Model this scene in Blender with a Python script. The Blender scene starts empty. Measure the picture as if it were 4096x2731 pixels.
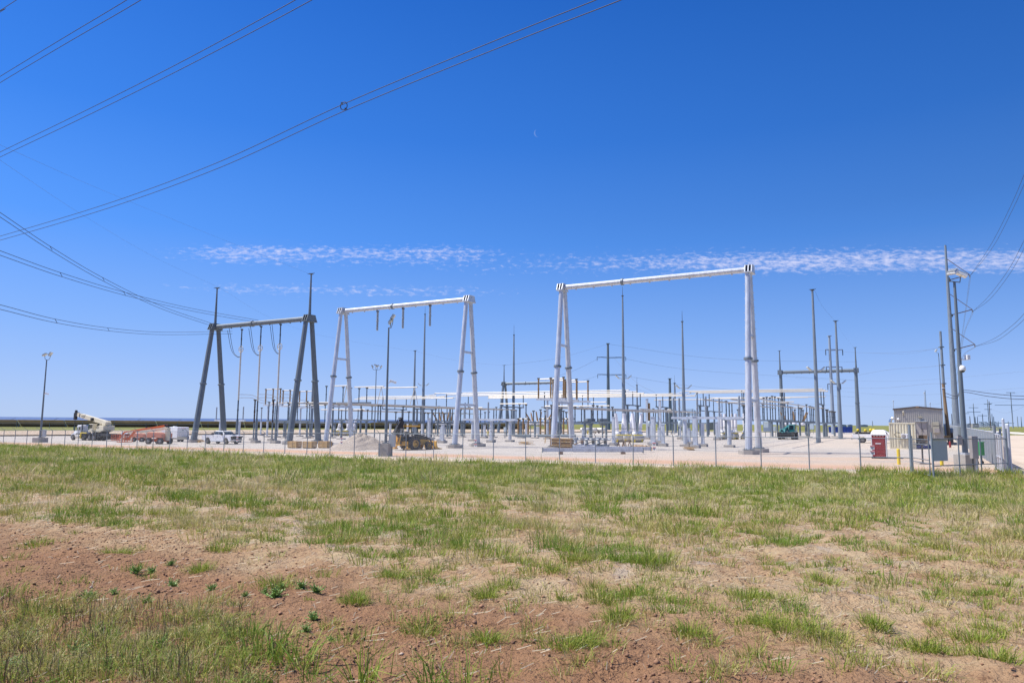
import bpy, math, random
import numpy as np
from mathutils import Vector, Matrix
random.seed(7); RNG = np.random.default_rng(11)
sc = bpy.context.scene
COL = sc.collection
R_ = math.radians
# ------------------------------------------------------------------ camera model (the photograph's pixel grid is 4096 x 2731)
FPX, CX, CY = 2850.0, 2048.0, 1365.5
PITCH, ROLL, CAMZ = math.atan(324 / 2850), 0.0076, 3.1
CAM = Vector((0, 0, CAMZ))
_x0, _u0 = Vector((1, 0, 0)), Vector((0, -math.sin(PITCH), math.cos(PITCH)))
FW = Vector((0, math.cos(PITCH), math.sin(PITCH)))
RT = _x0 * math.cos(ROLL) + _u0 * math.sin(ROLL)
UP = _u0 * math.cos(ROLL) - _x0 * math.sin(ROLL)
S3, C3 = 0.5, math.sqrt(3) / 2
def uv_(x, y): return C3 * x - S3 * y, S3 * x + C3 * y          # site grid: u runs along the front fence, v into the yard
def xy_(u, v): return C3 * u + S3 * v, -S3 * u + C3 * v
UD, VD = Vector((C3, -S3, 0)), Vector((S3, C3, 0))
def clamp(a, lo, hi): return lo if a < lo else hi if a > hi else a
def sst(t): t = clamp(t, 0, 1); return t * t * (3 - 2 * t)
def zg(x, y):
    """height of the ground"""
    u, v = uv_(x, y)
    z = 0.0065 * (clamp(u, -135, 25) + 5) + 0.15 + 0.0055 * (clamp(v, 51, 150) - 51)
    if v < 50:
        t = min((50 - v) / 50, 1.25)
        z += 1.27 * (t if t < 1 else 1 + .3 * (t - 1)) ** 1.15
    z += 0.75 * sst((y - (215 + .6 * x)) / 7) * sst((70 - x) / 60)
    if v < 49:
        z += .03 * math.sin(x * 1.1 + .6 * y) * math.cos(y * .83 - .4 * x) + .05 * math.sin(x * .31 + 1.3) * math.sin(y * .27)
    return z
def ray(px, py): return FW + RT * ((px - CX) / FPX) + UP * ((CY - py) / FPX)
def pv(px, py, V):
    d = ray(px, py); return CAM + d * (V / d.dot(VD))
def pu(px, py, U):
    d = ray(px, py); return CAM + d * (U / d.dot(UD))
def pg(px, py):
    d = ray(px, py); z = 0.0
    for _ in range(14):
        t = (z - CAMZ) / d.z if d.z < -1e-4 else 900
        z = zg(d.x * t, d.y * t)
    return Vector((d.x * t, d.y * t, z))
def pY(px, py, Y):
    d = ray(px, py); return CAM + d * (Y / d.y)
def zt(x, y, py):
    k = (CY - py) / FPX; n = UP - FW * k
    return CAMZ - (x * n.x + y * n.y) / n.z
def proj(p):
    v = Vector(p) - CAM; w = v.dot(FW)
    return CX + FPX * v.dot(RT) / w, CY - FPX * v.dot(UP) / w
def gp(p, dz=0): return Vector((p[0], p[1], zg(p[0], p[1]) + dz))
# ------------------------------------------------------------------ object helpers
def tag(o, label=None, cat=None, group=None, kind=None):
    if label: o['label'] = label
    if cat: o['category'] = cat
    if group: o['group'] = group
    if kind: o['kind'] = kind
    return o
def thing(name, loc, rz=0, label=None, cat=None, group=None, scale=1):
    o = bpy.data.objects.new(name, None); COL.objects.link(o)
    o.location = loc; o.rotation_euler = (0, 0, rz); o.scale = (scale,) * 3
    o.empty_display_size = .2
    return tag(o, label, cat, group)
PEND = []
def later(o, base, cat, px, group=None, alone=False):
    """label given at the end: base words + between which landmarks + which one of its like from the left"""
    o['category'] = cat
    if group: o['group'] = group
    PEND.append((o, base, px, alone)); return o
class MB:
    def __init__(s): s.v, s.f, s.sm = [], [], []
    def add(s, vs, fs, smooth=False):
        b = len(s.v); s.v += [tuple(p) for p in vs]
        s.f += [tuple(i + b for i in f) for f in fs]; s.sm += [smooth] * len(fs); return s
    def box(s, c, d, rz=0, ry=0, rx=0):
        m = Matrix.Rotation(rz, 3, 'Z') @ Matrix.Rotation(ry, 3, 'Y') @ Matrix.Rotation(rx, 3, 'X'); c = Vector(c)
        vs = [c + m @ Vector((x * d[0] / 2, y * d[1] / 2, z * d[2] / 2)) for x in (-1, 1) for y in (-1, 1) for z in (-1, 1)]
        return s.add(vs, [(0, 1, 3, 2), (4, 6, 7, 5), (0, 4, 5, 1), (2, 3, 7, 6), (0, 2, 6, 4), (1, 5, 7, 3)])
    def bar(s, p, q, w, h=None, up=(0, 0, 1)):
        p, q = Vector(p), Vector(q); h = h or w; d = (q - p).normalized(); up = Vector(up)
        if abs(d.dot(up)) > .99: up = Vector((1, 0, 0))
        a = d.cross(up).normalized(); b = a.cross(d)
        vs = [o + a * (i * w / 2) + b * (j * h / 2) for o in (p, q) for i, j in ((-1, -1), (1, -1), (1, 1), (-1, 1))]
        return s.add(vs, [(3, 2, 1, 0), (4, 5, 6, 7), (0, 1, 5, 4), (1, 2, 6, 5), (2, 3, 7, 6), (3, 0, 4, 7)])
    def path(s, pts, r, n=8, smooth=True, caps=True, rot=0):
        pts = [Vector(p) for p in pts]; m = len(pts); rr = r if isinstance(r, (list, tuple)) else [r] * m
        d0 = (pts[1] - pts[0]).normalized(); up = Vector((0, 0, 1)) if abs(d0.z) < .9 else Vector((1, 0, 0))
        a = d0.cross(up).normalized(); vs = []
        for i, p in enumerate(pts):
            d = (pts[min(i + 1, m - 1)] - pts[max(i - 1, 0)]).normalized()
            a = (a - d * a.dot(d)).normalized(); b = d.cross(a)
            vs += [p + (a * math.cos(2 * math.pi * k / n + rot) + b * math.sin(2 * math.pi * k / n + rot)) * rr[i] for k in range(n)]
        fs = [(i * n + k, i * n + (k + 1) % n, (i + 1) * n + (k + 1) % n, (i + 1) * n + k) for i in range(m - 1) for k in range(n)]
        s.add(vs, fs, smooth)
        if caps:
            s.add(vs[:n], [tuple(range(n - 1, -1, -1))]); s.add(vs[-n:], [tuple(range(n))])
        return s
    def tube(s, p, q, r0, r1=None, n=8, smooth=True): return s.path([p, q], [r0, r0 if r1 is None else r1], n, smooth)
    def ring(s, c, R, r, ax=(0, 1, 0), n=16, k=6):
        ax = Vector(ax).normalized(); up = Vector((0, 0, 1)) if abs(ax.z) < .9 else Vector((1, 0, 0))
        a = ax.cross(up).normalized(); b = ax.cross(a); c = Vector(c); vs = []
        for i in range(n):
            t = 2 * math.pi * i / n; d = a * math.cos(t) + b * math.sin(t)
            vs += [c + d * (R + r * math.cos(2 * math.pi * j / k)) + ax * (r * math.sin(2 * math.pi * j / k)) for j in range(k)]
        return s.add(vs, [(i * k + j, ((i + 1) % n) * k + j, ((i + 1) % n) * k + (j + 1) % k, i * k + (j + 1) % k) for i in range(n) for j in range(k)], True)
    def lathe(s, prof, c=(0, 0, 0), n=12, ax='z', smooth=True):
        vs = []
        for r, z in prof:
            for k in range(n):
                t = 2 * math.pi * k / n; a, b = r * math.cos(t), r * math.sin(t)
                vs.append((c[0] + a, c[1] + b, c[2] + z) if ax == 'z' else (c[0] + a, c[1] + z, c[2] + b) if ax == 'y' else (c[0] + z, c[1] + a, c[2] + b))
        m = len(prof)
        fs = [(i * n + k, i * n + (k + 1) % n, (i + 1) * n + (k + 1) % n, (i + 1) * n + k) for i in range(m - 1) for k in range(n)]
        s.add(vs, fs, smooth); s.add(vs[:n], [tuple(range(n - 1, -1, -1))]); s.add(vs[-n:], [tuple(range(n))]); return s
    def prism(s, prof, y0, y1):
        """side outline (x, z) pulled across from y0 to y1"""
        n = len(prof); vs = [(x, y0, z) for x, z in prof] + [(x, y1, z) for x, z in prof]
        return s.add(vs, [tuple(range(n)), tuple(range(2 * n - 1, n - 1, -1))] + [(i, i + n, (i + 1) % n + n, (i + 1) % n) for i in range(n)])
    def ball(s, c, r, n=10, m=6, sx=1, sy=1, sz=1):
        vs = [(c[0], c[1], c[2] - r * sz)]
        for j in range(1, m):
            t = -math.pi / 2 + math.pi * j / m
            vs += [(c[0] + sx * r * math.cos(t) * math.cos(2 * math.pi * k / n), c[1] + sy * r * math.cos(t) * math.sin(2 * math.pi * k / n), c[2] + sz * r * math.sin(t)) for k in range(n)]
        vs.append((c[0], c[1], c[2] + r * sz)); e = len(vs) - 1
        fs = [(0, 1 + (k + 1) % n, 1 + k) for k in range(n)] + [(e, e - n + k, e - n + (k + 1) % n) for k in range(n)]
        fs += [(1 + j * n + k, 1 + j * n + (k + 1) % n, 1 + (j + 1) * n + (k + 1) % n, 1 + (j + 1) * n + k) for j in range(m - 2) for k in range(n)]
        return s.add(vs, fs, True)
    def mesh(s, name, mat):
        me = bpy.data.meshes.new(name); me.from_pydata(s.v, [], s.f); me.polygons.foreach_set('use_smooth', s.sm)
        if mat: me.materials.append(mat)
        return me
    def build(s, name, mat, parent=None, bevel=0, loc=(0, 0, 0), fix=False):
        me = s.mesh(name, mat)
        if fix or bevel:
            import bmesh
            bm = bmesh.new(); bm.from_mesh(me); bmesh.ops.recalc_face_normals(bm, faces=bm.faces); bm.to_mesh(me); bm.free()
        o = bpy.data.objects.new(name, me); COL.objects.link(o); o.location = loc
        if parent: o.parent = parent
        if bevel:
            b = o.modifiers.new('edge', 'BEVEL'); b.width = bevel; b.segments = 2; b.limit_method = 'ANGLE'; b.angle_limit = R_(35)
        return o
def put(name, me, parent=None, loc=(0, 0, 0), scale=(1, 1, 1), rot=(0, 0, 0)):
    o = bpy.data.objects.new(name, me); COL.objects.link(o); o.location = loc; o.scale = scale; o.rotation_euler = rot
    if parent: o.parent = parent
    return o
def words(txt, size, mat, parent, loc, rot, name='lettering', sx=1):
    c = bpy.data.curves.new(name, 'FONT'); c.body = txt; c.size = size; c.align_x = 'CENTER'; c.align_y = 'CENTER'; c.extrude = .004
    o = bpy.data.objects.new(name, c); COL.objects.link(o); bpy.context.view_layer.update()
    me = bpy.data.meshes.new_from_object(o.evaluated_get(bpy.context.evaluated_depsgraph_get())); bpy.data.objects.remove(o); me.name = name; me.materials.clear(); me.materials.append(mat)
    o = bpy.data.objects.new(name, me); COL.objects.link(o); o.location = loc; o.rotation_euler = rot; o.parent = parent; o.scale = (sx, 1, 1)
    return o
def copy_tree(o, parent=None):
    c = o.copy(); COL.objects.link(c)
    if parent: c.parent = parent
    for ch in list(o.children): copy_tree(ch, c)
    return c
# ------------------------------------------------------------------ materials
def lk(t, a, b): t.links.new(a, b)
def mat(name, col, rough=.6, metal=0, var=.12, scale=3.0, bump=0, bscale=40, dirt=None, dirt_amt=0, spec=.5, stretch=None):
    m = bpy.data.materials.new(name); m.use_nodes = True; t = m.node_tree; b = t.nodes['Principled BSDF']
    b.inputs['Roughness'].default_value = rough; b.inputs['Metallic'].default_value = metal; b.inputs['Specular IOR Level'].default_value = spec
    tc = t.nodes.new('ShaderNodeTexCoord'); src = tc.outputs['Object']
    if stretch:
        mp = t.nodes.new('ShaderNodeMapping'); mp.inputs['Scale'].default_value = stretch; lk(t, src, mp.inputs[0]); src = mp.outputs[0]
    nz = t.nodes.new('ShaderNodeTexNoise'); nz.inputs['Scale'].default_value = scale; nz.inputs['Detail'].default_value = 5; nz.inputs['Roughness'].default_value = .65
    lk(t, src, nz.inputs['Vector'])
    cr = t.nodes.new('ShaderNodeValToRGB'); e = cr.color_ramp.elements
    e[0].position, e[1].position = .3, .7
    e[0].color = tuple(c * (1 - var) for c in col) + (1,); e[1].color = tuple(min(1, c * (1 + var)) for c in col) + (1,)
    lk(t, nz.outputs['Fac'], cr.inputs[0]); out = cr.outputs[0]
    if dirt:
        n2 = t.nodes.new('ShaderNodeTexNoise'); n2.inputs['Scale'].default_value = scale * 2.7; n2.inputs['Detail'].default_value = 8; lk(t, src, n2.inputs['Vector'])
        mr = t.nodes.new('ShaderNodeMapRange'); mr.inputs[1].default_value = .5; mr.inputs[2].default_value = .75; mr.inputs[4].default_value = dirt_amt
        lk(t, n2.outputs['Fac'], mr.inputs[0]); mx = t.nodes.new('ShaderNodeMixRGB'); mx.inputs[2].default_value = tuple(dirt) + (1,)
        lk(t, mr.outputs[0], mx.inputs[0]); lk(t, out, mx.inputs[1]); out = mx.outputs[0]
    lk(t, out, b.inputs['Base Color'])
    if bump:
        n3 = t.nodes.new('ShaderNodeTexNoise'); n3.inputs['Scale'].default_value = bscale; n3.inputs['Detail'].default_value = 6; lk(t, tc.outputs['Object'], n3.inputs['Vector'])
        bp = t.nodes.new('ShaderNodeBump'); bp.inputs['Strength'].default_value = bump; bp.inputs['Distance'].default_value = .05; lk(t, n3.outputs['Fac'], bp.inputs['Height']); lk(t, bp.outputs[0], b.inputs['Normal'])
    return m
M = {}
M['galv'] = mat('new_galvanised_steel', (.54, .57, .61), .42, .3, .22, .9, dirt=(.70, .73, .76), dirt_amt=.75, stretch=(3, 3, .7))
M['galv_old'] = mat('weathered_galvanised_steel', (.155, .185, .205), .55, .25, .14, 1.2, dirt=(.22, .25, .27), dirt_amt=.4, stretch=(3, 3, .6))
M['galv_mid'] = mat('grey_galvanised_steel', (.175, .21, .235), .5, .3, .14, 1.4, stretch=(3, 3, .6))
M['galv_mast'] = mat('mast_galvanised_steel', (.24, .28, .31), .5, .3, .14, 1.4, stretch=(3, 3, .6))
M['alu'] = mat('aluminium_tube', (.62, .575, .49), .42, .3, .06, 2)
M['alu_dark'] = mat('dull_aluminium', (.46, .42, .36), .45, .3, .1, 2)
M['ins_grey'] = mat('grey_porcelain', (.075, .095, .115), .25, 0, .1, 3)
M['ins_light'] = mat('pale_grey_porcelain', (.38, .42, .45), .25, 0, .06, 3)
M['ins_brown'] = mat('brown_porcelain', (.34, .20, .075), .25, 0, .12, 4)
M['ins_dark'] = mat('dark_brown_porcelain', (.05, .025, .018), .25, 0, .12, 4)
M['cap'] = mat('cast_fitting', (.13, .12, .10), .5, .5, .2, 6)
M['conc'] = mat('concrete', (.40, .37, .33), .9, 0, .12, 2.2, bump=.3, dirt=(.27, .24, .2), dirt_amt=.6)
M['wire'] = mat('stranded_conductor', (.035, .032, .035), .6, .2, .1, 5)
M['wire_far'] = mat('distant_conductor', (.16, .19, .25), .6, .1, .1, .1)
M['white'] = mat('white_paint', (.80, .80, .80), .35, 0, .04, 1.5, dirt=(.55, .48, .4), dirt_amt=.25)
M['cream'] = mat('cream_paint', (.72, .65, .47), .4, 0, .05, 1.5, dirt=(.45, .36, .24), dirt_amt=.35)
M['black'] = mat('black_paint', (.018, .018, .02), .45, 0, .2, 3)
M['rubber'] = mat('tyre_rubber', (.045, .042, .04), .85, 0, .25, 5, dirt=(.26, .22, .18), dirt_amt=.35)
M['rim'] = mat('dusty_wheel_rim', (.42, .40, .37), .5, .4, .15, 5)
M['glass'] = mat('tinted_glass', (.02, .035, .04), .06, 0, .1, 2, spec=.8)
M['glass_teal'] = mat('green_tinted_glass', (.02, .10, .09), .06, 0, .1, 2, spec=.8)
M['orange'] = mat('orange_paint', (.68, .14, .028), .45, 0, .1, 2, dirt=(.45, .2, .1), dirt_amt=.5)
M['salmon'] = mat('sun_faded_orange_paint', (.68, .25, .15), .5, 0, .08, 2, dirt=(.6, .35, .25), dirt_amt=.4)
M['yellow'] = mat('machine_yellow_paint', (.74, .40, .055), .45, 0, .08, 2, dirt=(.3, .2, .1), dirt_amt=.5)
M['safety'] = mat('safety_yellow_paint', (.80, .60, .03), .5, 0, .06, 2)
M['teal'] = mat('teal_paint', (.02, .17, .17), .45, 0, .12, 2, dirt=(.1, .17, .15), dirt_amt=.5)
M['red'] = mat('red_plastic', (.27, .008, .009), .5, 0, .08, 2)
M['blue'] = mat('blue_plastic', (.012, .05, .26), .45, 0, .12, 2)
M['green'] = mat('green_plastic', (.012, .30, .07), .45, 0, .08, 2)
M['wood'] = mat('raw_pine', (.55, .36, .15), .75, 0, .2, 4, stretch=(1, 6, 6))
M['wood_old'] = mat('weathered_timber', (.27, .17, .10), .8, 0, .25, 4)
M['polewood'] = mat('brown_pole_timber', (.28, .19, .11), .85, 0, .2, 2, stretch=(4, 4, .4))
M['dpolewood'] = mat('dark_creosoted_timber', (.07, .05, .04), .85, 0, .2, 2, stretch=(4, 4, .4))
M['card'] = mat('brown_cardboard', (.42, .27, .14), .8, 0, .12, 3)
M['wrap'] = mat('white_plastic_wrap', (.80, .79, .80), .35, 0, .06, 6, bump=.5, bscale=9)
M['chrome'] = mat('bright_metal', (.62, .62, .60), .2, .9, .05, 3)
M['tan'] = mat('tan_wall_panel', (.43, .41, .375), .5, .1, .05, .8, dirt=(.32, .29, .25), dirt_amt=.3)
M['tan2'] = mat('beige_enamel', (.40, .37, .28), .5, 0, .06, 2)
M['doorgrey'] = mat('taupe_door_paint', (.33, .30, .28), .5, 0, .04, 2)
M['roof'] = mat('dark_brown_trim', (.085, .065, .06), .5, 0, .1, 2)
M['grey'] = mat('grey_enamel', (.42, .45, .47), .45, .1, .06, 2)
M['panelgrey'] = mat('pale_blue_grey_sheet', (.46, .53, .56), .5, .1, .04, 1)
M['redlight'] = mat('red_lens', (.5, .02, .02), .2, 0, .05, 3)
M['letter'] = mat('dark_lettering', (.03, .03, .035), .5, 0, .05, 3)
M['letterw'] = mat('white_lettering', (.75, .75, .72), .5, 0, .05, 3)
M['signred'] = mat('faded_red_print', (.55, .17, .16), .5, 0, .05, 3)
M['lens'] = mat('floodlight_lens', (.62, .62, .52), .2, 0, .05, 3)
M['pv'] = mat('solar_cell_glass', (.10, .15, .27), .4, 0, .1, .5, spec=.5)
M['pvback'] = mat('solar_module_back', (.46, .31, .20), .7, 0, .3, .25)
M['slat'] = mat('grey_privacy_slats', (.25, .28, .31), .6, .1, .08, 1.5)
M['hazegrey'] = mat('haze_tinted_far_steel', (.27, .32, .38), .7, 0, .06, .1)  # grey-blue of distance haze put into the colour of far steel
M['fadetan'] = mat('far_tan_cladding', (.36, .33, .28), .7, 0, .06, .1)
def mesh_mat():
    m = bpy.data.materials.new('chain_link_fabric'); m.use_nodes = True; t = m.node_tree; b = t.nodes['Principled BSDF']; out = t.nodes['Material Output']
    b.inputs['Base Color'].default_value = (.33, .33, .33, 1); b.inputs['Metallic'].default_value = .4; b.inputs['Roughness'].default_value = .5
    uv = t.nodes.new('ShaderNodeUVMap'); sp = t.nodes.new('ShaderNodeSeparateXYZ'); lk(t, uv.outputs[0], sp.inputs[0]); cells = []
    for op in ('ADD', 'SUBTRACT'):
        a = t.nodes.new('ShaderNodeMath'); a.operation = op; lk(t, sp.outputs[0], a.inputs[0]); lk(t, sp.outputs[1], a.inputs[1])
        q = t.nodes.new('ShaderNodeMath'); q.operation = 'MULTIPLY'; q.inputs[1].default_value = 1 / .085; lk(t, a.outputs[0], q.inputs[0])
        f = t.nodes.new('ShaderNodeMath'); f.operation = 'FRACT'; lk(t, q.outputs[0], f.inputs[0])
        l = t.nodes.new('ShaderNodeMath'); l.operation = 'LESS_THAN'; l.inputs[1].default_value = .10; lk(t, f.outputs[0], l.inputs[0]); cells.append(l)
    mx = t.nodes.new('ShaderNodeMath'); mx.operation = 'MAXIMUM'; lk(t, cells[0].outputs[0], mx.inputs[0]); lk(t, cells[1].outputs[0], mx.inputs[1])
    tr = t.nodes.new('ShaderNodeBsdfTransparent'); ms = t.nodes.new('ShaderNodeMixShader')
    lk(t, mx.outputs[0], ms.inputs[0]); lk(t, tr.outputs[0], ms.inputs[1]); lk(t, b.outputs[0], ms.inputs[2]); lk(t, ms.outputs[0], out.inputs['Surface'])
    return m
M['link'] = mesh_mat()
def fabric(name, quads, parent):
    """chain-link fabric; quads = list of (p_bottom_left, p_bottom_right, height); uv in metres"""
    me = bpy.data.meshes.new(name); vs, fs, uvs = [], [], []; s = 0
    for a, b, h in quads:
        a, b = Vector(a), Vector(b); L = (b - a).length; n = len(vs)
        vs += [a, b, b + Vector((0, 0, h)), a + Vector((0, 0, h))]; fs.append((n, n + 1, n + 2, n + 3)); uvs += [(s, 0), (s + L, 0), (s + L, h), (s, h)]; s += L
    me.from_pydata([tuple(v) for v in vs], [], fs); l = me.uv_layers.new(name='UVMap')
    for i, q in enumerate(uvs): l.data[i].uv = q
    me.materials.append(M['link']); o = bpy.data.objects.new(name, me); COL.objects.link(o); o.parent = parent; return o
# insulator meshes, unit height, shared
def ins_mesh(name, m, r, sheds, n=10, joint=True, neck=.62):
    p = [(r * .8, 0), (r * .8, .03)]
    for i in range(sheds):
        a = .04 + .92 * i / sheds; b = .92 / sheds
        if joint and sheds // 2 == i: p += [(r * .95, a), (r * .95, a + b * .8)]
        else: p += [(r * neck, a), (r, a + b * .35), (r * neck, a + b * .7)]
    p += [(r * .8, .97), (r * .8, 1)]
    return MB().lathe(p, n=n).mesh(name, m)
INS = {'grey': ins_mesh('post_insulator', M['ins_grey'], .13, 15), 'brown': ins_mesh('brown_insulator', M['ins_brown'], .19, 13),
       'light': ins_mesh('pale_insulator', M['ins_light'], .17, 17), 'dark': ins_mesh('dark_insulator', M['ins_dark'], .17, 13)}
SKY_SAT, SKY_HUE, SKY_VAL, SKY_TINT, SKY_STR, EXPO = 1.25, .5, 1.0, (1, 1, 1, 1), .11, 0.40
CLOUD_COL = (5.3, 5.4, 7.0, 1); SKY_MIX = .88
SKY_RAMP = [(0, (.40, .56, .91)), (90, (.012, .075, .36)), (3, (.335, .505, .94)), (7, (.225, .43, .95)), (14, (.088, .305, .93)), (22, (.037, .21, .80)), (33, (.015, .14, .64))]
SKY_RAMP = [(e, tuple(q * .76 for q in c)) for e, c in SKY_RAMP]
GD = 1.0
# ------------------------------------------------------------------ camera, light, sky
cam = bpy.data.cameras.new('camera'); co = bpy.data.objects.new('camera', cam); COL.objects.link(co); sc.camera = co
cam.sensor_width = 36; cam.lens = 36 * FPX / 4096; cam.clip_end = 20000; cam.clip_start = .1
mw = Matrix((RT, UP, -FW)).transposed().to_4x4(); mw.translation = CAM; co.matrix_world = mw
SUN = Vector((-.52, .05, .853)).normalized()
el = math.asin(SUN.z)
sl = bpy.data.lights.new('sun', 'SUN'); sl.energy = 4.9; sl.angle = R_(.53); sl.color = (1, .95, .88)
so = bpy.data.objects.new('sun', sl); COL.objects.link(so); so.rotation_euler = SUN.to_track_quat('Z', 'Y').to_euler()
w = bpy.data.worlds.new('World'); sc.world = w; w.use_nodes = True; t = w.node_tree; t.nodes.clear()
sky = t.nodes.new('ShaderNodeTexSky'); sky.sky_type = 'NISHITA'; sky.sun_disc = False; sky.sun_elevation = el
sky.sun_rotation = math.atan2(SUN.x, SUN.y); sky.air_density = 1.0; sky.dust_density = .35; sky.ozone_density = 3.0; sky.altitude = 700
def nd(kind, **kw):
    n = t.nodes.new(kind)
    for k, v in kw.items(): setattr(n, k, v)
    return n
def mth(op, a, b=None, c=None):
    n = nd('ShaderNodeMath', operation=op)
    for i, q in enumerate((a, b, c)):
        if q is None: continue
        if isinstance(q, (int, float)): n.inputs[i].default_value = q
        else: lk(t, q, n.inputs[i])
    return n.outputs[0]
hs = nd('ShaderNodeHueSaturation'); hs.inputs['Saturation'].default_value = SKY_SAT; hs.inputs['Hue'].default_value = SKY_HUE; hs.inputs['Value'].default_value = SKY_VAL
lk(t, sky.outputs[0], hs.inputs['Color'])
gm = nd('ShaderNodeMixRGB', blend_type='MULTIPLY'); gm.inputs[0].default_value = 1; gm.inputs[2].default_value = SKY_TINT; lk(t, hs.outputs[0], gm.inputs[1])
tc = nd('ShaderNodeTexCoord'); sp = nd('ShaderNodeSeparateXYZ'); lk(t, tc.outputs['Generated'], sp.inputs[0])
az = mth('ARCTAN2', sp.outputs[0], sp.outputs[1]); elv = mth('ARCSINE', sp.outputs[2])
azd = mth('MULTIPLY', az, 57.3); eld = mth('MULTIPLY', elv, 57.3); ela = mth('MULTIPLY', mth('ARCTAN2', sp.outputs[2], mth('MAXIMUM', sp.outputs[1], .05)), 57.3)
gr_ = nd('ShaderNodeValToRGB'); er = gr_.color_ramp.elements
for i_, (e_, c_) in enumerate(SKY_RAMP):
    q_ = er[i_] if i_ < 2 else er.new(e_ / 90)
    q_.position = e_ / 90; q_.color = c_ + (1,)
lk(t, mth('DIVIDE', eld, 90), gr_.inputs[0])
lr = nd('ShaderNodeMapRange'); lr.inputs[1].default_value = -38; lr.inputs[2].default_value = 38; lr.inputs[3].default_value = 1.12; lr.inputs[4].default_value = .70; lk(t, azd, lr.inputs[0])
lrm = nd('ShaderNodeMapRange'); lrm.inputs[1].default_value = 3; lrm.inputs[2].default_value = 16; lk(t, eld, lrm.inputs[0])
lr2 = mth('ADD', mth('MULTIPLY', mth('SUBTRACT', lr.outputs[0], 1), lrm.outputs[0]), 1)
gs = nd('ShaderNodeVectorMath', operation='SCALE'); lk(t, gr_.outputs[0], gs.inputs[0]); lk(t, mth('MULTIPLY', lr2, 1 / SKY_STR), gs.inputs['Scale'])
skm = nd('ShaderNodeMixRGB'); skm.inputs[0].default_value = SKY_MIX; lk(t, gm.outputs[0], skm.inputs[1]); lk(t, gs.outputs[0], skm.inputs[2]); gm = skm
cb = nd('ShaderNodeCombineXYZ'); lk(t, mth('MULTIPLY', azd, .55), cb.inputs[0]); lk(t, mth('MULTIPLY', ela, 1.5), cb.inputs[1])
n1 = nd('ShaderNodeTexNoise'); n1.inputs['Scale'].default_value = 2.8; n1.inputs['Detail'].default_value = 5; n1.inputs['Roughness'].default_value = .66; n1.inputs['Distortion'].default_value = .22; lk(t, cb.outputs[0], n1.inputs['Vector'])
cb2 = nd('ShaderNodeCombineXYZ'); lk(t, mth('MULTIPLY', azd, .06), cb2.inputs[0]); lk(t, mth('MULTIPLY', ela, .9), cb2.inputs[1])
n2 = nd('ShaderNodeTexNoise'); n2.inputs['Scale'].default_value = 1.0; n2.inputs['Detail'].default_value = 3; lk(t, cb2.outputs[0], n2.inputs['Vector'])
def band(c0, slope, width):
    c = mth('MULTIPLY_ADD', azd, slope, c0); q = mth('DIVIDE', mth('SUBTRACT', ela, c), width); return mth('POWER', 2.718, mth('MULTIPLY', mth('MULTIPLY', q, q), -1))
grow = nd('ShaderNodeMapRange'); grow.inputs[1].default_value = -24; grow.inputs[2].default_value = 22; grow.inputs[3].default_value = .35; grow.inputs[4].default_value = 1.0; lk(t, azd, grow.inputs[0])
b1 = mth('MULTIPLY', band(12.7, .016, 1.55), grow.outputs[0])
lw = nd('ShaderNodeMapRange'); lw.inputs[1].default_value = 8; lw.inputs[2].default_value = -4; lk(t, azd, lw.inputs[0])
lf = nd('ShaderNodeMapRange'); lf.inputs[1].default_value = -34; lf.inputs[2].default_value = -22; lk(t, azd, lf.inputs[0])
b2 = mth('MULTIPLY', mth('MULTIPLY', band(13.3, 0, 1.35), lw.outputs[0]), .88)
b3 = mth('MULTIPLY', mth('MULTIPLY', band(10.5, 0, .9), lw.outputs[0]), .74)
bb = mth('MULTIPLY', mth('MAXIMUM', mth('MAXIMUM', b1, b2), b3), lf.outputs[0])
thr = mth('MULTIPLY_ADD', bb, -.44, .78)
val = mth('ADD', mth('MULTIPLY', n1.outputs['Fac'], .8), mth('MULTIPLY', n2.outputs['Fac'], .2))
cm = nd('ShaderNodeMapRange', interpolation_type='SMOOTHSTEP'); cm.inputs[1].default_value = 0; cm.inputs[2].default_value = .36; cm.inputs[3].default_value = 0; cm.inputs[4].default_value = .85
lk(t, mth('SUBTRACT', val, thr), cm.inputs[0])
mx = nd('ShaderNodeMixRGB'); mx.inputs[2].default_value = CLOUD_COL; lk(t, cm.outputs[0], mx.inputs[0]); lk(t, gm.outputs[0], mx.inputs[1])
bg = nd('ShaderNodeBackground'); bg.inputs['Strength'].default_value = SKY_STR; lk(t, mx.outputs[0], bg.inputs['Color'])
wo = nd('ShaderNodeOutputWorld'); lk(t, bg.outputs[0], wo.inputs['Surface'])
sc.view_settings.view_transform = 'Standard'; sc.view_settings.look = 'None'; sc.view_settings.exposure = EXPO; sc.view_settings.gamma = 1
sc.cycles.max_bounces = 6; sc.cycles.transparent_max_bounces = 24
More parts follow.
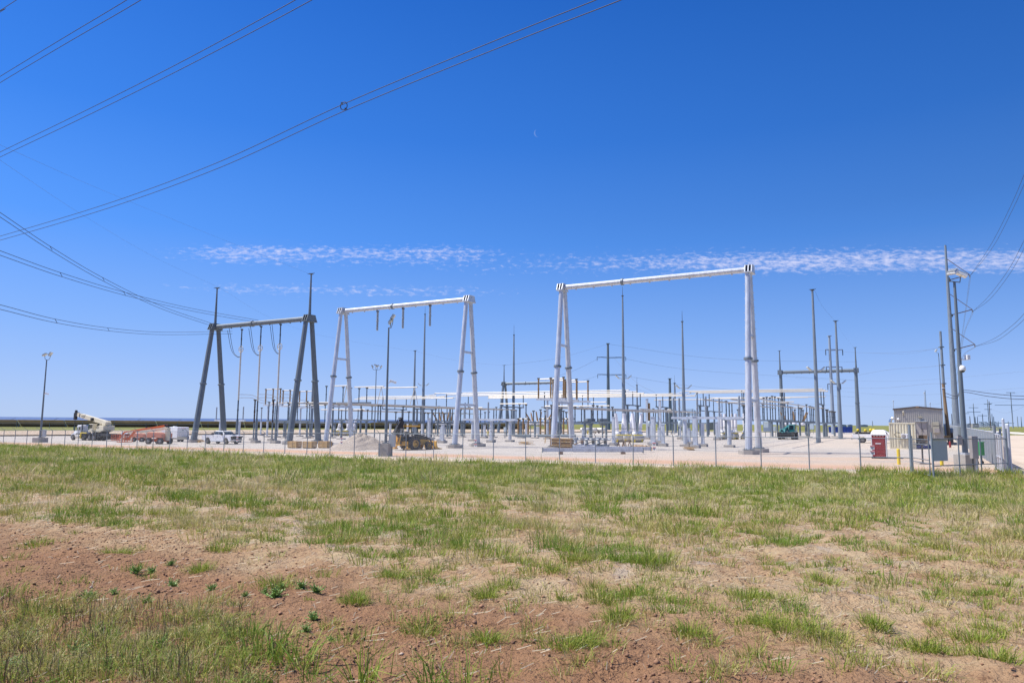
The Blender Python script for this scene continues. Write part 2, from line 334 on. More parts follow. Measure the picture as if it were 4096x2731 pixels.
# ------------------------------------------------------------------ value noise
def vnoise(x, y, seed=0):
    xi, yi = np.floor(x).astype(np.int64), np.floor(y).astype(np.int64); fx, fy = x - xi, y - yi
    def h(a, b):
        n = (a * 374761393 + b * 668265263 + seed * 974711) & 0x7fffffff; n = ((n ^ (n >> 13)) * 1274126177) & 0x7fffffff
        return ((n ^ (n >> 16)) & 0xffff) / 65535.0
    sx, sy = fx * fx * (3 - 2 * fx), fy * fy * (3 - 2 * fy)
    a = h(xi, yi) * (1 - sx) + h(xi + 1, yi) * sx; b = h(xi, yi + 1) * (1 - sx) + h(xi + 1, yi + 1) * sx
    return a * (1 - sy) + b * sy
def fbm(x, y, o=4, seed=0):
    s, a, f, n = 0, 1, 1, 0
    for i in range(o): s = s + a * vnoise(x * f, y * f, seed + i); n += a; a *= .5; f *= 2.03
    return s / n
def grid_obj(name, xs, ys, fz, m, keep=None):
    nx, ny = len(xs), len(ys); vs = [(x, y, fz(x, y)) for y in ys for x in xs]
    fs = [(j * nx + i, j * nx + i + 1, (j + 1) * nx + i + 1, (j + 1) * nx + i) for j in range(ny - 1) for i in range(nx - 1)]
    if keep: fs = [f for f in fs if keep(*(sum(vs[k][a] for k in f) / 4 for a in (0, 1)))]
    me = bpy.data.meshes.new(name); me.from_pydata(vs, [], fs); me.polygons.foreach_set('use_smooth', [True] * len(fs)); me.materials.append(m)
    o = bpy.data.objects.new(name, me); COL.objects.link(o); return o
def ground_mat(name, bands, bump, bsc, rough=.95, far=None):
    """bands: list of (colour, noise scale, lo, hi) mixed over each other"""
    m = bpy.data.materials.new(name); m.use_nodes = True; t = m.node_tree; b = t.nodes['Principled BSDF']; b.inputs['Roughness'].default_value = rough; b.inputs['Specular IOR Level'].default_value = .15
    tc = t.nodes.new('ShaderNodeTexCoord'); out = None
    for i, (c, s, lo, hi) in enumerate(bands):
        if out is None:
            r = t.nodes.new('ShaderNodeRGB'); r.outputs[0].default_value = tuple(c) + (1,); out = r.outputs[0]; continue
        n = t.nodes.new('ShaderNodeTexNoise'); n.inputs['Scale'].default_value = s; n.inputs['Detail'].default_value = 7; n.inputs['Roughness'].default_value = .68
        lk(t, tc.outputs['Object'], n.inputs['Vector']); mr = t.nodes.new('ShaderNodeMapRange'); mr.inputs[1].default_value = lo; mr.inputs[2].default_value = hi; lk(t, n.outputs['Fac'], mr.inputs[0])
        mx = t.nodes.new('ShaderNodeMixRGB'); mx.inputs[2].default_value = tuple(c) + (1,); lk(t, mr.outputs[0], mx.inputs[0]); lk(t, out, mx.inputs[1]); out = mx.outputs[0]
    if far: out = far(t, tc, out)
    lk(t, out, b.inputs['Base Color'])
    h = None
    for s, k in bsc:
        n = t.nodes.new('ShaderNodeTexNoise'); n.inputs['Scale'].default_value = s; n.inputs['Detail'].default_value = 6; lk(t, tc.outputs['Object'], n.inputs['Vector'])
        q = t.nodes.new('ShaderNodeMath'); q.operation = 'MULTIPLY'; q.inputs[1].default_value = k; lk(t, n.outputs['Fac'], q.inputs[0])
        if h is None: h = q.outputs[0]
        else:
            a = t.nodes.new('ShaderNodeMath'); a.operation = 'ADD'; lk(t, h, a.inputs[0]); lk(t, q.outputs[0], a.inputs[1]); h = a.outputs[0]
    bp = t.nodes.new('ShaderNodeBump'); bp.inputs['Strength'].default_value = bump; bp.inputs['Distance'].default_value = 1; lk(t, h, bp.inputs['Height']); lk(t, bp.outputs[0], b.inputs['Normal'])
    return m
def uvnodes(t, tc):
    sp = t.nodes.new('ShaderNodeSeparateXYZ'); lk(t, tc.outputs['Object'], sp.inputs[0]); r = []
    for a, b in ((C3, -S3), (S3, C3)):
        p = t.nodes.new('ShaderNodeMath'); p.operation = 'MULTIPLY'; p.inputs[1].default_value = a; lk(t, sp.outputs[0], p.inputs[0])
        q = t.nodes.new('ShaderNodeMath'); q.operation = 'MULTIPLY_ADD'; q.inputs[1].default_value = b; lk(t, sp.outputs[1], q.inputs[0]); lk(t, p.outputs[0], q.inputs[2]); r.append(q.outputs[0])
    return r
def mixat(t, fac, a, col):
    mx = t.nodes.new('ShaderNodeMixRGB'); mx.inputs[2].default_value = tuple(col) + (1,); lk(t, fac, mx.inputs[0]); lk(t, a, mx.inputs[1]); return mx.outputs[0]
def mrange(t, v, a, b, lo=0, hi=1):
    n = t.nodes.new('ShaderNodeMapRange'); n.interpolation_type = 'SMOOTHSTEP'; n.inputs[1].default_value = a; n.inputs[2].default_value = b; n.inputs[3].default_value = lo; n.inputs[4].default_value = hi; lk(t, v, n.inputs[0]); return n.outputs[0]
def mm(t, op, a, b):
    n = t.nodes.new('ShaderNodeMath'); n.operation = op
    for i, q in enumerate((a, b)):
        if isinstance(q, (int, float)): n.inputs[i].default_value = q
        else: lk(t, q, n.inputs[i])
    return n.outputs[0]
def field_far(t, tc, out):
    u, v = uvnodes(t, tc)
    # bare red-brown soil patch on the left and along the verge, pale soil elsewhere, green turf beyond the yard
    sp = t.nodes.new('ShaderNodeSeparateXYZ'); lk(t, tc.outputs['Object'], sp.inputs[0])
    n = t.nodes.new('ShaderNodeTexNoise'); n.inputs['Scale'].default_value = .55; n.inputs['Detail'].default_value = 6; lk(t, tc.outputs['Object'], n.inputs['Vector'])
    wob = mm(t, 'MULTIPLY', mm(t, 'SUBTRACT', n.outputs['Fac'], .5), 5)
    yy = mm(t, 'ADD', mm(t, 'MULTIPLY', sp.outputs[0], .58), mm(t, 'ADD', sp.outputs[1], wob))       # diagonal strip, nearer on the right
    red = mm(t, 'MULTIPLY', mrange(t, yy, 9.0, 6.2), .88)
    out = mixat(t, red, out, (.285, .15, .078))
    n2 = t.nodes.new('ShaderNodeTexNoise'); n2.inputs['Scale'].default_value = 9; n2.inputs['Detail'].default_value = 8; n2.inputs['Roughness'].default_value = .75; lk(t, tc.outputs['Object'], n2.inputs['Vector'])
    out = mixat(t, mm(t, 'MULTIPLY', mrange(t, n2.outputs['Fac'], .53, .64), .72), out, (.14, .072, .04))
    n4 = t.nodes.new('ShaderNodeTexNoise'); n4.inputs['Scale'].default_value = 1.1; n4.inputs['Detail'].default_value = 9; n4.inputs['Roughness'].default_value = .8; lk(t, tc.outputs['Object'], n4.inputs['Vector'])
    out = mixat(t, mm(t, 'MULTIPLY', mm(t, 'MULTIPLY', mrange(t, n4.outputs['Fac'], .52, .62), mrange(t, yy, 8, 11)), .6), out, (.47, .41, .33))
    n3 = t.nodes.new('ShaderNodeTexNoise'); n3.inputs['Scale'].default_value = .05; n3.inputs['Detail'].default_value = 8; n3.inputs['Roughness'].default_value = .7; lk(t, tc.outputs['Object'], n3.inputs['Vector'])
    cr = t.nodes.new('ShaderNodeValToRGB'); cr.color_ramp.elements[0].position = .35; cr.color_ramp.elements[1].position = .65
    cr.color_ramp.elements[0].color = (.165, .185, .045, 1); cr.color_ramp.elements[1].color = (.235, .225, .075, 1); lk(t, n3.outputs['Fac'], cr.inputs[0])
    mx = t.nodes.new('ShaderNodeMixRGB'); lk(t, mrange(t, v, 49.5, 56), mx.inputs[0]); lk(t, out, mx.inputs[1]); lk(t, cr.outputs[0], mx.inputs[2])
    # soil under the dense grass belt before the fence
    mx2 = t.nodes.new('ShaderNodeMixRGB'); mx2.inputs[2].default_value = (.34, .31, .15, 1); lk(t, mm(t, 'MULTIPLY', mrange(t, v, 15, 27), mrange(t, v, 47, 44)), mx2.inputs[0]); lk(t, mx.outputs[0], mx2.inputs[1])
    return mx2.outputs[0]
M['soil'] = ground_mat('field_soil', [((.43, .285, .16), 1, 0, 1), ((.49, .375, .225), .8, .42, .62), ((.35, .205, .105), 2.2, .5, .68), ((.53, .44, .30), 14, .62, .74)], 1, [(5, .08), (16, .06), (45, .030), (120, .012)], far=field_far)
def yard_far(t, tc, out):
    u, v = uvnodes(t, tc)
    n = t.nodes.new('ShaderNodeTexNoise'); n.inputs['Scale'].default_value = .16; n.inputs['Detail'].default_value = 5; mp = t.nodes.new('ShaderNodeMapping'); mp.inputs['Rotation'].default_value = (0, 0, R_(30)); mp.inputs['Scale'].default_value = (.35, 1.6, 1)
    lk(t, tc.outputs['Object'], mp.inputs[0]); lk(t, mp.outputs[0], n.inputs['Vector'])
    vv = mm(t, 'ADD', v, mm(t, 'MULTIPLY', mm(t, 'SUBTRACT', n.outputs['Fac'], .5), 5.0))
    strip = mm(t, 'MULTIPLY', mrange(t, vv, 51.8, 54.0), mrange(t, vv, 60.0, 56.0))
    out = mixat(t, mm(t, 'MULTIPLY', strip, .8), out, (.58, .335, .20))
    pale = mm(t, 'MULTIPLY', mrange(t, vv, 52.9, 51.9), .75); out = mixat(t, pale, out, (.60, .49, .36))
    wide = mm(t, 'MULTIPLY', mm(t, 'MULTIPLY', mrange(t, u, -34, -14), mm(t, 'MULTIPLY', mrange(t, vv, 55, 58), mrange(t, vv, 84, 66))), mrange(t, n.outputs['Fac'], .32, .6))
    out = mixat(t, mm(t, 'MULTIPLY', wide, .6), out, (.62, .43, .28))
    lane = mm(t, 'MULTIPLY', mm(t, 'MULTIPLY', mrange(t, u, -22, -14), mrange(t, v, 80, 105)), .5); out = mixat(t, lane, out, (.66, .54, .41))
    return out
M['gravel'] = ground_mat('crushed_limestone_gravel', [((.50, .455, .395), 1, 0, 1), ((.41, .37, .315), .22, .45, .66), ((.585, .535, .48), 9, .5, .7), ((.32, .27, .225), 30, .6, .72)], .8, [(18, .03), (60, .014)], far=yard_far)
M['rubble'] = ground_mat('rubble_bank', [((.54, .42, .30), 1, 0, 1), ((.66, .56, .44), 2.5, .5, .6), ((.36, .26, .18), 3.5, .55, .66)], 1, [(2.5, .3), (9, .08)])
M['road'] = ground_mat('caliche_road', [((.57, .475, .37), 1, 0, 1), ((.48, .385, .285), .3, .45, .65), ((.63, .55, .46), 4, .5, .7)], .6, [(2, .06), (25, .02)])
M['whiteroad'] = ground_mat('white_caliche', [((.66, .62, .55), 1, 0, 1), ((.56, .5, .42), .4, .45, .65)], .4, [(6, .03)])
def geo(a, b, n, p=1): return [a + (b - a) * (i / n) ** p for i in range(n + 1)]
ys = [-60, -30, -15, -8, -4] + geo(-2, 14, 200)[0:] + geo(14.15, 60, 150, 1.25) + geo(61, 260, 110, 1.2) + geo(270, 1200, 30, 1.4) + [1600, 2400, 4000, 6500, 10000]
xs = geo(-11, 11, 230); xs = [-9000, -5000, -2500, -1300, -700] + geo(-480, -11.2, 120, .62) + xs + [-q for q in reversed(geo(-480, -11.2, 120, .62))] + [700, 1300, 2500, 5000, 9000]
xs = sorted(set(xs)); ys = sorted(set(ys))
def soil_z(x, y):
    z = zg(x, y)
    if -4 < y < 60 and abs(x) < 60: z += SOILH.get((x, y), 0)
    return z
_X, _Y = np.meshgrid(np.array(xs), np.array(ys)); _H = (fbm(_X * 1.6, _Y * 1.6, 5, 3) - .5) * .15 + (fbm(_X * 6, _Y * 6, 3, 9) - .5) * .085
_m = np.clip((48 - (S3 * _X + C3 * _Y)) / 4, 0, 1); _H = _H * _m
SOILH = {(xs[i], ys[j]): float(_H[j, i]) for j in range(len(ys)) if -4 < ys[j] < 60 for i in range(len(xs)) if abs(xs[i]) < 60}
gr = grid_obj('ground', xs, ys, soil_z, M['soil']); tag(gr, kind='structure')
def zgs(x, y):
    """ground height with the soil relief, vectorised"""
    x = np.asarray(x, float); y = np.asarray(y, float)
    u, v = C3 * x - S3 * y, S3 * x + C3 * y
    z = .0065 * (np.clip(u, -135, 25) + 5) + .15 + .0055 * (np.clip(v, 51, 150) - 51)
    t = np.clip((50 - v) / 50, 0, 1.25); z = z + 1.27 * np.where(t < 1, t, 1 + .3 * (t - 1)) ** 1.15
    z = z + np.where(v < 49, .03 * np.sin(x * 1.1 + .6 * y) * np.cos(y * .83 - .4 * x) + .05 * np.sin(x * .31 + 1.3) * np.sin(y * .27), 0)
    m = np.clip((48 - v) / 4, 0, 1) * ((np.abs(x) < 60) & (y < 60) & (y > -4))
    return z + ((fbm(x * 1.6, y * 1.6, 5, 3) - .5) * .15 + (fbm(x * 6, y * 6, 3, 9) - .5) * .085) * m
# gravel yard sheet, rubble bank behind it, roads outside on the right
def vback(u): return min((215 + 1.02 * u) / .566, 262)
def uvgrid(name, us, nv, v0, v1, off, m):
    vs, fs = [], []
    for u in us:
        a, b = v0(u), v1(u)
        for j in range(nv + 1):
            v = a + (b - a) * (j / nv) ** 1.3; x, y = xy_(u, v); vs.append((x, y, zg(x, y) + off))
    for i in range(len(us) - 1):
        for j in range(nv): k = i * (nv + 1) + j; fs.append((k, k + nv + 1, k + nv + 2, k + 1))
    me = bpy.data.meshes.new(name); me.from_pydata(vs, [], fs); me.polygons.foreach_set('use_smooth', [True] * len(fs)); me.materials.append(m)
    o = bpy.data.objects.new(name, me); COL.objects.link(o); return o
VL = lambda u: 50.0 - 4.6 * math.exp(-((u + 42) / 30) ** 2)
wv = lambda u: VL(u) + .3 * math.sin(u * .7) + .22 * math.sin(u * 1.9 + 1)
tag(uvgrid('gravel_yard', geo(-181, 4.3, 180), 90, wv, vback, .02, M['gravel']), kind='structure')
tag(uvgrid('rubble_bank', geo(-195, -5, 150), 14, lambda u: vback(u) - 3, lambda u: vback(u) + 13, .28, M['rubble']), kind='structure')
tag(uvgrid('access_road', geo(4.35, 23, 24), 60, lambda u: 49.6 + .4 * math.sin(u), lambda u: 215 + 8 * math.sin(u * .7), .02, M['road']), kind='structure')
pa, pb = pg(3890, 1721), pg(4300, 1746)
dd = (pb - pa).normalized(); nn = Vector((-dd.y, dd.x, 0))
vs, fs = [], []
for i in range(31):
    p = pa + (pb - pa) * (i / 30)
    for q in (-4.5, 4.5): r = p + nn * (q + math.sin(i) * .8); vs.append((r.x, r.y, zg(r.x, r.y) + .05))
    if i: fs.append((2 * i - 2, 2 * i, 2 * i + 1, 2 * i - 1))
me = bpy.data.meshes.new('gravel_path'); me.from_pydata(vs, [], fs); me.materials.append(M['whiteroad']); o = bpy.data.objects.new('gravel_path', me); COL.objects.link(o); tag(o, kind='structure')
# ------------------------------------------------------------------ grass, straw, pebbles of the field (nobody could count them)
def in_poly(px, py, poly):
    r = np.zeros(px.shape, bool); n = len(poly); j = n - 1
    for i in range(n):
        xi, yi = poly[i]; xj, yj = poly[j]
        c = ((yi > py) != (yj > py)) & (px < (xj - xi) * (py - yi) / (yj - yi + 1e-9) + xi); r ^= c; j = i
    return r
def nproj(x, y, z):
    dx, dy, dz = x, y, z - CAMZ
    w = dx * FW.x + dy * FW.y + dz * FW.z; w = np.where(w < .1, .1, w)
    return CX + FPX * (dx * RT.x + dy * RT.y + dz * RT.z) / w, CY - FPX * (dx * UP.x + dy * UP.y + dz * UP.z) / w
def wpoly(pix): return [tuple(pg(*p)[:2]) for p in pix]
# bare and overgrown areas of the field, as outlines on the ground
BARE_L = wpoly([(-900, 2085), (0, 2085), (500, 2115), (830, 2165), (1120, 2260), (1420, 2330), (1650, 2400), (1820, 2480), (1750, 2600), (1500, 2720), (1200, 2640), (1090, 2500), (820, 2440), (480, 2390), (0, 2360), (-900, 2350)])
BARE_R = wpoly([(1300, 2731), (1500, 2540), (2050, 2490), (2600, 2560), (3100, 2620), (3500, 2540), (4096, 2600), (4700, 2600), (4700, 2900), (1300, 2900)])
WEEDY = wpoly([(-900, 2375), (200, 2375), (560, 2420), (900, 2470), (1130, 2560), (1160, 2731), (1100, 2900), (-900, 2900)])
TUFTS = [(1570, 2310, .42, 1.25), (1940, 2380, .4, 1.15), (2010, 2350, .45, 1.0), (2210, 2290, .5, 1.1), (2400, 2385, .45, 1.0), (2540, 2370, .45, 1.0), (2990, 2390, .4, 1.0), (3140, 2530, .5, 1.15), (3290, 2540, .5, 1.1), (3060, 2500, .4, 1.0), (2760, 2530, .35, .9),
         (2260, 2600, .4, 1.0), (2340, 2580, .25, .7), (3500, 2510, .3, .9), (3680, 2590, .3, 1.0), (3980, 2650, .45, 1.1), (3900, 2560, .5, .9), (800, 2290, .3, .8), (1100, 2350, .5, .9), (1420, 2420, .3, .9), (2480, 2470, .3, .8), (1690, 2520, .4, .9), (1950, 2560, .3, .9),
         (880, 2200, .5, .7), (150, 2180, .7, .6), (470, 2210, .5, .6), (2300, 2250, .4, .8), (2620, 2260, .4, .8), (3300, 2330, .5, .9), (3760, 2240, .7, 1), (3960, 2380, .6, 1), (2050, 2110, .5, .8), (1830, 2200, .5, .8)]
def density(x, y):
    z = zgs(x, y); px, py = nproj(x, y, z); v = S3 * x + C3 * y
    n = fbm(x * .55, y * .55, 4, 21); n2 = fbm(x * 1.7, y * 1.7, 3, 33)
    far = np.clip((2400 - py) / 400, 0, 1)                       # 1 towards the fence, 0 at the near half
    d = np.clip((n - (.50 - .30 * far)) * 5, 0, 1) * np.clip((n2 - .36) * 5, .12, 1)
    d = np.maximum(d, .72 * np.clip((far - .75) * 4, 0, 1) * np.clip((n2 - .2) * 3, .3, 1)) + .05
    d = np.where(in_poly(x, y, BARE_L), .022, d); d = np.where(in_poly(x, y, BARE_R), .09 + .5 * np.clip((n - .58) * 6, 0, 1), d)
    wee = in_poly(x, y, WEEDY); d = np.where(wee, np.clip((n2 - .32) * 2.4, .06, .55), d)
    u = C3 * x - S3 * y; vl = 50.5 - 4.6 * np.exp(-((u + 42) / 30) ** 2) + (n2 - .5) * 2
    return np.where(v > vl, 0, d), far, wee, py
TP = [tuple(pg(a, b)[:2]) + (r, h) for a, b, r, h in TUFTS]
def blade_obj(name, X, Y, Hh, Wd, col, lean=.5, curl=.35, a=None):
    n = len(X); Z = zgs(X, Y) - .01; a = RNG.uniform(0, 2 * np.pi, n) if a is None else a; b = RNG.uniform(0, 2 * np.pi, n); L = np.abs(RNG.normal(0, lean, n)).clip(0, 1.3)
    dx, dy = np.cos(a), np.sin(a); wx, wy = np.cos(b) * Wd / 2, np.sin(b) * Wd / 2
    m = np.stack([X + dx * Hh * L * .38, Y + dy * Hh * L * .38, Z + Hh * .55], 1)
    tp = np.stack([X + dx * Hh * (L + curl * L), Y + dy * Hh * (L + curl * L), Z + Hh * (1 - .33 * L * L).clip(.35)], 1)
    V = np.empty((n, 5, 3), np.float32)
    V[:, 0] = np.stack([X - wx, Y - wy, Z], 1); V[:, 1] = np.stack([X + wx, Y + wy, Z], 1)
    V[:, 2] = m + np.stack([wx, wy, 0 * wx], 1) * .8; V[:, 3] = m - np.stack([wx, wy, 0 * wx], 1) * .8; V[:, 4] = tp
    me = bpy.data.meshes.new(name); me.vertices.add(n * 5); me.vertices.foreach_set('co', V.ravel())
    base = (np.arange(n) * 5)[:, None]; li = (base + np.array([0, 1, 2, 3, 3, 2, 4])).astype(np.int32)
    me.loops.add(n * 7); me.loops.foreach_set('vertex_index', li.ravel())
    ls = (np.arange(n) * 7)[:, None] + np.array([0, 4]); me.polygons.add(n * 2); me.polygons.foreach_set('loop_start', ls.astype(np.int32).ravel())
    at = me.attributes.new('tint', 'FLOAT_COLOR', 'POINT'); cc = np.ones((n, 5, 4), np.float32); cc[:, :, :3] = col[:, None, :]; at.data.foreach_set('color', cc.ravel())
    me.update(calc_edges=True); me.validate(); me.materials.append(M['blade']); o = bpy.data.objects.new(name, me); COL.objects.link(o); return o
bm_ = bpy.data.materials.new('grass_blade'); bm_.use_nodes = True; t = bm_.node_tree; b = t.nodes['Principled BSDF']; b.inputs['Roughness'].default_value = .6; b.inputs['Specular IOR Level'].default_value = .25
at_ = t.nodes.new('ShaderNodeAttribute'); at_.attribute_name = 'tint'; lk(t, at_.outputs['Color'], b.inputs['Base Color'])
tl = t.nodes.new('ShaderNodeBsdfTranslucent'); lk(t, at_.outputs['Color'], tl.inputs[0]); ms = t.nodes.new('ShaderNodeMixShader'); ms.inputs[0].default_value = .28
lk(t, b.outputs[0], ms.inputs[1]); lk(t, tl.outputs[0], ms.inputs[2]); lk(t, ms.outputs[0], t.nodes['Material Output'].inputs['Surface']); M['blade'] = bm_
PAL = np.array([(.115, .185, .035), (.165, .225, .05), (.235, .255, .07), (.30, .285, .10), (.38, .32, .15), (.48, .40, .24), (.22, .165, .085)])
def tints(n, w, k=.15):
    w = np.array(w, float); w /= w.sum(); i = RNG.choice(len(PAL), n, p=w); return (PAL[i] * RNG.uniform(1 - k, 1 + k, (n, 1))).astype(np.float32)
def scatter(dens, y0, y1, xm):
    """clump positions over the part of the field between two distances"""
    n = int(dens * (y1 - y0) * xm * (y0 + y1) * .5 * 2); y = np.sqrt(RNG.uniform(y0 * y0, y1 * y1, n)); x = RNG.uniform(-1, 1, n) * y * xm; return x, y
def grow(name, dens, y0, y1, per, h, wd, spread, xm=1.12):
    x, y = scatter(dens, y0, y1, xm); d, far, wee, py = density(x, y); k = RNG.uniform(0, 1, len(x)) < d; x, y, d, wee, far = x[k], y[k], d[k], wee[k], far[k]; nc = len(x)
    size = np.exp(RNG.normal(0, .38, nc)) * (.6 + .5 * d) * (.7 + .6 * fbm(x * .25, y * .25, 2, 77))
    cs = np.repeat(np.arange(nc), per); n = len(cs); ox, oy = RNG.normal(0, 1, n) * spread * size[cs], RNG.normal(0, 1, n) * spread * size[cs]
    q = fbm(x * .8, y * .8, 3, 55) + RNG.normal(0, .10, nc) + .05 * (1 - far); q2 = q[cs] + RNG.normal(0, .06, n)
    col = clump_tint(q2); ang = np.arctan2(oy, ox) + RNG.normal(0, .6, n)
    return blade_obj(name, x[cs] + ox, y[cs] + oy, h * size[cs] * RNG.uniform(.6, 1.15, n), wd * RNG.uniform(.7, 1.3, n), col, .85, a=ang)
def clump_tint(q):
    """green for high values through olive to straw for low"""
    K = np.array([.30, .40, .46, .52, .60, .72]); C = np.array([(.54, .46, .25), (.46, .40, .15), (.39, .375, .09), (.31, .345, .055), (.23, .31, .04), (.15, .25, .03)])
    return (np.stack([np.interp(q, K, C[:, i]) for i in range(3)], 1) * RNG.uniform(.8, 1.2, (len(q), 1))).astype(np.float32)
for a_ in [('grass', 15 * GD, 3.2, 9, 42, .125, .0056, .075, 'nearest the camera'), ('grass', 15 * GD, 9, 16, 40, .15, .0085, .09, 'just beyond the bare soil'), ('grass', 9 * GD, 16, 27, 32, .19, .013, .11, 'middle distance'), ('grass', 5.5 * GD, 27, 48, 24, .25, .020, .15, 'towards the fence'), ('grass', 1.9 * GD, 48, 112, 18, .34, .034, .22, 'farthest at the left along the fence')]:
    tag(grow(*a_[:8]), 'yellow green grass of the field, ' + a_[8], 'grass', kind='stuff')
def rank(pts, n, r, h, wd, q, name='tall_grass', lean=.7):
    X, Y, A = [], [], []
    for px, py, *s in pts:
        k = s[0] if s else 1; p = pg(px, py); ox, oy = RNG.normal(0, r * k, n), RNG.normal(0, r * k, n); X.append(p.x + ox); Y.append(p.y + oy); A.append(np.arctan2(oy, ox) + RNG.normal(0, .5, n))
    X, Y, A = np.concatenate(X), np.concatenate(Y), np.concatenate(A); m = len(X); return blade_obj(name, X, Y, h * RNG.uniform(.4, 1.15, m), wd * RNG.uniform(.7, 1.3, m), clump_tint(q + RNG.normal(0, .07, m)), lean, a=A)
nq = [(RNG.uniform(-200, 1000), RNG.uniform(2395, 2770), RNG.uniform(.33, .62)) for _ in range(190)]
for lo, hi, nm in ((.3, .43, 'dry straw coloured'), (.43, .53, 'olive'), (.53, .60, 'green')):
    l = [(a1, a2) for a1, a2, q in nq if lo <= q < hi]; tag(rank(l, 46, .06, .13 if lo < .4 else .15, .0046, (lo + hi) / 2 - .03, lean=1.05), f'{nm} low weeds in the near left corner', 'grass', kind='stuff')
ST = rank([(RNG.uniform(-150, 1100), RNG.uniform(2430, 2760)) for _ in range(240)], 6, .06, .22, .0042, .30, 'dead_stalks', .4); ST.data.materials.clear(); ST.data.materials.append(mat('dead_stalk', (.17, .11, .06), .8, 0, .3, 9)); tag(ST, 'thin dead stalks among the weeds of the near left corner', 'stalks', kind='stuff')
tag(rank([(RNG.uniform(1030, 1230), RNG.uniform(2590, 2700)) for _ in range(8)] + [(RNG.uniform(1380, 1480), 2725) for _ in range(3)] + [(RNG.uniform(1700, 1950), 2740) for _ in range(4)], 17, .07, .30, .009, .62, lean=1.1), 'long bright grass blades at the lower edge of the field', 'grass', kind='stuff')
tag(rank([(px_, py_, r_ / .4) for px_, py_, r_, h_ in TUFTS for _ in range(4)], 60, .085, .15, .0062, .57, lean=1.05), 'big green grass tufts on the bare soil', 'grass', kind='stuff')
rt = []
while len(rt) < 420:
    px_, py_ = RNG.uniform(-200, 4300), RNG.uniform(2080, 2700); p_ = pg(px_, py_)
    if in_poly(np.array([p_.x]), np.array([p_.y]), BARE_L)[0] and RNG.uniform() < .8: continue
    if in_poly(np.array([p_.x]), np.array([p_.y]), BARE_R)[0] and RNG.uniform() < .45: continue
    rt.append((px_, py_, float(np.exp(RNG.normal(0, .45))), RNG.uniform(.36, .66)))
for lo, hi, nm in ((.36, .46, 'straw coloured'), (.46, .56, 'olive'), (.56, .66, 'green')):
    tag(rank([q_[:3] for q_ in rt if lo <= q_[3] < hi], 40, .062, .135, .0058, (lo + hi) / 2, lean=1.0), f'small {nm} grass tufts scattered over the soil', 'grass', kind='stuff')
fx = [(RNG.uniform(3400, 3620), 1893) for _ in range(12)] + [(RNG.uniform(3640, 4100), 1908) for _ in range(26)] + [(RNG.uniform(2700, 2830), 1872) for _ in range(4)]
tag(rank(fx, 30, .28, .66, .030, .58), 'tall green grass along the foot of the gate fence', 'grass', kind='stuff')
# straw litter lying flat
n = 26000; x, y = scatter(170, 3.3, 24, .86); d, far, wee, py = density(x, y); keep = RNG.uniform(0, 1, len(x)) < (.30 * fbm(x * 1.3, y * 1.3, 3, 91) * np.where(in_poly(x, y, BARE_L), .35, 1)); x, y = x[keep], y[keep]
if len(x):
    n = len(x); a = RNG.uniform(0, np.pi, n); L = RNG.uniform(.015, .06, n) * (1 + y / 18); wd = .0011 + .00028 * y; z = zgs(x, y) + .006
    dx, dy = np.cos(a) * L, np.sin(a) * L; nx, ny = -np.sin(a) * wd, np.cos(a) * wd; V = np.empty((n, 4, 3), np.float32); up = RNG.uniform(0, .025, n)
    V[:, 0] = np.stack([x - dx - nx, y - dy - ny, z], 1); V[:, 1] = np.stack([x + dx - nx, y + dy - ny, z + up], 1); V[:, 2] = np.stack([x + dx + nx, y + dy + ny, z + up + .004], 1); V[:, 3] = np.stack([x - dx + nx, y - dy + ny, z + .004], 1)
    me = bpy.data.meshes.new('straw'); me.from_pydata(V.reshape(-1, 3).tolist(), [], np.arange(n * 4).reshape(-1, 4).tolist()); me.materials.append(mat('dry_straw', (.50, .41, .27), .8, 0, .25, 2)); o = bpy.data.objects.new('straw', me); COL.objects.link(o)
    tag(o, 'dry straw litter strewn over the soil', 'straw', kind='stuff')
# pebbles and clods
OCT = np.array([(1, 0, 0), (0, 1, 0), (-1, 0, 0), (0, -1, 0), (0, 0, 1), (0, 0, -1)], float); OF = np.array([(0, 1, 4), (1, 2, 4), (2, 3, 4), (3, 0, 4), (1, 0, 5), (2, 1, 5), (3, 2, 5), (0, 3, 5)])
def lumps(name, x, y, s, m, lab):
    n = len(x); z = zgs(x, y); V = OCT[None] * RNG.uniform(.55, 1.25, (n, 6, 1)) * s[:, None, None] * np.array([1.15, 1.15, .75]); r = RNG.uniform(0, 6.28, n); c, sn = np.cos(r)[:, None], np.sin(r)[:, None]
    W = np.stack([V[:, :, 0] * c - V[:, :, 1] * sn + x[:, None], V[:, :, 0] * sn + V[:, :, 1] * c + y[:, None], V[:, :, 2] + (z + s * .25)[:, None]], 2).reshape(-1, 3)
    F_ = (OF[None] + (np.arange(n) * 6)[:, None, None]).reshape(-1, 3); me = bpy.data.meshes.new(name); me.vertices.add(len(W)); me.vertices.foreach_set('co', W.astype(np.float32).ravel()); me.loops.add(F_.size); me.loops.foreach_set('vertex_index', F_.astype(np.int32).ravel()); me.polygons.add(len(F_)); me.polygons.foreach_set('loop_start', np.arange(0, F_.size, 3, dtype=np.int32)); me.update(calc_edges=True); me.validate(); me.materials.append(m)
    o = bpy.data.objects.new(name, me); COL.objects.link(o); tag(o, lab, name, kind='stuff')
x, y = scatter(560, 3.3, 15, .9); n = len(x); bare = in_poly(x, y, BARE_L) | in_poly(x, y, BARE_R); k = RNG.uniform(0, 1, n) < (np.where(bare, .75, .22) * np.clip(fbm(x * 1.2, y * 1.2, 3, 71) * 2.2 - .5, .05, 1)); x, y = x[k], y[k]
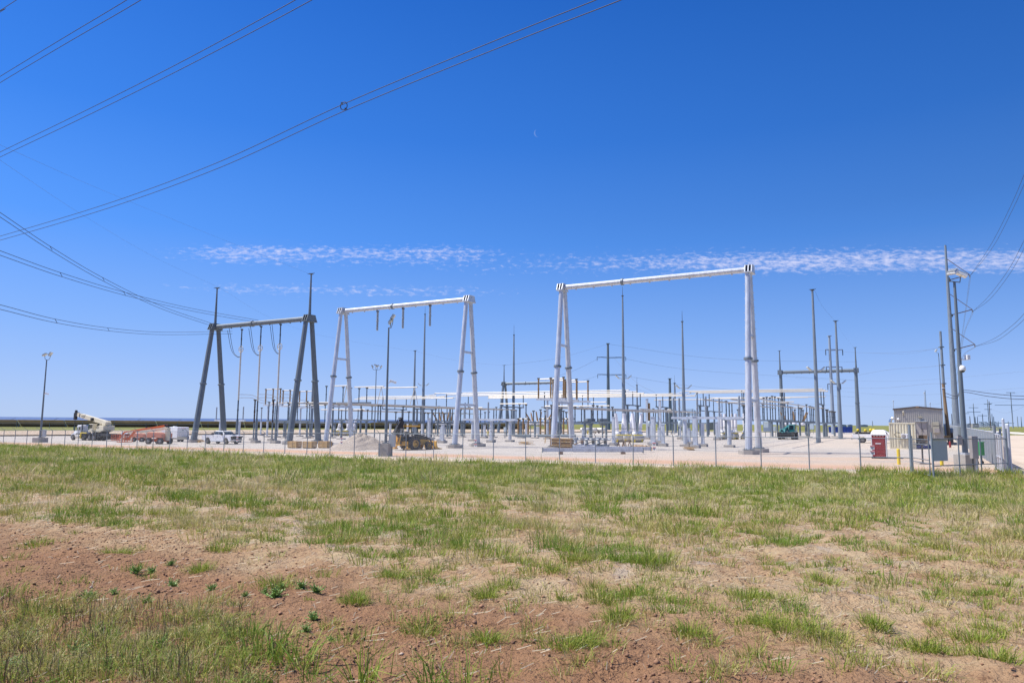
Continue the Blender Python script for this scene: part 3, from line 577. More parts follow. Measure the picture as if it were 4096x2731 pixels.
lumps('clods', x, y, np.minimum(RNG.gamma(1.2, .0042, len(x)) + .0025, .03), mat('soil_clod', (.31, .17, .095), .95, 0, .35, 3), 'small red brown clods on the soil')
x, y = scatter(26, 3.3, 22, .86); k = RNG.uniform(0, 1, len(x)) < .6 * fbm(x * .8, y * .8, 3, 17); x, y = x[k], y[k]
lumps('pebbles', x, y, np.minimum(RNG.gamma(1.6, .004, len(x)) + .003, .028), mat('pale_pebble', (.44, .34, .25), .85, 0, .3, 3), 'small pale pebbles on the soil')
# leafy weeds one can count on the bare soil
WEED = [(120, 2560, .9), (310, 2620, 1.0), (430, 2690, .8), (640, 2600, .8), (60, 2680, 1.0), (760, 2520, .7), (545, 2290, 1.2), (607, 2287, .9), (683, 2268, .8), (693, 2340, 1.1), (848, 2357, .8), (1100, 2390, 1.3), (1128, 2357, .7), (1205, 2352, .9), (1265, 2362, 1.0), (1252, 2483, .8), (1222, 2532, .7), (1325, 2553, .5), (585, 2420, .8), (355, 2395, .9), (1060, 2375, .6), (980, 2392, .6), (455, 2390, .6)]
wl = None
def leaf_weed(seed):
    r = np.random.default_rng(seed); mb = MB(); st = MB()
    for i in range(46):
        a = r.uniform(0, 6.28); el_ = r.uniform(.1, 1.35); L = r.uniform(.03, .11); d = Vector((math.cos(a) * math.cos(el_), math.sin(a) * math.cos(el_), math.sin(el_))); s = Vector((-math.sin(a), math.cos(a), 0))
        st.tube((0, 0, 0), d * L, .002, .0012, 4)
        for k in range(9):
            p = d * (L * (.3 + .085 * k)); dd_ = (d * .7 + s * (1 if k % 2 else -1) * r.uniform(.4, 1) + Vector((0, 0, r.uniform(-.3, .4)))).normalized(); q = p + dd_ * r.uniform(.010, .024); ss = dd_.cross(Vector((r.normal(), r.normal(), 1))).normalized() * .0045
            mb.add([p, (p + q) / 2 + ss, q, (p + q) / 2 - ss], [(0, 1, 2, 3)])
    return st, mb
M['leaf'] = mat('weed_leaf', (.20, .33, .07), .55, 0, .25, 12)
meshes = []
for s_ in range(3): a, b_ = leaf_weed(s_); meshes.append((a.mesh('stem', M['leaf']), b_.mesh('leaves', M['leaf'])))
WREL = []
for i, (px, py, s_) in enumerate(WEED):
    p = pg(px, py); x_, y_ = p.x, p.y; o = thing('weed_plant', (x_, y_, float(zgs(np.array([x_]), np.array([y_]))[0])), i * 1.7, scale=s_ * 1.15)
    st, lf_ = meshes[i % 3]; put('stem', st, o); put('leaves', lf_, o); later(o, 'small leafy green weed on the bare red soil', 'weed', px, 'leafy weeds on the bare soil', True)
# ------------------------------------------------------------------ the row of big gantries along v = 74.5
GV = 74.5
def gantry(name, label, V, lpx, rpx, steel, r0, r1, rb, spread, braces=False, masts=None, foot=True, collar=.42, single=False, capd=1.0, cat='gantry'):
    """lpx / rpx: pixel of the middle of the beam at either end"""
    A, B = pv(lpx[0], lpx[1], V), pv(rpx[0], rpx[1], V); z = (A.z + B.z) / 2; A.z = B.z = z
    mid = (A + B) / 2; g = thing(name, (mid.x, mid.y, zg(mid.x, mid.y)), 0, label, cat); O = Vector(g.location); d = (B - A).normalized()
    bm = MB(); bm.path([A - O, B - O], [rb, rb], 12, smooth=False); C = A + (B - A) * collar
    L = (B - A).length
    for k in range(9):
        q = A + d * (L * (.08 + .105 * k)) - O; bm.box(q + Vector((0, 0, -rb - .05)), (.16, .16, .12))
    bm.build('beam', steel, g)
    if not single: MB().path([C - O - d * .16, C - O - d * .12, C - O + d * .12, C - O + d * .16], [rb * 1.02, rb * 1.3, rb * 1.3, rb * 1.02], 16, smooth=False).build('splice_flange', M['galv_mid'], g)
    for E, sgn in ((A, -1), (B, 1)):
        # head: a box of plates around a black block standing for its shaded open cells
        hd = MB(); hw = .55 * capd; hh = rb * 1.35; e = E - O + d * (sgn * .1)
        if single:
            for s in (-1, 1):
                hd.bar(e + d * (s * hw * .8) - VD * hw, e + d * (s * hw * .8) + VD * hw, .1, hh * 2); hd.bar(e - VD * (s * hw) - d * hw * .75, e - VD * (s * hw) + d * hw * .75, .1, hh * 2)
            hd.bar(e - Vector((0, 0, hh * .94)) - d * hw, e - Vector((0, 0, hh * .94)) + d * hw, hw * 2.1, .12); hd.bar(e + Vector((0, 0, hh * .2)) - d * hw * .7, e + Vector((0, 0, hh * .2)) + d * hw * .7, .08, .4)
        else:
            for s in (-1, 0, 1):
                o_ = d * (s * hw * .8); hd.add([e + o_ + VD * q + Vector((0, 0, r)) + d * w_ for w_ in (-.05, .05) for q, r in ((-1.15 * capd, -hh * .9), (1.15 * capd, -hh * .9), (.75 * capd, hh), (-.75 * capd, hh))],
                                     [(0, 1, 2, 3), (7, 6, 5, 4), (0, 4, 5, 1), (1, 5, 6, 2), (2, 6, 7, 3), (3, 7, 4, 0)])
            hd.bar(e - Vector((0, 0, hh * .92)) - d * hw, e - Vector((0, 0, hh * .92)) + d * hw, 2.3 * capd, .1)
            hd.bar(e + Vector((0, 0, hh * .98)) - d * hw, e + Vector((0, 0, hh * .98)) + d * hw, 1.5 * capd, .06)
        h_ = hd.build('head', steel, g)
        MB().bar(e - d * hw * .7, e + d * hw * .7, 1.5 * capd if not single else .5, hh * 1.7).build('cell_shade', M['black'], h_)  # solid black block, painted-in shade of the openings between the plates
        legs = [(0, 0)] if single else [(-spread, -.62 * capd), (spread, .62 * capd)]; tops = []
        for s0, s1 in legs:
            f = E + VD * s0; fz = zg(f.x, f.y) + (.45 if foot else .1); p = Vector((f.x, f.y, fz)) - O; q = E + VD * s1 - O; q.z = z - O.z - hh * .9; h = q.z - p.z
            lg = MB(); lg.path([p, p + (q - p) * .5], [r0, r0 + (r1 - r0) * .45], 12, smooth=False); lg.path([p + (q - p) * .5, q], [r0 + (r1 - r0) * .52, r1], 12, smooth=False)
            ax = (q - p).normalized(); sd = ax.cross(VD).normalized()
            for k in range(int(h / .75)):
                w_ = p + ax * (2.5 + .75 * k); rr = r0 + (r1 - r0) * (2.5 + .75 * k) / h
                if 2.5 + .75 * k < h - .3: lg.bar(w_ + sd * rr * (1 if s0 < 0 else -1), w_ + sd * (rr + .11) * (1 if s0 < 0 else -1), .035)
            lo = lg.build('leg', steel, g)
            c = p + (q - p) * .5; rm = r0 + (r1 - r0) * .5
            MB().path([c - ax * .14, c - ax * .1, c + ax * .1, c + ax * .14], [rm, rm + .14, rm + .14, rm], 14, smooth=False).build('flange', M['galv_mid'], lo)
            bp = MB(); bp.box(p + Vector((0, 0, .02)), (r0 * 2.9, r0 * 2.9, .06), R_(-30))
            for a in range(8): bp.tube(p + Vector((math.cos(a * .785) * r0 * 1.3, math.sin(a * .785) * r0 * 1.3, -.08)), p + Vector((math.cos(a * .785) * r0 * 1.3, math.sin(a * .785) * r0 * 1.3, .16)), .03, n=6)
            bp.build('base_plate', M['galv_mid'], lo)
            if foot: MB().lathe([(1.05, -.8), (1.05, .0)], p + Vector((0, 0, -.05)), 8, smooth=False).build('footing', M['conc'], g)
            tops.append((p, q))
        if braces:
            for tt in (.27, .64):
                p = tops[0][0] + (tops[0][1] - tops[0][0]) * tt; q = tops[1][0] + (tops[1][1] - tops[1][0]) * tt
                MB().bar(p, q, .22, .26).build('cross_brace', steel, g)
        if masts:
            mx_, my_ = masts[0 if sgn < 0 else 1]; tp = e + Vector((0, 0, zt(E.x, E.y, my_) - E.z)); b_ = MB(); b_.path([e + Vector((0, 0, hh * .3)), tp], [r1 * .62, r1 * .30], 10, smooth=False); b_.box(tp, (.5, .5, .12)); b_.build('mast', steel, g)
            MB().bar(tp - Vector((.55, 0, 0)), tp + Vector((.5, 0, .12)), .06).build('wire_bracket', M['cap'], g)
    return g, A, B, z
gA, A0, A1, Az = gantry('gantry', 'dark weathered steel gantry with two masts, beside the parked white pickup', GV, (862, 1307), (1236, 1275), M['galv_old'], .46, .34, .37, 2.75, masts=[(880, 1152), (1242, 1096)], capd=.95)
gB, B0, B1, Bz = gantry('gantry', 'bright galvanised steel gantry with three hanging insulators, behind the yellow backhoe', GV, (1374, 1246), (1874, 1195), M['galv'], .34, .26, .30, 2.55, braces=True, capd=.8)
gC, C0, C1, Cz = gantry('gantry', 'bright galvanised steel gantry standing over the pallets of switch parts', GV, (2252, 1152), (2994, 1077), M['galv'], .34, .26, .30, 2.45, braces=True, collar=.35, capd=.75)
gantry('gantry', 'distant dark gantry of two single poles with masts, behind the teal telehandler', 222, (3122, 1490), (3423, 1480), M['galv_mid'], .62, .42, .48, 0, masts=[(3119, 1403), (3417, 1390)], foot=False, single=True, capd=1.3)
gantry('gantry', 'distant dark gantry with one mast, left of the bright gantry over the pallets', 182, (2017, 1536), (2224, 1528), M['galv_mid'], .42, .34, .38, 3.2, masts=[(2019, 1461), (2228, 1500)], foot=False, capd=.9)
# ------------------------------------------------------------------ stands of bus supports
def stand(name, base, mode, plane, x0, x1, yb, posts, cols, ins='grey', steel='galv_mid', rails=(), bh=.28, foot=.35, tops=True, rail_mat='alu', group=None, colw=.2, ybase=None):
    """beam carried by columns, insulator posts on the beam, tubes on the posts. posts: (px, y of the top)"""
    P = (lambda a, b: pv(a, b, plane)) if mode == 'v' else (lambda a, b: pu(a, b, plane))
    a, b = P(x0, yb), P(x1, yb); z = (a.z + b.z) / 2; m = (a + b) / 2; g = thing(name, (m.x, m.y, zg(m.x, m.y))); O = Vector(g.location); a.z = b.z = z; dd = (b - a).normalized()
    bm = MB(); bm.bar(a - O - dd * .2, b - O + dd * .2, bh, bh); bm.build('beam', M[steel], g)
    for c in cols:
        p = P(c, yb + 30); f = zg(p.x, p.y); cb = MB(); cb.tube((p.x - O.x, p.y - O.y, f + foot - O.z - .05), (p.x - O.x, p.y - O.y, z - O.z - bh * .55), colw, colw * .9, 10); cb.box((p.x - O.x, p.y - O.y, z - O.z - bh * .6), (colw * 3, colw * 3, .1), R_(-30)); cb.build('column', M[steel], g)
        if foot > .1: MB().box((p.x - O.x, p.y - O.y, f + foot / 2 - .25 - O.z), (1.15, 1.15, foot + .3), R_(-30)).build('footing', M['conc'], g)
    for q in posts:
        px, yt = q[0], q[1]; kind = q[2] if len(q) > 2 else ins; p = P(px, (yt + yb) / 2); zt_ = zt(p.x, p.y, yt); h = zt_ - z - bh * .5
        if h < .3: continue
        i = put('insulator', INS[kind], g, (p.x - O.x, p.y - O.y, z + bh * .5 - O.z), (1, 1, h))
        if tops: MB().box((p.x - O.x, p.y - O.y, zt_ - O.z + .06), (.42, .3, .22), R_(-30)).build('terminal', M['cap'], g)
    for q in rails:
        x_, y_, x2, y2 = q[:4]; r = q[4] if len(q) > 4 else .09; s, e = P(x_, y_), P(x2, y2); s.z = e.z = (s.z + e.z) / 2; MB().tube(s - O, e - O, r, n=8).build('switch_blade', M[rail_mat], g)
    return later(g, base, 'bus support', (x0 + x1) / 2, group)
def column(base, px, yt, yb, ins=None, ym=None, steel='galv', w=.2, name='post', cat='steel post', group=None, square=True, foot=.38, box=False, cap=True):
    """a single post standing on its footing at pixel (px, yb); insulator from ym up to yt when given"""
    p = pg(px, yb); g = thing(name, p); ztop = zt(p.x, p.y, ym if ym else yt) - p.z; c = MB()
    if square: c.box((0, 0, (ztop + foot) / 2), (w * 1.8, w * 1.8, ztop - foot), R_(-30)); c.box((0, 0, ztop), (w * 2.3, w * 2.3, .06), R_(-30))
    else: c.tube((0, 0, foot), (0, 0, ztop), w, w * .9, 10); c.box((0, 0, ztop), (w * 2.6, w * 2.6, .06), R_(-30))
    c.box((0, 0, foot + .03), (w * 3.6, w * 3.6, .06), R_(-30)); c.build('column', M[steel], g)
    if foot > .1: MB().box((0, 0, foot / 2 - .2), (1.05, 1.05, foot + .4), R_(-30)).build('footing', M['conc'], g)
    if ins:
        h = zt(p.x, p.y, yt) - p.z - ztop; put('insulator', INS[ins], g, (0, 0, ztop + .03), (1, 1, h)); MB().box((0, 0, ztop + h + .1), (.4, .4, .2)).build('terminal', M['cap'], g)
    if box: MB().box((w * .9 + .28, -.25, 1.45), (.5, .4, .95), R_(-30)).build('control_box', M['grey'], g, bevel=.02)
    return later(g, base, cat, px, group)
def bus(base, mode, plane, x0, y0, x1, y1, r=.1, m='alu', knob=True, name='bus_tube', group='aluminium bus tubes', z=None):
    P = (lambda a, b: pv(a, b, plane)) if mode == 'v' else (lambda a, b: pu(a, b, plane))
    a, b = P(x0, y0), P(x1, y1); zz = (a.z + b.z) / 2 if z is None else z; a.z = b.z = zz; m_ = (a + b) / 2; o = MB(); o.tube(a - m_, b - m_, r, n=10)
    if knob:
        for q in (a, b): o.ball(q - m_, r * 1.35, 8, 6)
    ob = o.build(name, M[m], loc=m_); return later(ob, base, 'bus tube', (x0 + x1) / 2, group)
SU = 'grey steel bus support with porcelain insulators'
# upper triple buses, running with the row of gantries
T1, T2 = 132, 146
for k, dv in enumerate((0, 4.4, 8.8)):
    far = ('near', 'middle', 'far')[k]
    bus(f'{far} tube of a triple bright overhead bus behind the left masts', 'v', T1 + dv, 1420 + 12 * k, 1597 - 5 * k, 1812 - 34 * k, 1592 - 4.5 * k, .10)
for k in range(3):
    far = ('far', 'middle', 'near')[k]
    dv = (8.8, 4.4, 0)[k]
    bus(f'{far} tube of the upper bright triple bus crossing behind the central gantry leg', 'v', T1 + dv, 1740 + 45 * k, 1576 + 6 * k, 2515 + 30 * k, 1557 + 5 * k, .10)
    bus(f'{far} tube of the lower bright triple bus behind the central gantry leg', 'v', T2 + dv, 1955, 1588 + 3.8 * k, 2690 + 45 * k, 1571.5 + 4.2 * k, .105)
    bus(f'{far} tube of the bright triple bus ending at the right behind the tall mast', 'v', T2 + dv, 2735 + 25 * k, 1567 + 4 * k, 3288 + 10.5 * k, 1552 + 4.3 * k, .105)
    bus(f'{far} tube of the thin triple bus under the right overhead bus', 'v', 178 + dv, 2838 + 12 * k, 1591 + 2.5 * k, 3300 - 70 * k, 1585.6 + 2 * k, .11)
bus('single thin bright tube below the overhead buses at centre right', 'v', 168, 2618, 1599, 2845, 1597, .1)
bus('single short bright tube between the gantry leg and the dark monopole', 'v', 150, 2349, 1608.5, 2424, 1607, .09)
# jumper cables stepping from one bus level to the next
def cable(name, label, pts, r, m='wire', cat='cable', n=6, px=None, group=None, sag=0):
    """pts in world space, smoothed"""
    P_ = [Vector(p) for p in pts]; out = []
    for i in range(len(P_) - 1):
        a, b = P_[i], P_[i + 1]; t0 = (P_[i + 1] - P_[i - 1]) * .5 if i else b - a; t1 = (P_[i + 2] - P_[i]) * .5 if i + 2 < len(P_) else b - a
        for k in range(10):
            s = k / 10; h1, h2, h3, h4 = 2 * s**3 - 3 * s * s + 1, s**3 - 2 * s * s + s, -2 * s**3 + 3 * s * s, s**3 - s * s; out.append(a * h1 + t0 * h2 + b * h3 + t1 * h4)
    out.append(P_[-1]); c = out[len(out) // 2].copy(); ob = MB().path([p - c for p in out], r, n).build(name, M[m], loc=c); ob['category'] = cat
    if group: ob['group'] = group
    if px is not None: later(ob, label, cat, px, group)
    else: ob['label'] = label
    return ob
for k, dv in enumerate((8.8, 4.4, 0)):
    cable('jumper_cable', 'curved jumper cable between overhead bus tubes', [pv(1672 + 25 * k, 1584 + 4 * k, T1 + dv), pv(1698 + 33 * k, 1586 + 3.4 * k, T1 + dv), pv(1722 + 40 * k, 1580 + 5 * k, T1 + dv), pv(1742 + 45 * k, 1576.5 + 6 * k, T1 + dv)], .07, 'alu_dark', px=1720 + 30 * k, group='bus jumpers')
    cable('jumper_cable', 'curved jumper cable between overhead bus tubes', [pv(2682 + 40 * k, 1572 + 4 * k, T2 + dv), pv(2708 + 35 * k, 1574 + 3.5 * k, T2 + dv), pv(2724 + 28 * k, 1569 + 4 * k, T2 + dv), pv(2740 + 25 * k, 1567 + 4 * k, T2 + dv)], .07, 'alu_dark', px=2712 + 30 * k, group='bus jumpers')
# U frames that carry them
def uframe(plane_u_px, V, pxs, ytops, yb, cols, steel='galv_mid'):
    c = pv(sum(pxs) / len(pxs), yb, V); U = c.dot(UD); stand('bus_stand', 'grey U shaped bus frame with tall insulators', 'u', U, min(pxs), max(pxs), yb, list(zip(pxs, ytops)), cols, steel=steel, bh=.22, foot=.1, tops=False, colw=.24)
for a in [(0, T1 + 4.4, (1531, 1580, 1625), (1587, 1592, 1594), 1637, (1548, 1609)), (0, T1 + 4.4, (1655, 1699, 1745), (1590, 1591, 1593), 1636, (1668, 1728)), (0, T1 + 4.4, (2012, 2052, 2093), (1573, 1576, 1580), 1628, (2026, 2079)),
          (0, T1 + 4.4, (2502, 2531, 2561), (1559, 1565, 1570), 1621, (2510, 2551)), (0, T1 + 4.4, (1786, 1830, 1873), (1577, 1581, 1586), 1632, (1800, 1858)), (0, T1 + 4.4, (2178, 2214, 2248), (1569, 1574, 1578), 1634, (2188, 2240)),
          (0, T2 + 4.4, (2625, 2651, 2677), (1576, 1580, 1583), 1628.5, (2635, 2668)), (0, T2 + 4.4, (2789, 2813, 2837), (1569, 1572, 1576), 1623, (2800, 2829)), (0, 182, (2803, 2854, 2888), (1592, 1595, 1598), 1645, (2834, 2857)),
          (0, T2 + 4.4, (3270, 3284, 3295), (1557, 1561, 1565), 1617, (3293,)), (0, T2 + 4.4, (3126, 3132, 3138), (1562, 1566, 1570), 1620, (3132,)), (0, T2 + 4.4, (2968, 2975, 2982), (1562, 1568, 1572), 1622, (2975,)), (0, T2 + 4.4, (2330, 2352, 2374), (1580, 1583, 1586), 1634, (2338, 2366))]: uframe(*a)
# lower triple buses, running away from the camera
LZ = None
for nm, us, a, b in (('the left masts', (-71, -74.5, -78), (1345, 1608.5), (2060, 1640)), ('the central gantry leg', (-48.6, -52, -55.5), (2316, 1628), (2490, 1637)), ('the left gantries', (-122, -125.5, -129), (1440, 1639), (1930, 1657)), ('the wrapped bushings', (-31, -34.5, -38), (2560, 1632), (2800, 1652)), ('the right gantry', (-17, -20.4, -23.8), (3040, 1605), (3262, 1625))):
    z0 = (pu(*a, us[0]).z + pu(*b, us[0]).z) / 2; v0 = pu(*a, us[0]).dot(VD); v1 = pu(*b, us[0]).dot(VD)
    for k, u in enumerate(us):
        pa_, pb_ = [Vector(xy_(u, v) + (z0,)) for v in (v0, v1)]; m_ = (pa_ + pb_) / 2; o = MB(); o.tube(pa_ - m_, pb_ - m_, .085, n=10); later(o.build('bus_tube', M['alu_dark'] if k else M['alu'], loc=m_), f'{("right", "middle", "left")[k]} low bus tube running away behind {nm}', 'bus tube', proj(m_)[0], 'aluminium bus tubes')
# three top tubes at the left with their leaning A droppers
for k, (x0, y0, x1, y1, V) in enumerate([(1326, 1545, 1395, 1541.5, 104), (1420, 1548.5, 1534, 1545.2, 112), (1468, 1552, 1668, 1548.5, 120)]):
    bus(f'high single tube, {("first", "second", "third")[k]} of three stepping to the right behind the left gantries', 'v', V, x0, y0, x1, y1, .11)
    for (tx, ty, bx, by) in [(x1 - 9, y1 + 2, x1 - 22 - 3 * k, y1 + 69), (x1 - 9, y1 + 2, x1 + 3, y1 + 70)]:
        s, e = pv(tx, ty, V), pv(bx, by, V); c = (s + e) / 2; later(MB().tube(s - c, e - c, .07, n=6).build('dropper_tube', M['alu'], loc=c), 'thin leaning dropper tube under a bus', 'dropper tube', bx, 'leaning dropper tubes')
# disconnect switches with brown insulators on high beams
def bsw(V, dirx, x0, x1, yb, phases, cols, ins='brown', base='elevated disconnect switch on three brown insulators'):
    for k, (pp, r) in enumerate(phases): stand('disconnect_switch', base, 'v', V + 4 * k, pp[0][0] - 4, pp[-1][0] + 4, yb + 5 * k, pp, cols[k], ins=ins, steel='galv', rails=[r + (.1,)], foot=.35, colw=.2, bh=.34)
bsw(104, 1, 0, 0, 1619, [([(1063, 1558), (1092, 1557), (1121, 1556)], (1062, 1557, 1124, 1555.5)), ([(1132, 1563), (1160, 1562), (1187, 1561)], (1131, 1562, 1192, 1560.5)), ([(1198, 1566), (1226, 1565), (1252, 1564)], (1197, 1566, 1254, 1564))], [(1072, 1112), (), (1202, 1246)])
bsw(116, 1, 0, 0, 1596, [([(2154, 1515), (2203, 1513), (2254, 1510)], (2152, 1517, 2258, 1513)), ([(2212, 1521), (2260, 1520), (2306, 1518)], (2206, 1523, 2308, 1520)), ([(2263, 1528), (2308, 1527), (2352, 1524)], (2262, 1529, 2356, 1526))], [(2190,), (), (2289,)])
# voltage transformers, dark brown, with their risers
for px, yb in ((1013, 1761), (1087, 1763)): column('slim dark brown instrument transformer on a steel post', px, 1602, yb, 'dark', 1690, 'galv_mid', .13, 'instrument_transformer', 'transformer', square=False)
# stands row by row (beam near the horizon line)
G1 = 'bus supports and switch stands'
for a in [
 ('v', 100, 1070, 1245, 1683, [(1075, 1610), (1152, 1612), (1190, 1612), (1228, 1607)], [1137, 1228], 'grey', [(1083, 1611, 1315, 1609.5)]),
 ('v', 108, 1090, 1310, 1690, [(1100, 1618), (1156, 1620), (1238, 1620), (1300, 1620)], [1143, 1240], 'grey', [(1090, 1622, 1300, 1620)]),
 ('v', 104, 1300, 1480, 1611, [(1305, 1546), (1372, 1550), (1403, 1553), (1436, 1555), (1467, 1553)], [1332, 1444], 'grey', []),
 ('v', 97, 1342, 1492, 1680, [(1355, 1622), (1383, 1622), (1408, 1638), (1448, 1640), (1488, 1625)], [1366, 1465], 'grey', [(1285, 1638.5, 1461, 1637)]),
 ('v', 118, 1320, 1480, 1690, [(1332, 1624), (1366, 1640), (1399, 1640), (1432, 1640), (1470, 1640)], [1340, 1425], 'grey', []),
 ('u', -74.5, 1512, 1690, 1687, [(1512, 1623), (1522, 1623), (1612, 1627), (1655, 1623), (1683, 1627)], [1545, 1612, 1664], 'grey', []),
 ('u', -80, 1564, 1870, 1691, [(1583, 1650), (1635, 1648), (1698, 1652), (1712, 1654), (1755, 1627), (1778, 1655), (1860, 1652)], [1708, 1725, 1790], 'grey', []),
 ('v', 126, 1738, 1860, 1684, [(1742, 1632), (1765, 1633), (1788, 1633), (1810, 1633), (1843, 1640)], [1750, 1800, 1845], 'grey', [(1735, 1634, 1815, 1631)]),
 ('v', 122, 1835, 1990, 1692, [(1842, 1634), (1878, 1630), (1902, 1632), (1922, 1634), (1975, 1636)], [1850, 1928, 1975], 'grey', [(1865, 1632, 1930, 1629)]),
 ('v', 134, 1940, 2080, 1690, [(1940, 1650), (1955, 1648), (1985, 1630), (2008, 1640), (2045, 1640), (2064, 1642)], [1952, 2050], 'grey', []),
 ('v', 120, 2068, 2200, 1688, [(2078, 1618), (2104, 1620), (2134, 1645), (2162, 1640), (2180, 1645)], [2085, 2140, 2195], 'grey', [(2000, 1614.5, 2108, 1614.5)]),
 ('v', 112, 2180, 2330, 1690, [(2206, 1622), (2246, 1630), (2253, 1645), (2265, 1650), (2300, 1630)], [2232, 2290], 'grey', [(2180, 1625, 2312, 1622)]),
 ('v', 118, 2315, 2455, 1688, [(2326, 1627), (2368, 1633), (2373, 1622), (2390, 1625), (2408, 1626), (2450, 1630)], [2340, 2366, 2425], 'grey', [(2312, 1624, 2438, 1622)]),
 ('v', 140, 2440, 2600, 1688, [(2455, 1640), (2461, 1637), (2503, 1640), (2516, 1640), (2529, 1640), (2543, 1640), (2573, 1640), (2585, 1640)], [2470, 2545, 2590], 'grey', []),
 ('v', 150, 2600, 2730, 1690, [(2614, 1636), (2622, 1648), (2654, 1640), (2663, 1636), (2690, 1640), (2720, 1650)], [2634, 2668, 2715], 'grey', [(2610, 1640, 2690, 1637)]),
 ('v', 190, 2670, 2830, 1692, [(2680, 1650), (2700, 1648), (2726, 1648), (2752, 1648), (2784, 1648), (2800, 1650)], [2690, 2752, 2785], 'grey', [(2670, 1650, 2800, 1648)]),
 ('v', 128, 2895, 3000, 1676, [(2905, 1606), (2917, 1614), (2928, 1612), (2953, 1640), (2978, 1622)], [2904, 2980], 'grey', [(2866, 1610, 2990, 1607)]),
 ('v', 146, 3000, 3172, 1681, [(3010, 1604), (3020, 1612), (3051, 1616), (3056, 1592), (3068, 1590), (3081, 1592)], [3088, 3122, 3165], 'grey', [(3046, 1609, 3176, 1605)]),
 ('v', 152, 3075, 3190, 1685, [(3090, 1586), (3101, 1588), (3115, 1594), (3132, 1602), (3141, 1613), (3152, 1612), (3180, 1640)], [3110, 3150], 'grey', []),
 ('v', 157, 3140, 3275, 1687, [(3153, 1628), (3163, 1628), (3169, 1630), (3194, 1620), (3201, 1634), (3207, 1634), (3213, 1642), (3227, 1620)], [3200, 3226], 'grey', [(3150, 1628, 3215, 1631)]),
 ('v', 152, 3225, 3345, 1691, [(3240, 1626), (3247, 1628), (3254, 1630), (3262, 1638), (3290, 1634), (3306, 1640), (3311, 1640)], [3235, 3305], 'grey', [(3236, 1626, 3300, 1636)]),
 ('v', 162, 3295, 3350, 1692, [(3320, 1646), (3328, 1646), (3334, 1647), (3340, 1648)], [3307, 3338], 'grey', [(3305, 1645, 3345, 1648)]),
]: stand('bus_support', SU, a[0], a[1], a[2], a[3], a[4], a[5], a[6], ins=a[7], rails=a[8], foot=.3, group=G1)
# brown switch stacks standing low in the middle of the yard
for k, pp in enumerate([(2073, 2093, 2113), (2162, 2181, 2200), (2254, 2273, 2292)]):
    stand('disconnect_switch', 'low switch stack of brown insulators', 'v', 106, pp[0] - 5, pp[2] + 5, 1742, [(q, 1676, 'brown') for q in pp], [], ins='brown', steel='galv_mid', rails=[(pp[0] - 4, 1675, pp[2] + 4, 1674, .08)], foot=0, bh=.5)
# the new long beams on light posts with pale insulators
def newbeam(x0, x1, yb, V, ins, cols, base): stand('bus_support', base, 'v', V, x0, x1, yb, [(a, b, 'light') for a, b in ins], cols, steel='galv', bh=.3, foot=.4, tops=False, colw=.27)
newbeam(2692, 2962, 1671, 90, [(2694, 1590), (2717, 1591), (2789, 1592), (2823, 1585), (2877, 1592), (2957, 1583)], [2740, 2782, 2916], 'long new steel beam carrying six pale ribbed insulators')
newbeam(1855, 2060, 1678, 98, [(1860, 1610), (1896, 1613), (1953, 1608)], [1891, 1965, 2040], 'long new steel beam carrying three pale ribbed insulators')
newbeam(862, 978, 1681, 100, [(866, 1628), (973, 1626)], [881, 957], 'new steel beam with two pale insulators behind the white pickup')
# new light steel posts
for q in [(1042, 1633, 1742, 1688), (1715, 1672, 1765), (1770, 1697, 1772), (1764, 1708, 1766), (1688, 1692, 1742), (1560, 1695, 1745), (1964, 1708, 1770), (2105, 1692, 1748), (2455, 1668, 1782), (2590, 1595, 1757), (2614, 1667, 1783), (2609, 1695, 1779), (2642, 1600, 1764), (2637, 1712, 1772), (2653, 1696, 1785), (2757, 1713, 1777), (2782, 1664, 1792),
          (2812, 1693, 1787), (2868, 1688, 1760), (2878, 1665, 1758), (2333, 1712, 1760), (1938, 1700, 1752), (1630, 1690, 1740)]:
    if len(q) == 4: column('slim new steel post with a pale insulator on top', q[0], q[1], q[2], 'light', q[3], 'galv', .15, group='new light steel posts')
    else: column('plain new steel post on a footing', q[0], q[1], q[2], None, None, 'galv', .2 if q[0] not in (2614, 2782) else .27, group='new light steel posts', box=q[0] in (2757,))
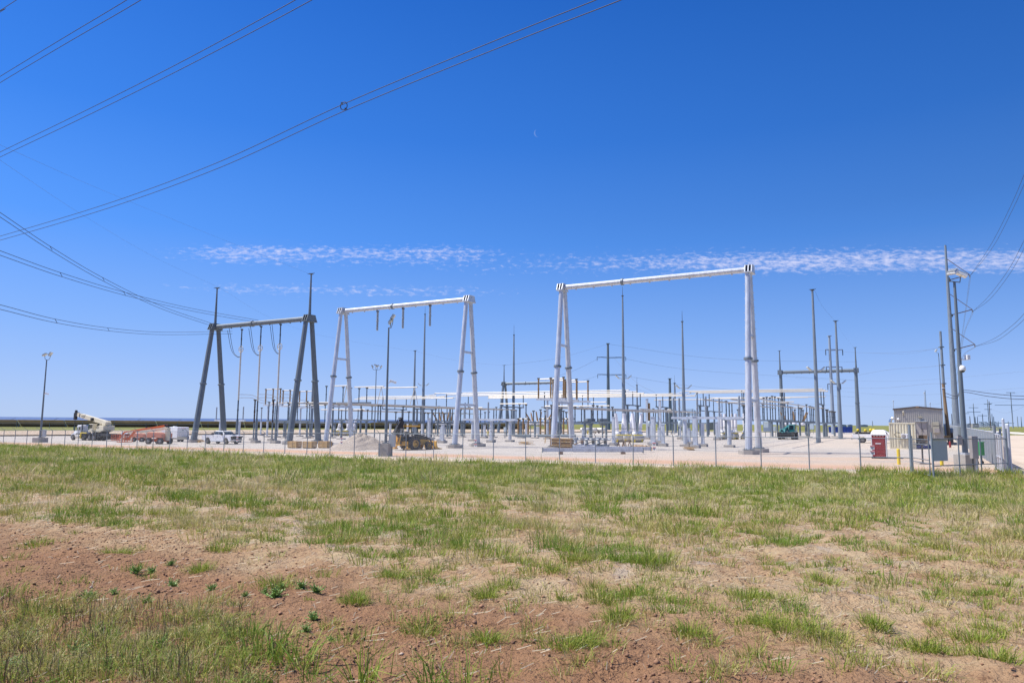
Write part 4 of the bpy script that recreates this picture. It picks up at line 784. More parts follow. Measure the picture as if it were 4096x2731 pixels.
# hanging insulators and riser tubes of the left gantry
for k, (px, pt, pr, pb) in enumerate([(968, 1316, 1397, 1766), (1045, 1304, 1392, 1770), (1123, 1296, 1386, 1772)]):
    p = pv(px, pt, GV); q = gp(p); n_ = ('left', 'middle', 'right')[k]
    h = thing('hanging_insulator', p, 0, f'{n_} hanging insulator string with ring under the dark gantry', 'insulator', 'hanging insulators of the dark gantry'); zr = zt(p.x, p.y, pr)
    put('insulator', INS['grey'], h, (0, 0, zr - p.z + .3), (.95, .95, p.z - zr - .45)); MB().box((0, 0, -.08), (.3, .3, .2)).build('hanger', M['cap'], h); MB().ring((0, 0, zr - p.z), .47, .06, (.5, .87, 0), 24, 6).build('corona_ring', M['alu'], h)
    z1 = zt(p.x, p.y, 1600 + 3 * k); t_ = MB(); t_.tube((0, 0, z1 - zr), (0, 0, .2), .12, n=10); later(t_.build('riser_tube', M['alu'], loc=(p.x, p.y, zr)), f'tall white riser tube hanging from the {n_} insulator of the dark gantry', 'riser tube', px, 'riser tubes')
    c = thing('riser_support', q, 0, f'steel post with grey insulator carrying the {n_} riser tube', 'bus support', 'riser supports'); z2 = zt(p.x, p.y, 1678) - q.z
    MB().tube((0, 0, .35), (0, 0, z2), .2, .18, 10).build('column', M['galv_mid'], c); put('insulator', INS['grey'], c, (0, 0, z2), (1.1, 1.1, z1 - q.z - z2)); MB().box((0, 0, .12), (1.05, 1.05, .6), R_(-30)).build('footing', M['conc'], c)
    # jumper pair from the beam down to the riser
    ja = pv(px - 58 + 8 * k, 1322 - 9 * k, GV); jz = zt(p.x, p.y, 1427 - 7 * k); je = Vector((p.x, p.y, jz))
    for dy in (0, .4): cable('jumper_cable', f'{("nearer", "upper")[dy > 0]} of two sagging jumper cables from the beam to the {n_} riser tube', [ja + Vector((dy * .6, 0, dy)), ja + (je - ja) * .35 + Vector((dy * .6, 0, -(ja.z - jz) * .38)), ja + (je - ja) * .75 + Vector((0, 0, -(ja.z - jz) * .24 + dy * .3)), je], .035, group='twin jumper cables at the dark gantry')
    # pair of flexible cables from the riser to the switches
    s = Vector((p.x, p.y, zt(p.x, p.y, 1590))); e = pv(px + 105, 1607, 100)
    for dz in (0, .5): cable('jumper_cable', f'{("lower", "upper")[dz > 0]} of two slack cables leaving the {n_} riser tube towards the switches', [s + Vector((0, 0, dz)), s + (e - s) * .4 + Vector((0, 0, .25 + dz)), s + (e - s) * .7 + Vector((0, 0, -.35 + dz)), e + Vector((0, 0, dz * .5))], .04, 'alu_dark', group='slack cables at the dark gantry')
for k, (px, pt, pe) in enumerate([(1511, 1244, 1322), (1613, 1233, 1313), (1721, 1221, 1304)]):
    p = pv(px, pt, GV); n_ = ('left', 'middle', 'right')[k]; L = p.z - zt(p.x, p.y, pe)
    h = thing('hanging_insulator', p, 0, f'{n_} of the three insulator strings hanging free under the bright gantry', 'insulator', 'hanging insulators of the bright gantry'); MB().box((0, 0, -.05), (.34, .34, .16)).build('hanger', M['cap'], h)
    put('insulator', ins_mesh('insulator', M['ins_light'], .19, 20) if k == 0 else bpy.data.meshes['insulator'], h, (0, 0, -L), (1, 1, L - .12))
# ------------------------------------------------------------------ lightning masts
def mast(base, px, yt, yb, r0, r1, rod=None, V=None, Y=None, lamp=None, steel='galv_mast', collar=False):
    p = pv(px, yb, V) if V else pg(px, yb); p = gp(p); g = thing('lightning_mast', p); zt_ = zt(p.x, p.y, yt) - p.z; MB().path([(0, 0, 0), (0, 0, zt_ * .5), (0, 0, zt_)], [r0, (r0 + r1) / 2, r1], 12, smooth=False).build('pole', M[steel], g)
    MB().box((0, 0, zt_ + .03), (r1 * 3, r1 * 3, .12)).build('cap_plate', M['cap'], g)
    if rod: MB().tube((0, 0, zt_), (0, 0, zt(p.x, p.y, rod) - p.z), .05, .02, 6).build('rod', M['cap'], g)
    else: MB().bar((-.5, 0, zt_ + .1), (.55, 0, zt_ + .2), .06).build('wire_bracket', M['cap'], g)
    if lamp:
        zl = zt(p.x, p.y, lamp) - p.z
        for s in (-1, 1):
            f = MB(); f.box((s * 1.0, -.1, zl + .22), (.85, .55, .14), ry=-s * .75); f.bar((s * .2, 0, zl - .05), (s * .75, 0, zl + .02), .08); f.build('floodlight', M['lens'], g)
    MB().box((0, 0, .04), (r0 * 3, r0 * 3, .08)).build('base_plate', M['galv_mid'], g)
    return later(g, base, 'mast', px, 'lightning masts')
mast('tall lightning mast with rod and two floodlights', 1690, 1257, 1733, .42, .14, 1226, V=137, lamp=1541)
mast('plain tapering mast carrying a thin earth wire', 1653, 1404, 1735, .40, .16, V=141)
mast('tapering lightning mast with a long thin rod', 2053, 1340, 1733, .42, .13, 1300, V=137)
mast('tall lightning mast with rod and two floodlights', 2496, 1184, 1760, .37, .12, 1146, V=112, lamp=1513)
mast('tall lightning mast with rod and two floodlights', 2738, 1287, 1752, .36, .12, 1243, V=118, lamp=1552)
mast('thick tall tapering mast with two small floodlights, standing beside a yellow bollard', 3273, 1161, 1744, .35, .15, V=116, lamp=1481)
mast('tapering mast with two small floodlights, standing before a blue dumpster', 3362, 1286, 1733, .40, .15, V=142, lamp=1532)
mast('short distant mast with a rod', 2550, 1540, 1730, .38, .2, 1507, V=205)
mast('short distant mast with a rod', 2702, 1532, 1728, .42, .24, 1500, V=215)
mast('dark mast half hidden behind the right leg of the dark gantry', 1244, 1480, 1742, .34, .18, V=112)
# ------------------------------------------------------------------ vehicles and machines
def wheel(par, x, y, z, r, w, rim='rim', tread=False):
    p = [(r * .55, -w * .5), (r * .9, -w * .5), (r, -w * .36), (r, w * .36), (r * .9, w * .5), (r * .55, w * .5)]
    m = MB(); m.lathe(p, (x, y, z), 20, 'y')
    if tread:
        for k in range(16):
            a = k * math.pi / 8
            for s in (-1, 1): m.bar((x + r * math.cos(a), y, z + r * math.sin(a)), (x + r * math.cos(a + .16), y + s * w * .5, z + r * math.sin(a + .16)), r * .12, r * .1)
    t_ = m.build('wheel', M['rubber'], par); q = MB()
    for s in (-1, 1): q.lathe([(r * .56, 0), (r * .5, s * .01), (r * .42, -s * .05), (r * .2, -s * .03), (r * .16, s * .05), (.01, s * .05)] if s > 0 else [(.01, s * .05), (r * .16, s * .05), (r * .2, .03), (r * .42, .05), (r * .5, s * .01), (r * .56, 0)], (x, y + s * w * .5, z), 16, 'y')
    q.build('rim', M[rim], t_); return t_
def arc(cx, cz, r, a0, a1, n=8): return [(cx + r * math.cos(R_(a0 + (a1 - a0) * i / n)), cz + r * math.sin(R_(a0 + (a1 - a0) * i / n))) for i in range(n + 1)]
def taper(mb, prof, wb, wt, zb, ztp):
    """outline (x, z) whose half width runs from wb at height zb to wt at height ztp"""
    n = len(prof); hw = [wb + (wt - wb) * clamp((z - zb) / (ztp - zb), 0, 1) for _, z in prof]
    vs = [(x, -h, z) for (x, z), h in zip(prof, hw)] + [(x, h, z) for (x, z), h in zip(prof, hw)]
    return mb.add(vs, [tuple(range(n)), tuple(range(2 * n - 1, n - 1, -1))] + [(i, i + n, (i + 1) % n + n, (i + 1) % n) for i in range(n)])
def pickup(loc, rz, label, grp, scale=1, front=True, cargo=None):
    g = thing('pickup_truck', loc, rz, label, 'pickup truck', grp, scale)
    prof = [(-3.3, .62), (-3.32, 1.28), (-.72, 1.30), (-.72, 1.36), (1.45, 1.38), (2.2, 1.34), (2.95, 1.22), (3.06, 1.1), (3.08, .62), (2.95, .48)] + arc(2.0, .42, .56, 6, 174) + [(1.4, .44), (-1.4, .46)] + arc(-2.0, .42, .56, 6, 174)
    b = MB(); b.prism(prof, -1.0, 1.0); b.build('body', M['white'], g, bevel=.05)
    MB().box((-2.02, 0, 1.31), (2.35, 1.66, .06)).build('truck_bed', M['black'], g)
    c = MB(); taper(c, [(-.70, 1.34), (-.62, 1.86), (-.45, 1.94), (.75, 1.96), (.98, 1.88), (1.68, 1.38)], .95, .74, 1.34, 1.95); c.build('cab', M['white'], g, bevel=.05)
    for s in (-1, 1):
        for x0, x1, xt0, xt1 in ((-.60, .22, -.54, .22), (.30, 1.36, .30, .92)):
            q = MB(); y0, y1 = s * .955, s * .785; q.add([(x0, y0, 1.42), (x1, y0, 1.42), (xt1, y1, 1.85), (xt0, y1, 1.85), (x0, y0 * .97, 1.42), (x1, y0 * .97, 1.42), (xt1, y1 * .97, 1.85), (xt0, y1 * .97, 1.85)], [(0, 1, 2, 3), (7, 6, 5, 4), (0, 4, 5, 1), (1, 5, 6, 2), (2, 6, 7, 3), (3, 7, 4, 0)]); q.build('side_window', M['glass'], g)
        MB().box((1.22, s * 1.13, 1.45), (.16, .26, .24)).build('mirror', M['black'], g, bevel=.03)
        for x in (.28, -.62): MB().box((x - .12, s * 1.015, 1.16), (.2, .03, .05)).build('handle', M['chrome'], g)
        MB().box((0, s * .98, .44), (2.5, .2, .08)).build('side_step', M['grey'], g)
        MB().box((-3.31, s * .9, 1.05), (.06, .18, .4)).build('tail_light', M['redlight'], g)
        MB().box((3.05, s * .84, 1.0), (.1, .26, .34)).build('headlight', M['glass'], g)
        for x in (-2.0, 2.0): wheel(g, x, s * .86, .42, .42, .29)
    q = MB(); q.add([(1.04, -.70, 1.88), (1.04, .70, 1.88), (1.70, .86, 1.43), (1.70, -.86, 1.43)], [(3, 2, 1, 0)]); q.add([(1.02, -.70, 1.87), (1.02, .70, 1.87), (1.68, .86, 1.41), (1.68, -.86, 1.41)], [(0, 1, 2, 3)]); q.build('windscreen', M['glass'], g)
    q = MB(); q.box((3.07, 0, 1.0), (.06, 1.4, .42)); q.box((3.07, 0, .8), (.05, 1.8, .1)); q.build('grille', M['black'], g)
    q = MB(); q.box((3.16, 0, .6), (.16, 1.96, .2)); q.build('front_bumper', M['chrome'], g, bevel=.03)
    MB().box((-3.38, 0, .58), (.16, 1.9, .18)).build('rear_bumper', M['chrome'], g, bevel=.03)
    MB().box((2.3, 0, 1.345), (.9, .6, .05)).build('hood_scoop', M['white'], g, bevel=.02)
    if cargo: cargo(g)
    return g
def guards(g): MB().box((-.85, 0, 1.62), (.06, 1.6, .5)).build('headache_rack', M['black'], g); MB().box((-1.1, 0, 1.48), (.5, 1.75, .3)).build('tool_box', M['black'], g)
p = pg(888, 1775.5)
pickup(p, R_(-30), 'white crew cab pickup truck with black grille parked before the dark gantry', 'white pickup trucks', .98, cargo=guards)
def drums(g):
    MB().box((-1.7, 0, 1.42), (2.4, 1.6, .34)).build('tool_box', M['black'], g)
    for x, h in ((-2.6, .42), (-.9, .5), (-1.6, .38), (-.5, .45)):
        MB().lathe([(.0, 0), (.19, 0), (.19, h * .8), (.13, h), (0, h)], (x, .3, 1.62), 12).build('water_cooler', M['safety'], g)
p = pg(3512, 1772)
pickup(p, R_(-30), 'white pickup truck with yellow coolers in its bed, half hidden behind the red portable toilet', 'white pickup trucks', 1.0, cargo=drums)
# ---- truck crane
p = pg(362, 1761); g = thing('crane_truck', p, R_(150), 'white truck crane with cream telescopic boom resting over its cab', 'crane truck', scale=.93)
f = MB(); f.box((-.6, 0, .98), (9.6, 1.0, .34)); f.box((-1.2, 0, 1.25), (8.4, 2.3, .14)); f.box((-3.9, 0, .9), (1.6, 2.2, .5)); f.box((-6.3, 0, 1.1), (2.6, 2.3, .42)); f.box((-6.9, 0, .75), (.3, 2.2, .9)); f.box((-.1, 1.1, .85), (1.1, .3, .55)); f.build('chassis', M['black'], g, bevel=.03)
q = MB(); taper(q, [(3.05, .95), (3.05, 1.75), (3.4, 1.88), (4.6, 1.72), (4.75, 1.5), (4.75, .8), (4.5, .75)], .62, .5, .8, 1.9); q.build('hood', M['white'], g, bevel=.08)
q = MB(); q.prism([(1.7, 1.2), (1.7, 2.72), (1.9, 2.84), (2.75, 2.82), (3.0, 2.6), (3.12, 1.85), (3.1, 1.2)], -1.0, 1.0); q.build('cab', M['white'], g, bevel=.08)
for s in (-1, 1):
    MB().box((2.1, s * 1.005, 2.2), (.66, .03, .62)).build('side_window', M['glass'], g); MB().box((2.82, s * 1.005, 2.15), (.3, .03, .55)).build('side_window', M['glass_teal'], g)
    q = MB(); q.prism([(3.3, .95)] + arc(4.05, .56, .66, 150, 5) + arc(4.05, .56, .58, 5, 150), s * .72 - .28, s * .72 + .28); q.prism([(3.3, .95), (3.35, 1.3), (4.0, 1.38), (4.55, 1.1), (4.72, .7), (4.62, .6), (4.0, 1.15), (3.5, .95)], s * .74 - .27, s * .74 + .27); q.build('mudguard', M['white'], g, fix=True)
    MB().lathe([(.0, -.7), (.34, -.7), (.36, -.6), (.36, .6), (.34, .7), (0, .7)], (2.3, s * .92, .72), 14, 'x').build('fuel_tank', M['alu'], g)
    MB().tube((1.55, s * .8, 1.2), (1.55, s * .8, 3.0), .08, n=8).build('exhaust_stack', M['black'], g)
    b_ = MB(); b_.bar((3.1, s * 1.0, 2.5), (3.2, s * 1.35, 2.5), .05); b_.box((3.2, s * 1.4, 2.25), (.08, .2, .5)); b_.build('mirror', M['glass_teal'], g)
    wheel(g, 4.05, s * .92, .54, .54, .36)
    for x in (.55, -1.35, -2.75): wheel(g, x, s * .86, .54, .54, .52)
    o_ = MB(); o_.box((-3.5 if s < 0 else -3.5, s * 1.12, .95), (.5, .2, 1.3)); o_.box((1.2, s * 1.12, .98), (.4, .2, 1.1)); o_.build('outrigger', M['black'], g, bevel=.02)
MB().box((4.85, 0, .62), (.14, 2.1, .3)).build('front_bumper', M['chrome'], g, bevel=.02)
MB().add([(3.03, -.85, 2.6), (3.03, .85, 2.6), (3.14, .85, 1.98), (3.14, -.85, 1.98)], [(0, 1, 2, 3), (3, 2, 1, 0)]).build('windscreen', M['glass'], g)
MB().lathe([(1.05, 0), (1.05, .3), (.95, .34)], (-1.1, 0, 1.3), 20).build('turntable', M['black'], g).location.x = -2.0
q = MB(); taper(q, [(-3.6, 2.0), (-3.6, 2.75), (-2.2, 2.8), (-1.5, 2.6), (-1.2, 1.6), (-2.6, 1.6)], 1.05, 1.05, 1.5, 3); q.build('superstructure', M['cream'], g, bevel=.04).location.x = -2.0
q = MB(); taper(q, [(-2.2, 2.8), (-3.2, 2.82), (-3.35, 3.4), (-3.0, 3.62), (-2.0, 3.5)], .55, .5, 2.9, 3.9); q.build('winch_housing', M['cream'], g, bevel=.06).location.x = -2.0
q = MB(); q.prism([(-.75, 1.55), (.55, 1.55), (.72, 2.5), (.45, 3.05), (-.75, 3.1)], .38, 1.25); cb_ = q.build('operator_cab', M['cream'], g, bevel=.05); cb_.location.x = -1.75
MB().box((-.3, 1.26, 2.62), (.75, .03, .66)).build('pane', M['glass'], cb_); MB().add([(.12, 1.262, 2.98), (.44, 1.262, 2.98), (.68, 1.262, 2.45), (.5, 1.262, 1.95), (.12, 1.262, 2.1)], [(4, 3, 2, 1, 0), (0, 1, 2, 3, 4)]).build('pane', M['glass_teal'], cb_)
MB().add([(.74, .45, 2.5), (.74, 1.18, 2.5), (.47, 1.18, 3.02), (.47, .45, 3.02)], [(0, 1, 2, 3), (3, 2, 1, 0)]).build('pane', M['glass_teal'], cb_)
bs, be = Vector((-4.0, 0, 3.25)), Vector((5.9, 0, 4.85)); ax = (be - bs).normalized(); LB = (be - bs).length
q = MB(); q.bar(bs, bs + ax * (LB - 1.95), .62, .78, up=(0, 0, 1)); bo = q.build('boom', M['cream'], g, bevel=.05); bo.location.x = -.75
q = MB(); q.bar(bs + ax * (LB - 2), bs + ax * (LB - .55), .52, .64); q.build('boom_section', M['cream'], bo, bevel=.04)
q = MB(); q.bar(bs + ax * (LB - 1.6), bs + ax * (LB - 1.35), .56, .68); q.build('stripe', M['black'], bo)
q = MB(); q.bar(bs + ax * (LB - .55), bs + ax * (LB + .05), .5, .8); q.box(be + ax * .4 + Vector((0, 0, -.45)), (.5, .45, 1.3)); q.lathe([(.05, -.12), (.3, -.12), (.3, .12), (.05, .12)], tuple(be + ax * .3 + Vector((0, 0, .45))), 14, 'y'); q.build('boom_head', M['black'], bo)
q = MB(); q.tube(bs + ax * 3.2 + Vector((0, -.0, -.6)), Vector((-.9, 0, 2.2)), .16, n=10); q.build('lift_cylinder', M['cream'], g).location.x = -2.0
q = MB(); q.lathe([(.06, -.2), (.33, -.2), (.33, .1), (.06, .1)], tuple(bs + ax * 4.0 + Vector((0, .5, 0))), 14, 'y'); q.build('hose_reel', M['black'], bo)
hp = be + ax * .45 + Vector((0, 0, -1.0)); q = MB()
for s in (-.12, .12): q.tube(hp + Vector((s, 0, 0)), hp + Vector((s * .6, 0, -1.3)), .025, n=5)
q.build('hoist_rope', M['black'], bo); MB().box(hp + Vector((0, 0, -1.75)), (.26, .2, 1.0)).build('hook_block', M['black'], bo, bevel=.05)
an = math.atan2(ax.z, ax.x)
m_ = bs + ax * (LB - 2.9); words('NATIONAL\nCRANE', .3, M['letter'], bo, m_ + Vector((0, .322, 0)), (R_(90), -an, R_(180)), 'lettering')
words('NATIONAL\nCRANE', .22, M['letter'], g, (-3.75, 1.075, 2.4), (R_(90), 0, R_(180)), 'lettering')
q = MB(); q.path([(1.1, 1.3, 1.36), (.9, 1.35, 1.4), (-.9, 1.28, 1.42)], .09, 6); q.path([(1.1, 1.3, 1.36), (1.25, 1.3, .6)], .08, 6); q.path([(.9, 1.32, 1.36), (.85, 1.33, .3)], .09, 6); q.build('sling_strap', M['safety'], g)
# ---- articulated boom lifts
def boomlift(px, py, rz, label, scale=1, second=False):
    p = pg(px, py); g = thing('boom_lift', p, rz, label, 'boom lift', 'orange boom lifts', scale)
    MB().box((0, 0, .62), (2.3, 1.1, .36)).build('chassis', M['orange'], g, bevel=.05)
    for x in (-1.0, 1.0):
        for s in (-1, 1): wheel(g, x, s * .95, .46, .46, .34, tread=True)
        MB().tube((x, -.9, .46), (x, .9, .46), .1, n=8).build('axle', M['orange'], g)
    q = MB(); q.prism([(-1.35, .95), (-1.3, 1.5), (-1.0, 1.72), (1.05, 1.76), (1.25, 1.6), (1.3, .95)], .35, 1.15); q.prism([(-1.3, .95), (-1.3, 1.6), (1.25, 1.6), (1.3, .95)], -1.15, -.35); q.build('turret_hood', M['salmon'], g, bevel=.08)
    words('LIFT', .28, M['letter'], g, (.1, 1.162, 1.15), (R_(90), 0, R_(180)), 'lettering')
    MB().box((-1.35, 0, 1.5), (.5, .62, 1.9)).build('boom_tower', M['cream'], g, bevel=.06)
    q = MB(); q.bar((-1.35, 0, 2.35), (3.4, 0, 1.72), .3, .36); q.build('lower_boom', M['cream'], g, bevel=.03)
    q = MB(); q.bar((-1.2, -.0, 2.72), (4.3, 0, 1.85), .26, .3); q.build('upper_boom', M['orange'], g, bevel=.03)
    q = MB(); q.bar((-1.5, 0, 2.3), (-.9, 0, 2.85), .34, .3); q.build('boom_knuckle', M['black'], g, bevel=.03)
    q = MB(); q.bar((4.25, 0, 1.9), (5.5, 0, .55), .24, .3); q.build('jib', M['orange'], g, bevel=.03)
    b_ = MB(); x0, x1 = 5.5, 6.5
    for z in (.28, .75, 1.35):
        for a, c in (((x0, -.95), (x1, -.95)), ((x1, -.95), (x1, .95)), ((x1, .95), (x0, .95)), ((x0, .95), (x0, -.95))): b_.bar((a[0], a[1], z), (c[0], c[1], z), .06)
    for x in (x0, x1):
        for y in (-.95, -.48, 0, .48, .95): b_.bar((x, y, .28), (x, y, 1.35), .05)
    b_.box(((x0 + x1) / 2, 0, .24), (1.0, 1.9, .08)); bk = b_.build('work_basket', M['orange'], g); MB().box((x0 + .15, 0, 1.3), (.25, .7, .3)).build('control_panel', M['black'], bk)
    return g
boomlift(636, 1776, R_(166), 'orange boom lift with folded cream boom, nearest to the white trailer', .98)
boomlift(566, 1767, R_(165), 'second orange boom lift partly hidden behind the nearer one', .8)
# ---- box trailer
p = pg(700, 1766); g = thing('cargo_trailer', p, R_(150), 'white enclosed cargo trailer with side door parked beside the orange boom lift', 'trailer', scale=1.0)
q = MB(); q.prism([(-1.95, .45), (-1.95, 2.25), (-1.8, 2.36), (1.6, 2.36), (2.15, 2.1), (2.15, .45)], -1.05, 1.05); q.build('body', M['white'], g, bevel=.05)
MB().box((.95, 1.055, 1.25), (.75, .03, 1.55)).build('side_door', M['white'], g, bevel=.01)
q = MB(); q.box((-1.97, 0, .62), (.06, 2.12, .5)); q.box((0.1, 1.06, .55), (4.0, .03, .22)); q.build('kick_plate', M['chrome'], g)
for s in (-.85, -.3, 0, .3, .85): MB().box((-1.97, s, 2.24), (.04, .14, .06)).build('marker_light', M['redlight'], g)
MB().box((-1.97, .1, 1.9), (.04, .3, .22)).build('license_plate', M['grey'], g)
for x in (-.4, .45):
    for s in (-1, 1): wheel(g, x, s * .98, .34, .34, .22)
MB().box((0.3, 0, 2.42), (.4, .4, .14)).build('roof_vent', M['white'], g, bevel=.03)
q = MB(); q.bar((2.1, .7, .45), (3.2, 0, .45), .1); q.bar((2.1, -.7, .45), (3.2, 0, .45), .1); q.build('hitch', M['black'], g)
# ---- backhoe loader
p = pg(1641, 1799); g = thing('backhoe_loader', p, R_(44), 'yellow backhoe loader with black folded rear arm and orange canopy', 'backhoe', scale=1.0)
MB().box((.75, 0, .82), (3.2, .8, .5)).build('chassis', M['yellow'], g, bevel=.05)
q = MB(); q.prism([(.75, 1.0), (.75, 1.75), (2.1, 1.5), (2.3, 1.3), (2.3, .85)], -.42, .42); q.build('bonnet', M['black'], g, bevel=.06)
MB().prism([(.8, .7), (.8, 1.2), (2.25, 1.15), (2.25, .7)], -.44, .44).build('side_panel', M['yellow'], g)
MB().box((-.15, 0, 1.12), (1.5, 1.3, .2)).build('cab_floor', M['black'], g)
for s in (-1, 1):
    wheel(g, -.05, s * .85, .72, .72, .46, 'yellow', True); wheel(g, 1.95, s * .82, .46, .46, .34, 'yellow', True)
    q = MB(); q.prism(arc(-.05, .72, .90, 35, 150, 10) + arc(-.05, .72, .80, 150, 35, 10), s * .82 - .24, s * .82 + .24); q.build('mudguard', M['black'], g, fix=True)
    for x, xt in ((-.75, -.65), (.7, .45)): MB().bar((x, s * .62, 1.2), (xt, s * .62, 2.62), .09).build('canopy_post', M['black'], g)
    q = MB(); q.bar((.75, s * .58, 1.5), (2.2, s * .58, 1.3), .1, .15); q.bar((2.2, s * .58, 1.3), (2.9, s * .58, .45), .1, .15); q.build('loader_arm', M['black'], g)
    q = MB(); q.bar((-1.05, s * .65, .9), (-1.25, s * 1.15, .25), .18, .14); q.box((-1.25, s * 1.18, .2), (.5, .4, .12)); q.build('stabiliser', M['yellow'], g)
q = MB(); q.box((-.1, 0, 2.68), (1.75, 1.55, .16)); q.build('canopy', M['yellow'], g, bevel=.04)
q = MB(); q.box((-.35, 0, 1.5), (.5, .55, .14)); q.box((-.6, 0, 1.8), (.12, .55, .55)); q.build('seat', M['black'], g, bevel=.04)
q = MB(); q.ring((.2, 0, 1.95), .2, .025, (-.5, 0, 1), 16, 5); q.tube((.2, 0, 1.95), (.45, 0, 1.4), .04, n=6); q.build('steering_wheel', M['black'], g)
MB().tube((1.5, .2, 1.6), (1.5, .2, 2.2), .06, n=8).build('exhaust_stack', M['black'], g)
q = MB(); q.prism([(2.75, .2), (2.8, .95), (3.0, 1.0), (2.98, .5), (3.15, .25), (3.75, .12), (3.75, .05), (2.9, .08)], -1.08, 1.08); q.build('loader_bucket', M['yellow'], g, fix=True)
MB().box((-1.15, 0, .75), (.35, 1.9, .5)).build('swing_frame', M['yellow'], g, bevel=.03)
q = MB(); q.bar((-1.3, 0, .7), (-1.55, 0, 2.1), .42, .58); q.bar((-1.55, 0, 2.0), (-1.3, 0, 3.3), .42, .52); bo = q.build('backhoe_boom', M['black'], g, bevel=.05)
words('DEERE', .34, M['letterw'], bo, (-1.5, -.225, 1.95), (R_(90), R_(-80), 0), 'lettering')
q = MB(); q.bar((-1.25, 0, 3.35), (-2.3, 0, 1.6), .36, .44); q.bar((-1.25, 0, 3.35), (-1.5, 0, 3.55), .3, .4); q.build('dipper_stick', M['black'], g, bevel=.04)
q = MB(); q.path([(-1.5, .1, 2.4), (-1.9, .12, 3.1), (-1.6, .1, 3.62), (-1.3, .1, 3.45)], .04, 5); q.path([(-1.5, -.1, 2.4), (-2.0, -.12, 3.0), (-1.75, -.1, 3.66), (-1.3, -.1, 3.5)], .04, 5); q.build('hydraulic_hose', M['black'], g)
q = MB(); q.prism([(-2.35, 1.7), (-2.55, 1.3), (-2.45, .85), (-2.1, .62), (-1.75, .7), (-1.62, 1.45), (-1.78, 1.42), (-1.9, .95), (-2.2, .95), (-2.25, 1.5)], -.42, .42)
for k in range(5): q.bar((-1.7, -.36 + .18 * k, 1.42), (-1.6, -.36 + .18 * k, 1.66), .07, .06)
q.build('digging_bucket', M['yellow'], g, fix=True)
# ---- telehandler
p = pg(3153, 1757); g = thing('telehandler', p, R_(238), 'teal telehandler facing the camera with its boom lowered', 'telehandler', scale=1.1)
MB().box((0, 0, .85), (4.4, 1.2, .55)).build('chassis', M['teal'], g, bevel=.05)
for x in (-1.45, 1.45):
    for s in (-1, 1): wheel(g, x, s * 1.0, .6, .6, .42, tread=True)
    MB().tube((x, -.95, .6), (x, .95, .6), .14, n=8).build('axle', M['black'], g)
q = MB(); q.prism([(-.9, 1.05), (-.9, 2.4), (.55, 2.4), (.95, 1.6), (.95, 1.05)], .22, 1.15); cb_ = q.build('cab', M['teal'], g, bevel=.06)
MB().add([(.62, .34, 2.28), (.62, 1.03, 2.28), (.98, 1.03, 1.62), (.98, .34, 1.62)], [(3, 2, 1, 0), (0, 1, 2, 3)]).build('pane', M['glass'], cb_); MB().box((-.2, 1.155, 1.85), (1.1, .03, .75)).build('pane', M['glass'], cb_)
q = MB(); q.prism([(-1.9, 1.05), (-1.9, 1.75), (.9, 1.6), (1.1, 1.05)], -1.15, -.35); q.build('engine_cover', M['teal'], g, bevel=.07)
q = MB(); q.bar((-2.0, -.1, 2.1), (2.1, -.1, 1.55), .42, .5); q.bar((2.0, -.1, 1.56), (2.6, -.1, 1.0), .32, .36); q.build('boom', M['teal'], g, bevel=.05)
q = MB(); q.box((2.65, 0, .85), (.12, 2.2, .5)); q.box((2.62, 0, .5), (.1, 2.3, .1)); q.bar((2.7, .45, .3), (3.8, .45, .28), .12, .06); q.bar((2.7, -.45, .3), (3.8, -.45, .28), .12, .06); q.build('fork_carriage', M['black'], g)
MB().lathe([(.02, -.02), (.16, -.02), (.16, .04), (.02, .04)], (1.0, -.75, 1.42), 12, 'x').build('headlight', M['glass'], g)
# ------------------------------------------------------------------ front chain-link fence
def fence_post(par, p, h, r=.032, arm=True, out=(-.25, -.43)):
    m = MB(); m.tube(p, (p[0], p[1], p[2] + h), r, n=6)
    if arm: m.bar((p[0], p[1], p[2] + h - .03), (p[0] + out[0], p[1] + out[1], p[2] + h + .36), .04, .03)
    return m.build('post', M['galv_mast'], par)
g = thing('chain_link_fence', gp(xy_(-3.7, 51)), 0, 'long grey chain link fence with barbed wire arms along the front of the yard', 'fence'); O = Vector(g.location)
us = [-3.7 - 3.05 * k for k in range(44)]; pts = [gp(xy_(u, 51)) - O for u in us]; FH = 2.12
for p in pts: fence_post(g, p, FH, .04)
tr = MB(); tr.path([p + Vector((0, 0, FH)) for p in pts], .028, 6); tr.build('top_rail', M['galv_mast'], g)
bw = MB()
for k in (1, 2, 3): bw.path([p + Vector((-.25 * k / 3, -.43 * k / 3, FH + .36 * k / 3)) for p in pts], .005, 3, caps=False)
bw.path([p + Vector((0, 0, .08)) for p in pts], .006, 3, caps=False); bw.build('barbed_wire', M['galv_mast'], g)
fabric('chain_link', [(pts[i], pts[i + 1], FH - .02) for i in range(len(pts) - 1)], g)
# gate side panel with mid rail, then the gate and the angled corner fence
ge = gp(pg(3648, 1893)); g = thing('chain_link_gate', ge, 0, 'chain link walk gate of pipe frames with tall posts, left of the pale metal sign', 'gate'); O = Vector(g.location); st = gp(xy_(-3.7, 51)) - O; en = Vector((0, 0, 0))
for p, h, r in ((en, 2.95, .06), (gp(pg(3644, 1889)) - O, 3.0, .05)): fence_post(g, p, h, r, False)
rr = MB(); rr.tube(st + Vector((0, 0, 2.12)), en + Vector((0, 0, 2.12)), .03, n=6); rr.tube(st + Vector((0, 0, .95)), en + Vector((0, 0, .95)), .03, n=6); rr.build('rail', M['galv_mid'], g)
gq = gp(pg(3736, 1916)) - O
a, b = en + (gq - en) * .08, en + (gq - en) * .86
for q in (a, b): MB().tube(q + Vector((0, 0, .1)), q + Vector((0, 0, 2.3)), .032, n=6).build('gate_stile', M['galv_mid'], g)
rr = MB()
